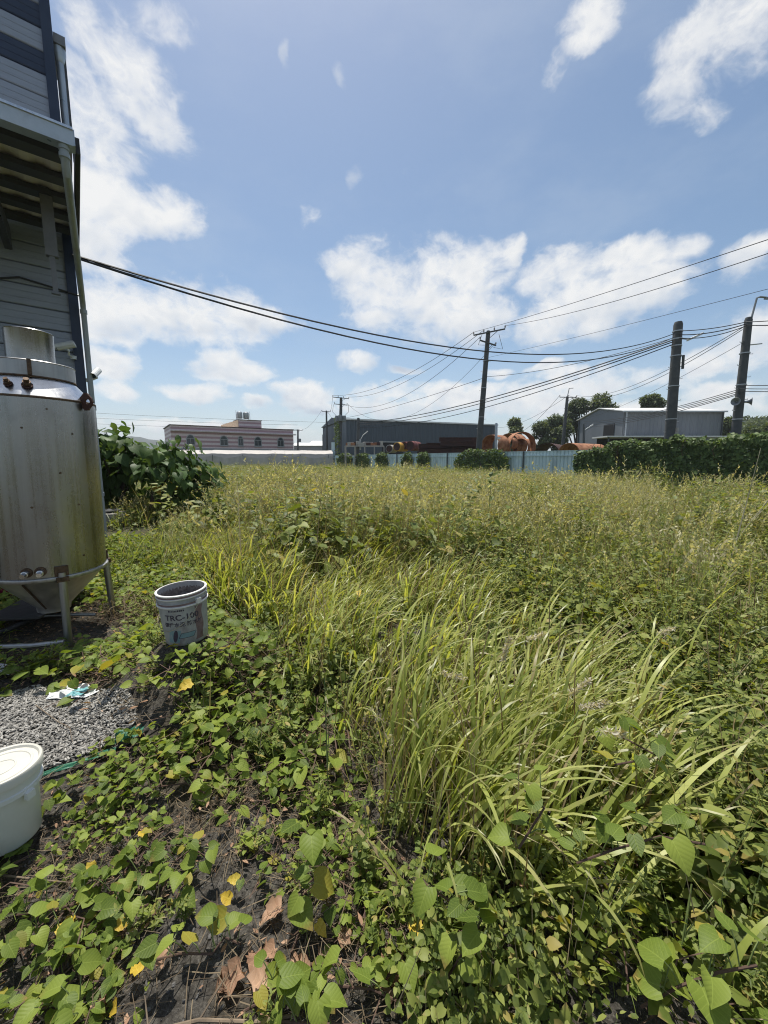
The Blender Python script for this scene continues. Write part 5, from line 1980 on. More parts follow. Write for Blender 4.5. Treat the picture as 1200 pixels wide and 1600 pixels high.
# stout pole with street lamp by the vine hedge
pa_root, pa_b, pa_t = line_pole('utility_pole', (1060, 503), (1046, 690), 24, 0.31, 0.23, 'stout dark concrete pole with a white street lamp, rising from the vine hedge', group=None)
mb = MB().tube([pa_t - pa_b + Vector((0.2, -0.1, -0.95)), pa_t - pa_b + Vector((0.45, -0.3, -1.05)), pa_t - pa_b + Vector((0.55, -0.35, -1.0))], 0.03, 7)
mb.build('lamp_arm', M['galv'], pa_root)
lh = pa_t - pa_b + Vector((0.72, -0.45, -1.05))
n = 12
V = [lh + Vector((0.44 * math.cos(2 * math.pi * k / n), 0.24 * math.sin(2 * math.pi * k / n), 0.05 + 0.20 * math.cos(2 * math.pi * k / n))) for k in range(n)]
V += [q + Vector((-0.02, 0, 0.10)) * 1.0 for q in V]
MB().add(V, [list(range(n))[::-1], list(range(n, 2 * n))] + [[k, (k + 1) % n, n + (k + 1) % n, n + k] for k in range(n)]).build('lamp_head', M['white_paint'], pa_root)
MB().tube([along(pa_b, pa_t, 0.80) - pa_b + Vector((0.28, -0.22, 0.0)), along(pa_b, pa_t, 0.72) - pa_b + Vector((0.29, -0.22, 0.0))], 0.07, 8).build('conduit', M['concrete'], pa_root)
sg = along(pa_b, pa_t, 0.315) - pa_b
MB().box(sg + Vector((0.19, -0.285, 0)), (0.20, 0.012, 0.95)).build('number_plate', M['scrapwhite'], pa_root)
bd = MB()
for f in (0.86, 0.90, 0.945):
    bd.lathe([(0.25, -0.03), (0.27, -0.03), (0.27, 0.03), (0.25, 0.03)], 16, tuple(along(pa_b, pa_t, f) - pa_b))
bd.build('clamp', M['galv'], pa_root)

# pole with loudspeakers
pb_root, pb_b, pb_t = line_pole('utility_pole', (1170, 496), (1149, 683), 21.5, 0.25, 0.17, 'concrete pole carrying two horn loudspeakers and a thin lamp mast on top', group=None)
MB().tube([pb_t - pb_b - Vector((0, 0, 0.9)), pb_t - pb_b + Vector((0.30, 0, 0.95)), pb_t - pb_b + Vector((0.45, 0, 1.0)), pb_t - pb_b + Vector((0.80, 0, 0.97))], 0.045, 8).build('lamp_mast', M['strut'], pb_root)
MB().box(pb_t - pb_b + Vector((0.82, 0, 0.93)), (0.22, 0.12, 0.09)).build('lamp_head', M['strut'], pb_root)
MB().tube([along(pb_b, pb_t, 0.845) - pb_b, along(pb_b, pb_t, 0.845) - pb_b + Vector((0.75, -0.1, 0.06))], 0.03, 6).build('side_arm', M['galv'], pb_root)
for sx in (-1, 1):
    hp = along(pb_b, pb_t, 0.52) - pb_b + Vector((0.34 * sx, -0.20, 0.0))
    q = Matrix.Rotation(R(-90 + (55 * sx)), 3, 'Z') @ Matrix.Rotation(R(90), 3, 'Y')
    mbx = MB()
    n = 18
    pr = [(0.03, -0.22), (0.05, -0.2), (0.055, -0.1), (0.09, 0.0), (0.16, 0.08), (0.21, 0.10), (0.205, 0.105), (0.14, 0.07), (0.04, -0.05), (0.0, -0.05)]
    V, F = [], []
    for rr, zz in pr:
        for k in range(n):
            a = 2 * math.pi * k / n
            V.append(q @ Vector((rr * math.cos(a), rr * math.sin(a), zz)) + hp)
    for i in range(len(pr) - 1):
        for k in range(n):
            c, d = i * n + k, i * n + (k + 1) % n
            F.append([c, d, d + n, c + n])
    ho = mbx.add(V, F).build('horn_speaker', M['strut'], pb_root, smooth=True)
    MB().tube([along(pb_b, pb_t, 0.52) - pb_b + Vector((0.12 * sx, -0.18, -0.02)), hp], 0.025, 6).build('bracket', M['galv'], ho)

for rt, bs, tp, r_ in ((pa_root, pa_b, pa_t, 0.27), (pb_root, pb_b, pb_t, 0.21), (pc_root, pc_b, pc_t, 0.24)):
    for i in range(9):
        c = along(bs, tp, 0.34 + 0.065 * i) - bs
        sx = 1 if i % 2 else -1
        MB().tube([c, c + Vector((sx * (r_ + 0.16), -0.06, 0.0)), c + Vector((sx * (r_ + 0.16), -0.06, 0.05))], 0.014, 5).build('step_bolt', M['galv'], rt)
    for f in (0.42, 0.62, 0.80):
        MB().lathe([(r_ + 0.00, -0.025), (r_ + 0.025, -0.025), (r_ + 0.025, 0.025), (r_ + 0.00, 0.025)], 14, tuple(along(bs, tp, f) - bs)).build('band', M['galv'], rt)

# farther poles
pd_root, pd_b, pd_t = line_pole('utility_pole', (886.5, 620), (880, 690), 60, 0.30, 0.20, 'distant concrete pole with a thin mast in front of the big trees', group=None)
MB().tube([pd_t - pd_b, pd_t - pd_b + Vector((0.2, 0, 1.2)), pd_t - pd_b + Vector((0.8, 0, 1.25))], 0.06, 6).build('lamp_mast', M['strut'], pd_root)
cd = crossarm(pd_root, pd_b, along(pd_b, pd_t, 0.99), 1.3, (1, 0.1), 'concrete', 3)

pt_root, pt_b, pt_t = line_pole('utility_pole', (533, 621), (531, 712), 66, 0.36, 0.22, 'vine-wrapped transformer pole at the far end of the fence', group=None)
ct = crossarm(pt_root, pt_b, along(pt_b, pt_t, 0.99), 1.5, (0.8, 0.6), 'concrete', 4)
ct2 = crossarm(pt_root, pt_b, along(pt_b, pt_t, 0.90), 1.2, (0.8, 0.6), 'concrete', 3)
for dx in (-0.55, 0.0, 0.55):
    MB().lathe([(0, -0.5), (0.33, -0.5), (0.36, -0.4), (0.36, 0.35), (0.30, 0.45), (0, 0.5)], 16, tuple(along(pt_b, pt_t, 0.71) - pt_b + Vector((dx, -0.42 + abs(dx) * 0.3, U(-0.1, 0.1))))).build('transformer', M['trafo'], pt_root, smooth=True)
for sx in (-1, 1):
    MB().tube([along(pt_b, pt_t, 0.9) - pt_b + Vector((1.2 * sx, -0.3, 0)), along(pt_b, pt_t, 0.8) - pt_b + Vector((1.3 * sx, -0.3, 0)), along(pt_b, pt_t, 0.73) - pt_b + Vector((0.5 * sx, -0.3, 0))], 0.03, 5).build('jumper', M['cable'], pt_root)
b = Bag()
k = 420
zz = rng.uniform(0.5, 8.5, k)
aa = rng.uniform(0, 6.28, k)
rr = 0.3 + rng.uniform(0, 0.35, k) * (1.1 - zz / 14)
b.leaves(HEART_S, np.stack([rr * np.cos(aa) - 0.25, rr * np.sin(aa) - 0.1, zz], 1), rng.normal(0, 1, (k, 3)), np.stack([np.cos(aa), np.sin(aa), np.full(k, .6)], 1), rng.uniform(.14, .28, k), rng.random(k))
tag(link('climbing_leaves', b.mesh('climbing_leaves', M['vine_mid']), pt_root), kind='stuff')
MB().box((-0.95, -0.3, 3.1), (0.55, 0.4, 2.6)).build('meter_cabinet', M['fence'], pt_root)

pe_root, pe_b, pe_t = line_pole('utility_pole', (510, 642), (511, 706), 84, 0.26, 0.17, 'thin pole just beside the transformer pole on its shelter side', group=None)
ce = crossarm(pe_root, pe_b, along(pe_b, pe_t, 0.985), 0.9, (1, 0.4), 'concrete', 3)
pf_root, pf_b, pf_t = line_pole('utility_pole', (465.5, 671), (465.5, 703), 112, 0.30, 0.22, 'small distant pole with crossarms beside the striped building', group=None)
cf = crossarm(pf_root, pf_b, along(pf_b, pf_t, 0.97), 1.3, (1, 0.3), 'concrete', 4)
MB().lathe([(0, -0.5), (0.35, -0.5), (0.38, 0.4), (0, 0.5)], 12, tuple(along(pf_b, pf_t, 0.7) - pf_b + Vector((0.6, -0.3, 0)))).build('transformer', M['trafo'], pf_root)
pg_root, pg_b, pg_t = line_pole('utility_pole', (504.5, 679), (505, 705), 98, 0.22, 0.15, 'short dark pole between the two far sheds', group=None)
ph_root, ph_b, ph_t = line_pole('lamp_pole', (560, 653), (559, 706), 57, 0.26, 0.20, 'dark pole with a slanted white tube lamp in front of the slate warehouse', 'lamp pole', group=None)
MB().tube([along(ph_b, ph_t, 0.58) - ph_b + Vector((0.2, -0.1, -0.2)), along(ph_b, ph_t, 0.66) - ph_b + Vector((0.7, -0.2, 0.1)), along(ph_b, ph_t, 0.71) - ph_b + Vector((1.4, -0.3, 0.3))], [0.03, 0.05, 0.07], 7).build('lamp_head', M['white_paint'], ph_root)
MB().box(along(ph_b, ph_t, 0.5) - ph_b + Vector((0.35, -0.2, 0)), (0.22, 0.16, 1.5)).build('meter_box', M['galv'], ph_root)
pw_root, pw_b, pw_t = line_pole('lamp_pole', (775.5, 661), (775, 702), 36.5, 0.13, 0.12, 'short pale steel post with a small camera beside the rusty shell', 'post', 'galv', None)
MB().box(along(pw_b, pw_t, 0.72) - pw_b + Vector((0.16, -0.2, 0)), (0.25, 0.3, 0.18)).build('camera_box', M['white_paint'], pw_root)
pk_root, pk_b, pk_t = line_pole('lamp_pole', (912, 662), (912, 692), 49, 0.14, 0.12, 'slim lamp post at the gable corner of the grey shed', 'lamp pole', 'fpost', None)
MB().tube([along(pk_b, pk_t, 0.86) - pk_b, along(pk_b, pk_t, 0.95) - pk_b + Vector((1.0, -0.3, 0.2))], [0.03, 0.09], 7).build('lamp_head', M['white_paint'], pk_root)


# ------------------------------------------------------------------ wires
def wire(P0, P1, label, via=None, sag=0.0, rad=0.012, n=28):
    P0, P1 = Vector(P0), Vector(P1)
    if via:
        d = ray(*via)
        kx = d.x / d.y
        best, bt = 1e9, 0.5
        for i in range(1, 200):
            t = i / 200
            q = P0.lerp(P1, t)
            e = abs(q.x / q.y - kx)
            if e < best: best, bt = e, t
        q = P0.lerp(P1, bt)
        zwant = CAM_H + d.z / d.y * q.y
        sag = (q.z - zwant) / (4 * bt * (1 - bt))
    pts = []
    for i in range(n + 1):
        t = i / n
        q = P0.lerp(P1, t)
        q.z -= 4 * sag * t * (1 - t)
        pts.append(q - P0)
    o = MB().tube(pts, rad, 5).build('overhead_wire', M['cable'], None, loc=P0)
    return tag(o, label, 'wire')


OFFR = lambda px, py, Y: at(px, py, Y)
facw = at(112, 398, 7.9)
wire(facw, at(1054, 521, 23.6), 'upper of two black cables sagging from the factory corner to the stout pole', (640, 533), rad=0.021)
wire(facw + Vector((0.02, 0, -0.04)), at(1053, 527, 23.6), 'lower of two black cables sagging from the factory corner to the stout pole', (640, 546), rad=0.021)
wire(at(112, 396, 7.9), at(232, 436, 9.6), 'short thin wire joining the sagging cable pair near the factory', (180, 421), rad=0.009)
# stout pole to loudspeaker pole and beyond
wire(at(1060, 517, 23.8), at(1166, 503, 21.3), 'top cable between the stout pole and the loudspeaker pole', sag=0.10, rad=0.022)
wire(at(1060, 523, 23.8), at(1166, 506, 21.3), 'second cable between the stout pole and the loudspeaker pole', sag=0.16, rad=0.026)
wire(at(1060, 528, 23.8), at(1166, 509, 21.3), 'third cable between the stout pole and the loudspeaker pole', sag=0.22, rad=0.022)
wire(at(1166, 503, 21.3), at(1300, 488, 17), 'top cable leaving the loudspeaker pole towards the street', sag=0.08, rad=0.022)
wire(at(1166, 508, 21.3), at(1300, 496, 17), 'lower cable leaving the loudspeaker pole towards the street', sag=0.12, rad=0.024)
# stout pole to the lamp pole far down the road
wire(at(1052, 531, 23.8), at(560, 661, 56.8), 'thick cable from the stout pole down to the lamp pole by the warehouse', (780, 618), rad=0.040)
wire(at(1052, 534, 23.8), at(561, 664, 56.8), 'middle cable from the stout pole down to the lamp pole by the warehouse', (800, 617), rad=0.032)
wire(at(1052, 538, 23.8), at(561, 668, 56.8), 'lowest cable from the stout pole down to the lamp pole by the warehouse', (800, 625), rad=0.028)
wire(at(1052, 528, 23.8), pc_t + Vector((0, -0.3, -4.0)), 'thin wire from the stout pole to the middle of the leaning pole', (900, 568), rad=0.018)
wire(pc_t + Vector((0, -0.3, -4.0)), at(534, 654, 65.8), 'thin wire from the middle of the leaning pole to the transformer pole', (650, 625), rad=0.022)
# high wires over the leaning pole
wire(ca[0], at(1320, 334, 13), 'highest power line running from the leaning pole out over the field', (1000, 440), rad=0.015)
wire(ca[3], at(1330, 352, 12.5), 'second highest power line running from the leaning pole out over the field', (1062, 441), rad=0.015)
wire(at(756, 560, 37), at(1330, 418, 14), 'thin faint line passing above the stout pole from the leaning pole', (1000, 502), rad=0.010)
wire(ca[0], ct[0], 'power line from the leaning pole top to the transformer pole', (640, 583), rad=0.022)
wire(ca[1], ct[3], 'second power line from the leaning pole top to the transformer pole', (650, 588), rad=0.022)
wire(cb[0], ct2[1], 'line from the lower crossarm of the leaning pole to the transformer pole', (650, 608), rad=0.020)
wire(cb[2], ct2[2], 'slack line from the lower crossarm of the leaning pole to the transformer pole', (660, 640), rad=0.016)
# distant pole to loudspeaker pole
wire(cd[2], at(1160, 512, 21.4), 'upper wire from the distant pole to the loudspeaker pole', (1040, 579), rad=0.018)
wire(cd[1], at(1160, 515, 21.4), 'lower wire from the distant pole to the loudspeaker pole', (1040, 585), rad=0.018)
wire(at(884, 660, 59.8), at(1163, 534, 21.4), 'thin wire crossing behind the stout pole to the loudspeaker pole arm', (1030, 607), rad=0.012)
wire(cd[0], at(760, 672, 110), 'wire falling from the distant pole towards the far trees', (840, 655), rad=0.026)
wire(cd[1], at(775, 668, 110), 'second wire falling from the distant pole towards the far trees', (840, 648), rad=0.026)
# low telecom cables at the loudspeaker pole
for i, (y0, y1, lab) in enumerate([(608, 658, 'uppermost'), (611, 661, 'second'), (614, 664, 'third'), (616, 667, 'lowest')]):
    wire(at(1156, y0, 21.3), at(912, y1, 48.8), lab + ' low telephone cable from the loudspeaker pole past the grey shed', (1040, 640 + i * 2.5), rad=0.020)
for i, (y0, y1, lab) in enumerate([(602, 594, 'upper'), (607, 601, 'middle'), (611, 606, 'lower')]):
    wire(at(1156, y0, 21.3), at(1310, y1, 16), lab + ' low telephone cable leaving the loudspeaker pole towards the street', sag=0.08, rad=0.018)
# faint far lines across the left sky
for i, (ya, yb, lab) in enumerate([(632, 660, 'topmost'), (641, 664, 'middle'), (651, 671, 'lowest')]):
    wire(at(-60, ya, 118), at(465 if i else 510, yb, 113), lab + ' of the three faint lines crossing behind the striped building', sag=0.6, rad=0.03)
wire(cf[3], ce[0], 'line from the small distant pole to the thin pole', sag=0.8, rad=0.024)
wire(ce[2], ct[0], 'line from the thin pole to the transformer pole', sag=0.6, rad=0.022)
wire(ce[1], at(560, 700, 120), 'line falling from the thin pole behind the warehouse', sag=0.5, rad=0.02)


# ------------------------------------------------------------------ air between here and the hills
def build_haze():
    m, k = mat_new('haze')
    v = k.n('ShaderNodeVolumePrincipled')
    v.inputs['Color'].default_value = (0.86, 0.91, 1.0, 1)
    v.inputs['Density'].default_value = HAZE
    v.inputs['Anisotropy'].default_value = 0.2
    out = k.n('ShaderNodeOutputMaterial')
    k.put(out.inputs['Volume'], v.outputs[0])
    b = MB().box((0, 700, 48), (5200, 2200, 100)).build('haze', m)
    tag(b, 'thin pale summer haze over the whole field', 'haze', kind='stuff')


HAZE = 0.0003
build_haze()


# ------------------------------------------------------------------ trees
def crown_leaves(clumps, n, leaf, tmpl=OVAL):
    """clumps: (x,y,z,rx,ry,rz)"""
    b = Bag()
    cl = np.array(clumps)
    vol = cl[:, 3] * cl[:, 4] * cl[:, 5]
    idx = rng.choice(len(cl), n, p=vol ** 0.67 / (vol ** 0.67).sum())
    d = rng.normal(0, 1, (n, 3))
    d /= np.linalg.norm(d, axis=1, keepdims=True)
    r = rng.random(n) ** 0.28
    P = cl[idx, :3] + d * cl[idx, 3:] * r[:, None] * rng.uniform(0.85, 1.12, (n, 1))
    dd = d * 0.6 + rng.normal(0, 0.6, (n, 3)) - np.array([0, 0, 0.35])
    nn = d * 0.7 + np.array([0, 0, 0.7]) + rng.normal(0, 0.35, (n, 3))
    b.leaves(tmpl, P, dd, nn, leaf * rng.uniform(0.6, 1.3, n), np.clip(rng.normal(0.5, 0.22, n) + 0.25 * (np.repeat(rng.normal(0, 1, len(cl)), 1)[idx]) * 0.6, 0, 1))
    return b.mesh('crown', M['tree'])


def far_tree(px, pytop, pw, Y, label, seed, n=2600, leaf=None, base_py=None, group='trees beyond the yard'):
    random.seed(seed)
    top = at(px, pytop, Y)
    w = at(px + pw / 2, pytop, Y).x - at(px - pw / 2, pytop, Y).x
    H = top.z
    root = empty('tree', (top.x, Y, 0), label, 'tree', group)
    cb_ = H * 0.28 if base_py is None else at(px, base_py, Y).z
    cl = []
    m = 15
    for i in range(m):
        f = random.random()
        zc = cb_ + (H - cb_) * (0.15 + 0.75 * f)
        spread = w * 0.36 * math.sqrt(max(0.1, 1 - (2 * f - 0.9) ** 2))
        a = U(0, 6.28)
        rr = U(0.12, 0.24) * w
        cl.append((spread * math.cos(a) * U(0.3, 1), spread * math.sin(a) * U(0.3, 1), min(zc, H - rr * 0.65), rr, rr, rr * U(0.55, 0.8)))
    cl.append((0, 0, H - 0.14 * w, 0.2 * w, 0.2 * w, 0.14 * w))
    link('crown', crown_leaves(cl, int(n * 2.2), leaf or Y * 0.0075), root)
    tr = MB().tube([(0, 0, -0.1), (0.1, 0, cb_ * 0.6), (0.0, 0.1, cb_ + (H - cb_) * 0.5)], [0.035 * H, 0.025 * H, 0.01 * H], 8)
    for c in cl[:7]:
        tr.tube([(0.05, 0, cb_ * U(0.6, 1.0)), ((c[0]) * 0.5, c[1] * 0.5, (cb_ + c[2]) / 2), c[:3]], [0.014 * H, 0.010 * H, 0.004 * H], 5)
    tr.build('trunk', M['bark'], root)
    return root


far_tree(940, 615, 66, 78, 'tallest broad dark tree behind the grey shed', 1, 3600)
far_tree(905, 622, 60, 80, 'rounded tree beside the tallest tree, behind the distant pole', 2, 3000)
far_tree(868, 648, 52, 76, 'lower bushy tree between the upright rusted ring and the distant pole', 3, 2600)
far_tree(846, 660, 40, 74, 'small shaggy tree just behind the rusty plates', 4, 2000)
far_tree(803, 654, 42, 90, 'lone rounded tree by the end of the slate warehouse', 5, 2200)
far_tree(1019, 618, 40, 75, 'small dark round-topped tree rising over the shed roof', 6, 2000, base_py=640)
far_tree(985, 655, 60, 84, 'tree mostly hidden behind the grey shed', 7, 1500)
for i, (px, py, pw, Y, lab) in enumerate([(1142, 652, 34, 70, 'pale feathery tree between the grey shed and the loudspeaker pole'), (1172, 668, 44, 60, 'low dark tree behind the vine hedge beside the loudspeaker pole'), (1215, 660, 60, 66, 'bushy tree at the edge of the view behind the hedge'), (1120, 664, 26, 75, 'small shrubby tree against the shed end wall'), (1150, 676, 40, 55, 'low round bush right behind the vine hedge')]):
    far_tree(px, py, pw, Y, lab, 20 + i, 2200)


def wooded(name, label, pts, Y, Y2, n):
    """far wood that reads as one mass on the hill"""
    xs = [at(px, py, Y).x for px, py in pts]
    zs = [at(px, py, Y).z for px, py in pts]
    b = Bag()
    x = rng.uniform(min(xs), max(xs), n)
    t = rng.random(n)
    zt = np.interp(x, xs, zs)
    cx_ = np.floor(x / 4.0) * 4.0 + 2 + np.sin(np.floor(x / 4.0) * 12.3)
    bump = 2.0 * np.sqrt(np.maximum(0, 1 - ((x - cx_) / 3.0) ** 2))
    y = Y + (Y2 - Y) * t
    z = np.maximum(0.2, (zt - 1.6) * (y / Y) * t ** 0.5 + 1.6 + bump * t ** 0.7 - rng.random(n) * 1.2)
    b.leaves(OVAL, np.stack([x, y, z], 1), rng.normal(0, 1, (n, 3)), np.stack([rng.normal(0, .5, n), rng.normal(-.5, .5, n), np.full(n, 0.8)], 1), rng.uniform(0.9, 1.8, n), np.clip(0.5 + 0.3 * np.sin(cx_ * 3.1) + rng.normal(0, .2, n), 0, 1))
    o = link(name, b.mesh(name, M['tree']))
    tag(o, label, 'woods', kind='stuff')


wooded('woods', 'dark wooded slope beyond the vine hedge', [(1050, 700), (1120, 688), (1160, 678), (1200, 671), (1300, 662), (1500, 658)], 105, 146, 15000)


# ------------------------------------------------------------------ broad-leaved shrubs at the factory corner
leaf_meshes = []
for i in range(4):
    V, F, uv = heart_leaf(6, aspect=0.92 + 0.06 * i, lobe=0.12, fold=0.18 + 0.1 * i, curl=0.5 + 0.2 * i, petiole=0.0, wav=0.02)
    leaf_meshes.append(mesh_np('leaf', V, F, M['shrub'], uv, np.full(len(V), 0.2 + 0.2 * i), smooth=True))
V, F, uv = heart_leaf(6, petiole=0.0, curl=0.8)
yl_mesh = mesh_np('leaf', V, F, M['yellowleaf'], uv, np.full(len(V), 0.5), smooth=True)


def quat_from(d, n):
    m = frames(np.array([d], float), np.array([n], float))[0]
    return Matrix(m.tolist()).to_quaternion()


def shrub(px, pyb, Y, tips, label, nleaf, leaf, seed, yellow=0):
    """tips: (px, py, dy) branch ends"""
    random.seed(seed)
    base = at(px, pyb, Y)
    base.z = gzf(base.x, base.y) - 0.02
    root = empty('shrub', base, label, 'shrub', 'broad-leaved shrubs by the factory corner')
    br = MB()
    ends = []
    fork = Vector((U(-0.1, 0.1), U(-0.1, 0.1), 0.55))
    br.tube([(0, 0, -0.05), (fork.x * 0.5, fork.y * 0.5, 0.3), fork], [0.05, 0.045, 0.04], 8)
    for tx, ty, dy in tips:
        e = at(tx, ty, Y + dy) - base
        midp = fork.lerp(e, 0.5) + Vector((U(-.1, .1), U(-.1, .1), U(-0.15, 0.1)))
        br.tube([fork, midp, e], [0.03, 0.02, 0.008], 6)
        ends.append((midp, e))
    br.build('branch', M['bark'], root, smooth=True)
    pet = MB()
    for i in range(nleaf):
        m_, e = random.choice(ends)
        t = U(0.25, 1.1) ** 0.7
        p = m_.lerp(e, t) + Vector((random.gauss(0, 0.27), random.gauss(0, 0.27), random.gauss(0, 0.15)))
        cen = Vector((0, 0, 1.1))
        outv = (p - cen)
        outv.z *= 0.3
        outv = outv.normalized() if outv.length > 0 else Vector((1, 0, 0))
        a = U(0, 6.28)
        d = outv * 0.7 + Vector((math.cos(a) * 0.5, math.sin(a) * 0.5, -0.75 + random.gauss(0, 0.25)))
        n = outv * 0.5 + Vector((random.gauss(0, .3), random.gauss(0, .3), 0.8))
        me = random.choice(leaf_meshes)
        link('leaf', me, root, loc=p, quat=quat_from(d, n), scale=leaf * U(0.6, 1.2))
        if i % 3 == 0:
            pet.tube([m_.lerp(e, min(1, t)), p], 0.005, 4)
    fb = Bag()
    N = nleaf // 2
    E = [random.choice(ends) for _ in range(N)]
    pp = np.array([(m_.lerp(e, U(0.3, 1.0) ** 0.7) + Vector((random.gauss(0, .26), random.gauss(0, .26), random.gauss(0, .17))))[:] for m_, e in E])
    oo = pp - np.array([0, 0, 1.1])
    oo[:, 2] *= 0.3
    oo /= np.linalg.norm(oo, axis=1, keepdims=True)
    fb.leaves(HEART_S, pp, oo * 0.7 + rng.normal(0, .4, (N, 3)) + np.array([0, 0, -0.8]), oo * 0.5 + rng.normal(0, .3, (N, 3)) + np.array([0, 0, 0.8]), leaf * rng.uniform(0.55, 1.05, N), rng.random(N))
    tag(link('foliage', fb.mesh('foliage', M['shrub']), root), kind='stuff')
    tag(pet.build('petiole', M['bark'], root), kind='stuff')
    for i in range(yellow):
        link('leaf', yl_mesh, root, loc=at(248 + 22 * (i % 2) + U(-8, 8), 756 + U(-5, 9), Y - 0.2) - base, quat=quat_from((U(-.5, .5), U(-.5, .2), -1), (U(-.3, .3), -0.7, 0.5)), scale=leaf * U(0.6, 0.8))
    return root


shrub(188, 812, 10.6, [(165, 672, 0.2), (150, 690, -0.3), (195, 690, 0.0), (215, 700, -0.2), (165, 715, 0.4), (205, 722, 0.6), (150, 740, -0.1), (180, 745, 0.3), (228, 716, 0.3), (160, 765, 0.2), (195, 770, 0.5)], 'tall dark broad-leaved shrub against the factory corner and tank', 290, 0.30, 5)
shrub(232, 808, 10.0, [(262, 700, 0.0), (285, 703, 0.2), (245, 712, -0.2), (300, 720, 0.3), (318, 738, 0.0), (335, 745, 0.2), (270, 728, -0.3), (295, 750, 0.1), (235, 725, 0.3), (310, 765, -0.2), (280, 772, 0.2)], 'spreading broad-leaved shrub with a few yellow leaves and visible forked stem', 290, 0.25, 6, 7)


# ------------------------------------------------------------------ debris by the shrubs
def debris():
    p = ground(172, 822)
    root = empty('concrete_lid', (p.x, p.y, 0), 'pale round slab with broken stones on it below the dark shrub', 'slab')
    r = 0.36
    n = 22
    MB().lathe([(r * 0.9, 0.0), (r, 0.05), (r, 0.30), (r * 0.95, 0.33), (0, 0.335)], n).build('slab', M['stone'], root, smooth=True)
    for i in range(6):
        o = link('stone', pebble_mesh(M['concrete'], 0.12), root, loc=(U(-0.3, 0.25), U(-0.1, 0.3), 0.38), scale=U(0.6, 1.2))
    return root


debris()


def rock(px, py, s, label, mt='stone', name='stone'):
    p = ground(px, py)
    o = link(name, pebble_mesh(M[mt], s), None, loc=(p.x, p.y, gzf(p.x, p.y) + s * 0.05))
    o.rotation_euler = (U(-.3, .3), U(-.3, .3), U(0, 6))
    return tag(o, label, 'stone')


rock(752, 1590, 0.05, 'pale broken stone at the foot of the weeds, larger of two')
rock(715, 1592, 0.035, 'smaller pale stone beside the larger broken stone')
rock(160, 1520, 0.03, 'small whitish stone among sparse vines')
rock(283, 1110, 0.028, 'tan stone in the shade by the tangled dry stems', 'stone')


def dead_branch(pts, r, label, mt='twig'):
    P = [ground(px, py, h) for px, py, h in pts]
    base = P[0].copy()
    for q in P: q.z += gzf(q.x, q.y)
    n = len(P)
    mb = MB().tube([q - base for q in P], [r * (1 - 0.5 * i / (n - 1)) for i in range(n)], 7)
    for i in range(1, n - 1):
        a = P[i] - base
        mb.tube([a, a + Vector((U(-.12, .12), U(-.1, .12), U(0.0, .06)))], [r * 0.45, r * 0.2], 5)
    return tag(mb.build('dead_branch', M[mt], None, smooth=True, loc=base), label, 'branch')


dead_branch([(40, 1590, .02), (90, 1582, .03), (150, 1588, .02), (230, 1590, .03), (310, 1578, .03), (400, 1588, .02), (460, 1580, .03)], 0.008, 'long pale dead branch lying along the sparse ground', 'twig')
dead_branch([(400, 1505, .02), (470, 1498, .03), (540, 1500, .03), (600, 1503, .02)], 0.006, 'dark reddish vine stem lying across the dry leaves', 'stem')
dead_branch([(455, 1480, .01), (470, 1440, .03), (482, 1405, .05)], 0.006, 'short dark stem rising beside the dry tan leaf', 'stem')
dead_branch([(130, 1460, .02), (190, 1430, .03), (240, 1405, .04), (262, 1345, .05)], 0.004, 'thin brown runner crossing the yellow leaves', 'stem')
dead_branch([(0, 1345, .03), (60, 1348, .04), (110, 1352, .03)], 0.004, 'straight dry stem in front of the white pail', 'twig')
dead_branch([(55, 1095, .06), (90, 1120, .07), (108, 1128, .08), (112, 1150, .06)], 0.003, 'thin bent stem lying on the pellets', 'twig')


# ------------------------------------------------------------------ individual leaves and vines in the near ground
near_leaf = []
for i in range(5):
    V, F, uv = heart_leaf(8, aspect=0.86 + 0.07 * i, lobe=0.14, fold=0.10 + 0.10 * i, curl=0.15 + 0.15 * i, petiole=0.0, wav=0.012)
    near_leaf.append(mesh_np('leaf', V, F, M['vine'], uv, np.full(len(V), 0.15 + 0.17 * i), smooth=True))


def crumple(seed, mt, aspect=0.8, fold=0.8):
    random.seed(seed)
    V, F, uv = heart_leaf(9, aspect=aspect, lobe=0.08, fold=fold, curl=0.6, petiole=0.12, wav=0.08)
    V = V + rng.normal(0, 0.05 if fold > 0.5 else 0.02, V.shape)
    return mesh_np('leaf', V, F, mt, uv, rng.uniform(0.3, 0.8, len(V)), smooth=True)


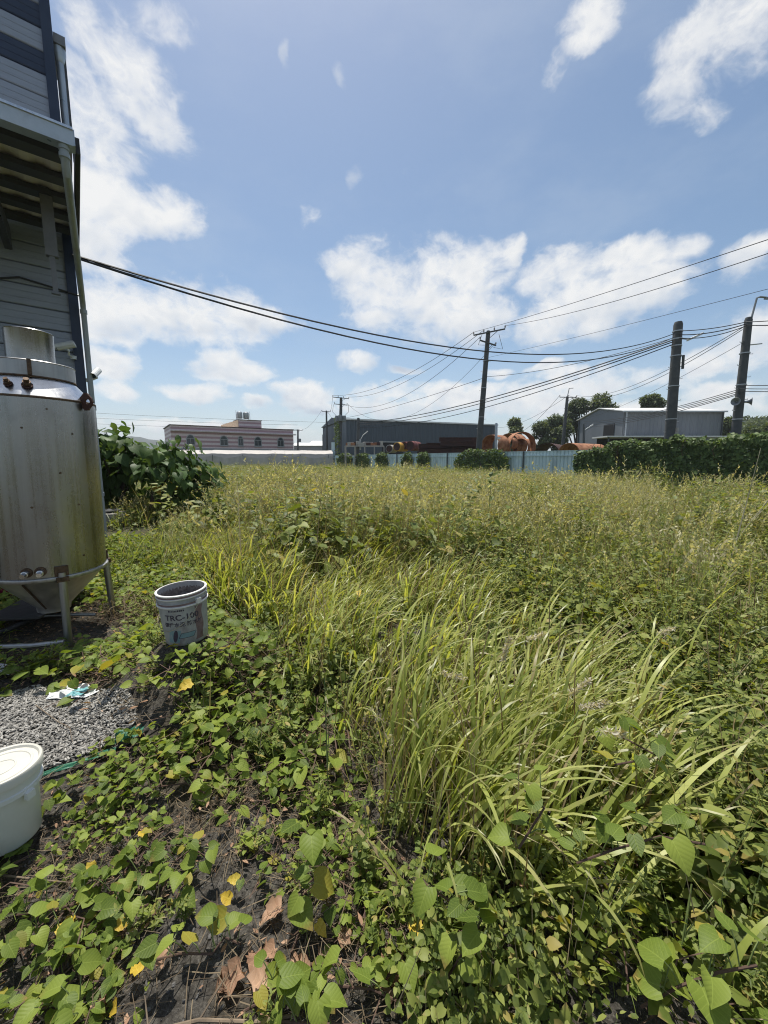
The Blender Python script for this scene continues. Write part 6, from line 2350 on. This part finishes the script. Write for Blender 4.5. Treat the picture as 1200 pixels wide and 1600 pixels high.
def vine(pts, label, nleaf, size, seed, h=0.05):
    """creeping vine: stem through ground pixels, leaves as parts"""
    random.seed(seed)
    P = []
    for q in pts:
        zz = q[2] if len(q) > 2 else h
        w = ground(q[0], q[1], zz)
        w.z = zz + gzf(w.x, w.y)
        P.append(w)
    base = P[0].copy()
    root = empty('creeping_vine', base, label, 'vine', 'heart-leaved vines creeping over the near ground')
    MB().tube([p - base for p in P], [0.0035] * len(P), 6).build('stem', M['stem'], root)
    pet = MB()
    for i in range(nleaf):
        t = (i + U(0.1, 0.9)) / nleaf * (len(P) - 1)
        k = min(int(t), len(P) - 2)
        a = P[k].lerp(P[k + 1], t - k)
        s = size * U(0.42, 0.85)
        lift = U(0.02, 0.09)
        az = U(0, 6.28)
        off = Vector((math.cos(az), math.sin(az), 0)) * U(0.02, 0.06)
        p = a + off + Vector((0, 0, lift)) - base
        az2 = az + random.gauss(0, 0.8)
        d = Vector((math.cos(az2), math.sin(az2), random.gauss(-0.15, 0.22)))
        n = Vector((random.gauss(0, 0.3), random.gauss(-0.12, 0.3), 1))
        link('leaf', random.choice(near_leaf), root, loc=p, quat=quat_from(d, n), scale=s)
        pet.tube([a - base, (a - base).lerp(p, 0.5) + Vector((0, 0, 0.01)), p], 0.0018, 4)
    tag(pet.build('petiole', M['greenstem'], root), kind='stuff')


VN = [
    ([(690, 1540, .04), (715, 1500, .14), (738, 1465, .22), (752, 1440, .28), (690, 1395, .30), (665, 1375, .30)], 'pale green leafy vine climbing at the edge of the tall grass clump', 16, 0.085),
    ([(380, 1570), (430, 1545), (470, 1530), (530, 1535), (580, 1540), (620, 1560)], 'vine with broad leaves over the crumpled dry leaves', 15, 0.09),
    ([(400, 1600), (440, 1590), (480, 1595), (560, 1600)], 'vine nearest the camera beneath the broad-leaved vine', 8, 0.09),
    ([(220, 1480), (280, 1470), (330, 1475), (350, 1450), (375, 1462)], 'vine on bare grey soil beside the yellow leaves', 11, 0.085),
    ([(20, 1400), (80, 1390), (130, 1380), (190, 1360), (220, 1340)], 'vine running from the white pail across the ground', 16, 0.085),
    ([(0, 1460), (60, 1440), (110, 1420), (165, 1410), (230, 1390)], 'vine below the runner leaving the white pail', 16, 0.085),
    ([(60, 1540), (110, 1530), (130, 1560), (60, 1575)], 'vine at the pale dead branch', 9, 0.09),
    ([(270, 1330), (300, 1310), (330, 1330), (280, 1370), (270, 1400)], 'vine on the shaded litter midway to the bucket', 12, 0.08),
    ([(150, 1255), (180, 1240), (230, 1220), (290, 1215), (320, 1230)], 'vine below the green sack corner', 15, 0.08),
    ([(60, 1260), (90, 1230), (110, 1215), (150, 1205)], 'vine between the white pail and the sack hem', 12, 0.08),
    ([(120, 1000), (160, 1000), (200, 1010), (240, 1030), (260, 1050)], 'vine between the tank leg and the bucket', 18, 0.09),
    ([(20, 1050), (70, 1035), (130, 1030), (190, 1045), (230, 1070)], 'vine along the edge of the pellet spill', 18, 0.09),
    ([(318, 1050, .2), (345, 1045, .2), (370, 1060, .15), (400, 1090, .1)], 'vine with large leaves spilling down beside the bucket', 15, 0.10),
    ([(330, 960, .2), (360, 975, .2), (390, 1000, .15)], 'vine with large leaves on the grass side of the bucket', 10, 0.11),
    ([(480, 1420), (470, 1380, .1), (520, 1330, .2), (480, 1290, .25)], 'vine with drooping leaves in the shaded gap', 10, 0.10),
    ([(560, 1500), (600, 1520), (640, 1510), (650, 1470, .1)], 'vine beside the tall pale-leaved climber', 8, 0.09),
    ([(1000, 1590, .1), (1060, 1560, .2), (1120, 1540, .25), (1180, 1530, .3)], 'large-leaved vine in the weeds close to the camera', 10, 0.11),
    ([(900, 1360, .3), (960, 1340, .35), (1030, 1320, .4), (1100, 1330, .4)], 'vine threading the dense weeds past the grass clump', 12, 0.09),
    ([(940, 1130, .5), (980, 1150, .5), (1030, 1180, .5), (960, 1200, .5)], 'vine with rounded leaves over the weeds beyond the grass clump', 12, 0.10),
    ([(820, 1240, .6), (850, 1270, .55), (830, 1300, .5), (810, 1330, .45)], 'yellow-green vine hanging in the grass clump', 7, 0.085),
]
for i, (pts, lab, nl, sz) in enumerate(VN):
    vine(pts, lab, nl, sz, 100 + i)


def fallen(px, py, size, kind, label, seed, z=0.03):
    p = ground(px, py)
    me = crumple(seed, M['dryleaf'] if kind == 'dry' else M['yellowleaf'], 0.8, 0.8 if kind == 'dry' else 0.35)
    o = link('dry_leaf' if kind == 'dry' else 'yellow_leaf', me, None, loc=(p.x, p.y, gzf(p.x, p.y) + z), quat=quat_from((U(-1, 1), U(-1, 1), U(-.2, .3)), (U(-.3, .3), U(-.7, -.1), 1)), scale=size)
    tag(o, label, 'leaf', 'dry fallen leaves' if kind == 'dry' else 'yellowed leaves')


for i, (px, py, s, lab) in enumerate([
    (438, 1418, .075, 'tan curled dry leaf on the dark soil, alone'), (378, 1520, .09, 'largest tan crumpled leaf in the lower litter'), (395, 1545, .09, 'tan dry leaf under the largest crumpled leaf'),
    (478, 1530, .075, 'tan dry leaf among the broad green leaves'), (618, 1500, .10, 'long tan folded leaf standing at the foot of the pale climber'), (540, 1480, .06, 'small tan dry leaf beside a broad green leaf'),
    (430, 1485, .06, 'tan dry leaf tucked behind a vine leaf'), (250, 1500, .05, 'peach-coloured dry scrap near the yellow leaves'), (160, 1555, .075, 'round reddish dry leaf behind a green leaf'),
    (400, 1490, .06, 'tan scrap of leaf on the stem'), (820, 1410, .06, 'dry seed-pod-like leaf in the weeds'), (345, 1230, .05, 'dry leaf in the shaded litter')]):
    fallen(px, py, s, 'dry', lab, 200 + i)
for i, (px, py, s, lab) in enumerate([
    (142, 1343, .05, 'yellow leaf in front of the white pail vine'), (98, 1448, .07, 'largest yellow leaf on the bare soil'), (182, 1440, .045, 'yellow leaf next to paired green leaves'), (216, 1520, .05, 'yellow leaf low on the litter'),
    (374, 1382, .045, 'narrow yellow leaf standing upright'), (362, 1414, .05, 'yellow leaf beside the upright yellow leaf'), (183, 1570, .05, 'yellow leaf by the pale branch'), (222, 1300, .04, 'small yellow leaf above the vine stem'),
    (655, 1475, .06, 'yellow leaf under the pale climber'), (305, 1152, .08, 'yellow leaf on the tangle below the bucket'), (560, 978, .08, 'orange yellow leaf caught in the tall grass'), (495, 1455, .05, 'small yellow leaf beside a heart leaf')]):
    fallen(px, py, s, 'yellow', lab, 300 + i, 0.06 if py > 1200 else 0.35)


# ------------------------------------------------------------------ vegetation that covers the field
WIND = 0.15
random.seed(42)
far_src = [asset('tuft', grass_tuft(48, 0.42, 0.60, 0.012, 0.30, 1.1, M['grass'], seeds=10, stalks=12)) for _ in range(4)]
green_src = [asset('tuft', grass_tuft(44, 0.42, 0.58, 0.014, 0.30, 1.1, M['longgrass'], seeds=8, stalks=5)) for _ in range(4)]
mid_src = [asset('tuft', grass_tuft(30, 0.30, 0.66, 0.009, 0.28, 1.0, M['grass'], seeds=10, stalks=26)) for _ in range(3)]
long_src = [asset('tuft', grass_tuft(24, 0.16, 0.74, 0.018, 0.30, 1.5, M['longgrass'], seeds=0, wind=WIND, stalks=4, segs=9)) for _ in range(4)]
weed_src = [asset('weed', weed_plant(7, 0.42, 0.060, M['weed'], 16, OVAL, 0.65, 3)) for _ in range(4)]
weed_tall = [asset('weed', weed_plant(6, 0.62, 0.055, M['weed'], 20, OVAL_N, 0.45, 6)) for _ in range(3)]
vine_src = [asset('vines', vine_patch(34, 0.30, 0.19, 0.072, M['vine'])) for _ in range(4)]
bush_src = [asset('bush', weed_bush(190, 0.34, 0.46, 0.060, M['weed'])) for _ in range(4)]
bush_far = [asset('bush', weed_bush(120, 0.50, 0.52, 0.105, M['weed'], 8, 12)) for _ in range(3)]
lit_src = [asset('litter', litter_patch(0.22, 75)) for _ in range(3)]
peb_src = [asset('pebble', pebble_mesh(M['pebble'], 0.011)) for _ in range(3)]

BUCK = (MOUND.x, MOUND.y - 0.03, 0.235)
TANK = (-3.05, 3.50, 0.62)
PAIL = (pail.location.x, pail.location.y, 0.16)
SLAB = (ground(172, 822).x, ground(172, 822).y, 0.4)

# central tall grass belt
BELT = gpoly([(300, 862), (430, 838), (640, 905), (780, 960), (960, 1070), (1040, 1190), (930, 1360), (830, 1390), (700, 1340), (600, 1240), (500, 1130), (420, 1020), (360, 930)])
NEAR_L = gpoly([(-120, 905), (150, 850), (300, 840), (370, 930), (430, 1030), (520, 1140), (600, 1240), (560, 1270), (330, 1190), (215, 1135), (200, 1090), (100, 1060), (-100, 1060)])
LOWL = gpoly([(-300, 1210), (60, 1215), (210, 1160), (330, 1185), (560, 1265), (640, 1330), (640, 1700), (-500, 1700)])
RIGHT_N = gpoly([(640, 1370), (830, 1400), (940, 1370), (1050, 1190), (970, 1070), (1900, 1000), (2200, 1700), (640, 1700)])
RIGHT_M = gpoly([(640, 905), (720, 850), (1900, 830), (1900, 1000), (970, 1070), (780, 960)])


def far_cover():
    # the field from 6 m out to the fence and beyond, thinner with distance
    bands = [(5.5, 12, 4.2), (12, 22, 3.6), (22, 40, 2.8), (40, 75, 2.0), (75, 110, 0.8)]
    X, Y_, S_ = [], [], []
    for y0, y1, dens in bands:
        w = 1.15 * y1 + 6
        n = int(2 * w * (y1 - y0) * dens)
        x, y = rng.uniform(-w, w, n), rng.uniform(y0, y1, n)
        k = (np.abs(x) < 1.15 * y + 3)
        # keep out of the factory and its flank, and off the shrub's bare foot
        k &= ~((x < -3.9) & (y < 9.6) & (x * 0.3 + y < 7.0))
        lx = (x - CX) * DIRW.x + (y - CY) * DIRW.y
        ly = (x - CX) * -DIRW.y + (y - CY) * DIRW.x
        k &= ~((lx < 0.2) & (ly > -0.4) & (ly < 9.6))
        fx = (x - FA.x) * FN.x + (y - FA.y) * FN.y
        k &= (np.abs(fx) > 0.3)
        yard = fx < -0.3
        k &= ~(yard & (rng.random(n) < 0.75))
        k &= ~((x > 0.3 * y - 0.5) & (y < 14) & (rng.random(n) < 0.55))
        X.append(x[k]); Y_.append(y[k]); S_.append(np.full(k.sum(), 1.0))
    return np.concatenate(X), np.concatenate(Y_)


x, y = far_cover()
n = len(x)
patch = np.sin(x * 0.55 + 0.3 * y) * np.cos(y * 0.43) + 0.7 * np.sin(x * 1.7 + 2.0) * np.sin(y * 1.3 + x * 0.4) + rng.normal(0, 0.35, n)
hmod = 0.86 + 0.22 * patch + rng.normal(0, 0.16, n)
hd = (x - FA.x) * FN.x + (y - FA.y) * FN.y
nearh = (hd > 0) & (hd < 8) & (x > 9.0 - 0.1 * hd)
hmod = np.where(nearh, hmod * np.clip(hd / 9.0, 0.38, 1.0), hmod)
scatter('field_grass', 'pale dry-tipped wild grass covering the whole far field', 'grass', np.stack([x, y, gz(x, y)], 1), upright(n, 0.14), np.clip(hmod, 0.3, 1.7), far_src + green_src, np.where(patch > 0.25 + np.clip(x / (y + 1), -0.3, 1.0) * 1.1, 0, 4) + rng.integers(0, 4, n))
# dark leafy weeds mixed into the field, in drifts
k = (rng.random(n) < 0.95) & (np.sin(x * 0.9 + 1.2) + np.sin(y * 0.7 + x * 0.3) + 0.25 * x / (y + 1) * 4 > -1.0)
xw, yw = x[k] + rng.normal(0, 0.2, k.sum()), y[k] + rng.normal(0, 0.2, k.sum())
hdw = (xw - FA.x) * FN.x + (yw - FA.y) * FN.y
wsc = np.clip(rng.lognormal(0, 0.28, len(xw)), 0.5, 1.9) * np.where((hdw > 0) & (hdw < 8) & (xw > 9.0), np.clip(hdw / 9.0, 0.42, 1.0), 1.0)
scatter('field_weeds', 'leafy green weeds growing through the field grass', 'weeds', np.stack([xw, yw, gz(xw, yw)], 1), upright(len(xw), 0.15), wsc, bush_far + bush_far + weed_tall[:1])

x, y = sample_poly(BELT, 10)
n = len(x)
scatter('long_grass', 'belt of long arching yellow-green grass through the middle of the field', 'grass', np.stack([x, y, gz(x, y)], 1), upright(n, 0.10, 0.0), rng.uniform(0.7, 1.15, n), long_src)
BELT_L = gpoly([(295, 858), (430, 838), (560, 862), (700, 905), (700, 970), (540, 985), (440, 975), (350, 945)])
x, y = sample_poly(BELT_L, 9)
n = len(x)
scatter('thick_grass', 'thick bent-over grass beginning beside the bucket', 'grass', np.stack([x, y, gz(x, y)], 1), upright(n, 0.12, 0.0), rng.uniform(0.75, 1.15, n), long_src)
x, y = sample_poly(BELT, 15)
n = len(x)
scatter('belt_weeds', 'small dark weeds between the long grass blades', 'weeds', np.stack([x, y, gz(x, y)], 1), upright(n, 0.15), rng.uniform(0.55, 1.0, n) * np.clip((y - 1.1) * 0.7, 0.5, 1.0), bush_src + weed_src[:1] + vine_src[:1])

DRY = gpoly([(330, 775), (640, 760), (900, 765), (1000, 790), (1060, 850), (820, 880), (640, 885), (480, 850), (330, 845)])
x, y = sample_poly(DRY, 8)
n = len(x)
scatter('dry_grass', 'band of thin dry brownish grass and bare stalks beyond the long grass', 'grass', np.stack([x, y, gz(x, y)], 1), upright(n, 0.15), rng.uniform(0.8, 1.35, n), mid_src)
x, y = sample_poly(RIGHT_M, 20)
n = len(x)
scatter('mixed_weeds', 'tangle of dark leafy weeds and dry stalks beyond the long grass', 'weeds', np.stack([x, y, gz(x, y)], 1), upright(n, 0.18), rng.uniform(0.8, 1.3, n), bush_src + bush_src + weed_tall[:1] + mid_src[:1])
x, y = sample_poly(RIGHT_N, 75)
k = (rng.random(len(x)) < 0.42) | (y < 1.6)
x, y = x[k], y[k]
n = len(x)
dcam = np.hypot(x, y)
k = dcam > 0.45
x, y, dcam = x[k], y[k], dcam[k]
n = len(x)
scatter('near_weeds', 'dense dark green weeds and vines close to the camera', 'weeds', np.stack([x, y, gz(x, y)], 1), upright(n, 0.2), np.clip(rng.uniform(0.65, 1.2, n) * np.clip(dcam / 1.9, 0.50, 1.0) * np.where(x < 0.75, 0.85, 1.0), 0.25, 1.3), bush_src + bush_src + vine_src + weed_src[:2] + weed_tall[:1])

x, y = sample_poly(gpoly([(700, 900), (900, 880), (1250, 960), (1500, 1150), (1100, 1420), (930, 1360), (1040, 1190), (960, 1070)]), 2.6)
n = len(x)
scatter('stray_grass', 'stray long grass blades scattered through the dark weeds', 'grass', np.stack([x, y, gz(x, y)], 1), upright(n, 0.2, 0.0), rng.uniform(0.7, 1.1, n), [asset('tuft', grass_tuft(7, 0.10, 0.75, 0.017, 0.35, 1.4, M['longgrass'], wind=WIND, stalks=3, segs=9)) for _ in range(4)])
# clumps of taller weeds that break the level top of the field
cx_, cy_ = [], []
while len(cx_) < 95:
    yy = 5.5 + 34 * random.random() ** 1.4
    xx = U(-0.55, 1.05) * yy
    if (xx - FA.x) * FN.x + (yy - FA.y) * FN.y > (8 if xx > 7 else 1.5) and not (xx < -3.6 and yy < 13):
        cx_.append(xx)
        cy_.append(yy)
kk = rng.integers(0, 95, 1300)
x = np.array(cx_)[kk] + rng.normal(0, 0.55, 1300)
y = np.array(cy_)[kk] + rng.normal(0, 0.45, 1300)
hh = rng.uniform(0.95, 1.95, 95)[kk] * rng.uniform(0.7, 1.1, 1300)
n = 1300
scatter('tall_weeds', 'uneven clumps of taller weeds and stalks standing above the field grass', 'weeds', np.stack([x, y, gz(x, y)], 1), upright(n, 0.14), hh, weed_tall + bush_far + weed_tall[:1] + mid_src)
FLAP = gpoly([(60, 1100), (165, 1095), (160, 1050), (70, 1048)])
x, y = sample_poly(NEAR_L, 26, [BUCK, TANK, SLAB, PELLET, FLAP])
n = len(x)
scatter('ground_vines', 'heart-leaved vines matted around the tank legs and bucket', 'ground cover', np.stack([x, y, gz(x, y)], 1), upright(n, 0.15), rng.uniform(0.75, 1.25, n), vine_src)
x, y = sample_poly(NEAR_L, 14, [BUCK, TANK, SLAB, PELLET, FLAP])
n = len(x)
scatter('ground_weeds', 'small weeds among the matted vines by the bucket', 'weeds', np.stack([x, y, gz(x, y)], 1), upright(n, 0.2), rng.uniform(0.4, 0.9, n), weed_src)
BARE = ground(410, 1430)
x, y = sample_poly(LOWL, 24, [PAIL, PELLET])
k = (np.hypot(x, y) > 0.45) & (np.sin(x * 4.1 + 0.5) + np.sin(y * 5.3 + x * 2) > -1.1) & (np.hypot((x - BARE.x) / 1.3, y - BARE.y) > 0.14)
x, y = x[k], y[k]
n = len(x)
scatter('sparse_vines', 'thin scatter of vine leaves over the bare grey soil', 'ground cover', np.stack([x, y, gz(x, y)], 1), upright(n, 0.12), rng.uniform(0.38, 0.8, n), vine_src)
x, y = sample_poly(LOWL, 12, [PAIL])
k = (np.hypot(x, y) > 0.5) & (x > -0.9 + 0.3 * np.sin(y * 3))
x, y = x[k], y[k]
n = len(x)
scatter('seedling_weeds', 'tiny weeds sprouting on the bare soil', 'weeds', np.stack([x, y, gz(x, y)], 1), upright(n, 0.2), rng.uniform(0.15, 0.45, n), weed_src)
x, y = sample_poly(LOWL + [], 24, [PAIL])
n = len(x)
scatter('leaf_litter', 'brown litter of twigs and dead leaves on the soil', 'litter', np.stack([x, y, gz(x, y)], 1), upright(n, 0.06), rng.uniform(0.7, 1.2, n), lit_src)
x, y = sample_poly(LOWL, 900, [PAIL])
n = len(x)
scatter('gravel', 'dark gravel specks on the bare soil', 'gravel', np.stack([x, y, gz(x, y) + 0.002], 1), rng.uniform(0, 6, (n, 3)), rng.uniform(0.2, 1.0, n) ** 1.6, peb_src)
x, y = sample_poly(NEAR_L, 20, [BUCK, (TANK[0], TANK[1], 0.1)])
n = len(x)
scatter('vine_litter', 'brown stems and litter under the matted vines', 'litter', np.stack([x, y, gz(x, y) + 0.01], 1), upright(n, 0.06), rng.uniform(0.8, 1.3, n), lit_src)


GAP = gpoly([(430, 1080), (520, 1120), (640, 1230), (760, 1340), (700, 1400), (540, 1370), (400, 1240)])
x, y = sample_poly(GAP, 34)
n = len(x)
scatter('gap_weeds', 'thin dark weeds and dry stalks at the foot of the grass belt', 'weeds', np.stack([x, y, gz(x, y)], 1), upright(n, 0.2), rng.uniform(0.4, 0.85, n), weed_src + weed_tall + mid_src[:1] + vine_src[:1])


# tangle of dry stems beside the bucket
def tangle():
    c = ground(225, 940, 0.12)
    b = Bag()
    for _ in range(420):
        x, y = random.gauss(0, 0.24), random.gauss(0, 0.18)
        az = U(0, 6.28)
        b.blade((x, y, U(0, 0.10)), az, U(0.2, 1.4), U(0.12, 0.40), 0.004, U(0.3, 1.6), random.random(), 4)
    o = link('dry_tangle', b.mesh('dry_tangle', M['straw']), None, loc=(c.x, c.y, gzf(c.x, c.y)))
    tag(o, 'brown tangle of dead stems beside the grey bucket', 'dead stems', kind='stuff')


tangle()


# near grass clumps, each one a plant of its own
def clumps():
    random.seed(77)
    meshes = []
    for i in range(4):
        b, dr = Bag(), Bag()
        for _ in range(22):
            r, a = 0.15 * math.sqrt(random.random()), U(0, 6.283)
            az = random.gauss(WIND, 0.7)
            b.blade((r * math.cos(a), r * math.sin(a), -0.02), az, abs(random.gauss(0.30, 0.2)), U(0.45, 0.95), U(0.013, 0.026), U(0.7, 2.3), random.random(), 11, 1.9)
        for _ in range(30):
            r, a = 0.16 * math.sqrt(random.random()), U(0, 6.283)
            dr.blade((r * math.cos(a), r * math.sin(a), 0), U(0, 6.283), U(0.02, 0.5), U(0.25, 0.7), 0.007, U(-0.2, 0.6), random.random(), 4)
        meshes.append((b.mesh('blades', M['longgrass']), dr.mesh('dry_stalks', M['straw'])))
    spots = [(640, 1270), (700, 1320), (760, 1340), (820, 1360), (620, 1190), (690, 1230), (770, 1260), (850, 1260), (560, 1140), (640, 1130), (720, 1160), (800, 1180), (385, 955), (455, 935), (360, 905), (500, 1080), (580, 1070), (700, 1080), (470, 1010), (540, 1000), (430, 960), (400, 920)]
    for i, (px, py) in enumerate(spots):
        p = ground(px + U(-12, 12), py + U(-10, 10))
        e = empty('grass_clump', (p.x, p.y, gzf(p.x, p.y)), 'clump of long arching yellow-green blades in the grass belt', 'grass clump', 'grass clumps in the near grass belt')
        e.rotation_euler = (0, 0, U(-0.35, 0.35))
        e.scale = (U(0.72, 1.0),) * 3
        bm, dm = random.choice(meshes)
        link('blades', bm, e)
        link('dry_stalks', dm, e)


clumps()


# long single blades that reach out over the dark weeds
def long_blade(px, py, L, w, az, lean, droop, label, seed, z0=0.0):
    random.seed(seed)
    p = ground(px, py, z0)
    b = Bag()
    b.blade((0, 0, 0), az, lean, L, w, droop, 0.55 + 0.35 * random.random(), 14, 1.2)
    b.blade((0.01, 0.01, 0), az + U(-0.5, 0.5), lean * 0.7, L * 0.7, w * 0.8, droop * 0.8, 0.5, 12, 1.4)
    b.blade((-0.01, 0.01, 0), az + U(-0.9, 0.9), lean * 0.5, L * 0.55, w * 0.7, droop, 0.35, 12, 1.4)
    o = link('long_blade', b.mesh('long_blade', M['longgrass']), None, loc=(p.x, p.y, gzf(p.x, p.y) + z0))
    tag(o, label, 'grass blade', 'long single grass blades over the weeds')


for i, (px, py, L, w, az, ln, dr, lab) in enumerate([
    (880, 1400, .95, .026, 0.10, .55, 1.2, 'broad pale blade arching from the clump towards the edge of the view'),
    (960, 1390, .85, .024, 0.25, .6, 1.1, 'second broad blade arching over the dark weeds below the pale blade'),
    (820, 1440, .60, .022, 0.0, .7, 1.2, 'short broad blade bending low before the grass clump'),
    (760, 1430, .55, .022, -0.1, 1.0, .7, 'blade lying almost flat at the foot of the clump'),
    (930, 1480, .50, .024, 0.3, .7, 1.0, 'stout short blade rising among the near vines'),
    (1000, 1300, .85, .024, 0.2, .35, 1.4, 'tall blade standing above the weeds beside the whitish plumes'),
    (960, 1260, .95, .026, 0.5, .15, 1.5, 'upright blade with folded tip past the clump'),
    (1060, 1380, .80, .022, 0.4, .4, 1.3, 'blade leaning over the large-leaved vine'),
    (1120, 1590, .42, .020, 0.2, .2, 1.9, 'hooked pale blade by the bending stalk close to the camera'),
    (1080, 1250, .80, .022, -0.2, .5, 1.2, 'slender blade far out in the dark weeds'),
    (640, 1400, .45, .018, 2.6, .8, 1.0, 'single blade falling into the shaded gap')]):
    long_blade(px, py, L, w, az, ln, dr, lab, 500 + i)


# fluffy grass plumes and tall single stalks standing out of the weeds
def plume(px, py, L, label, lean, Y=None):
    p = ground(px, py, 0.55)
    b = Bag()
    base = np.array([0.0, 0.0, 0.0])
    d = np.array([math.cos(lean), 0.1, math.sin(lean)])
    k = 160
    t = rng.random(k)
    pos = base + d * t[:, None] * L + rng.normal(0, 0.004, (k, 3))
    b.leaves(OVAL_N, pos, d * 0.7 + rng.normal(0, 0.7, (k, 3)), rng.normal(0, 1, (k, 3)), rng.uniform(0.012, 0.028, k), rng.random(k))
    o_root = empty('grass_plume', (p.x, p.y, p.z), label, 'grass plume', 'fluffy grass plumes')
    link('plume', b.mesh('plume', M['plume']), o_root)
    s = MB().tube([(0, 0, 0), (-0.05 * math.cos(lean) - 0.05, 0, -0.25), (-0.10, 0.02, -0.58)], 0.0022, 5)
    s.build('stalk', M['greenstem'], o_root)


for i, (px, py, L, ln, lab) in enumerate([(905, 1108, .12, .2, 'whitish plume low over the weeds beyond the grass clump'), (890, 1085, .11, .6, 'whitish plume just above the low whitish plume'), (938, 1142, .10, -.2, 'small drooping plume beside a rounded vine leaf'), (690, 1052, .12, -.3, 'pale plume lying over the grass belt'), (1028, 990, .10, .3, 'pale plume in the dark weeds'), (822, 1000, .12, .3, 'pale plume behind the grass belt'), (785, 1035, .14, 1.3, 'upright reddish plume above the grass belt'), (485, 850, .22, -.2, 'far white plume at the start of the grass belt'), (425, 828, .25, .2, 'far white plume near the pale field')]):
    plume(px, py, L, lab, ln)


def stalk(pts, r, label, mt):
    P = [at(px, py, Y) for px, py, Y in pts]
    P[0].z = gzf(P[0].x, P[0].y)
    base = P[0].copy()
    # smooth
    Q = []
    for i in range(len(P) - 1):
        a, b = P[i], P[i + 1]
        pa = P[i - 1] if i else a
        pb = P[i + 2] if i + 2 < len(P) else b
        for j in range(6):
            t = j / 6
            Q.append(0.5 * ((2 * a) + (b - pa) * t + (2 * pa - 5 * a + 4 * b - pb) * t * t + (3 * b - pa - 3 * a + pb) * t ** 3))
    Q.append(P[-1])
    m = len(Q)
    o = MB().tube([q - base for q in Q], [r * (1 - 0.6 * i / m) for i in range(m)], 6).build('plant_stalk', M[mt], None, smooth=True, loc=base)
    tag(o, label, 'stalk')


stalk([(1075, 1600, 1.0), (1062, 1520, 1.02), (1070, 1465, 1.05), (1095, 1430, 1.07), (1118, 1405, 1.1)], 0.0035, 'pale bare stalk bending over the large-leaved vine', 'greenstem')
stalk([(528, 1400, 1.55), (515, 1290, 1.6), (512, 1200, 1.65), (513, 1168, 1.66)], 0.0035, 'single upright green blade standing in front of the shaded gap', 'greenstem')
stalk([(1160, 1400, 1.6), (1168, 1300, 1.65), (1160, 1240, 1.66), (1148, 1216, 1.68)], 0.003, 'thin whitish curled stalk above the weeds', 'pale_stalk')
stalk([(1130, 900, 4.2), (1150, 850, 4.3), (1180, 810, 4.4), (1195, 795, 4.4)], 0.004, 'tall pale stalk leaning out of the far weeds', 'pale_stalk')
stalk([(960, 1600, 1.0), (966, 1530, 1.05), (964, 1490, 1.08)], 0.003, 'straw-coloured seed stalk close to the camera', 'pale_stalk')
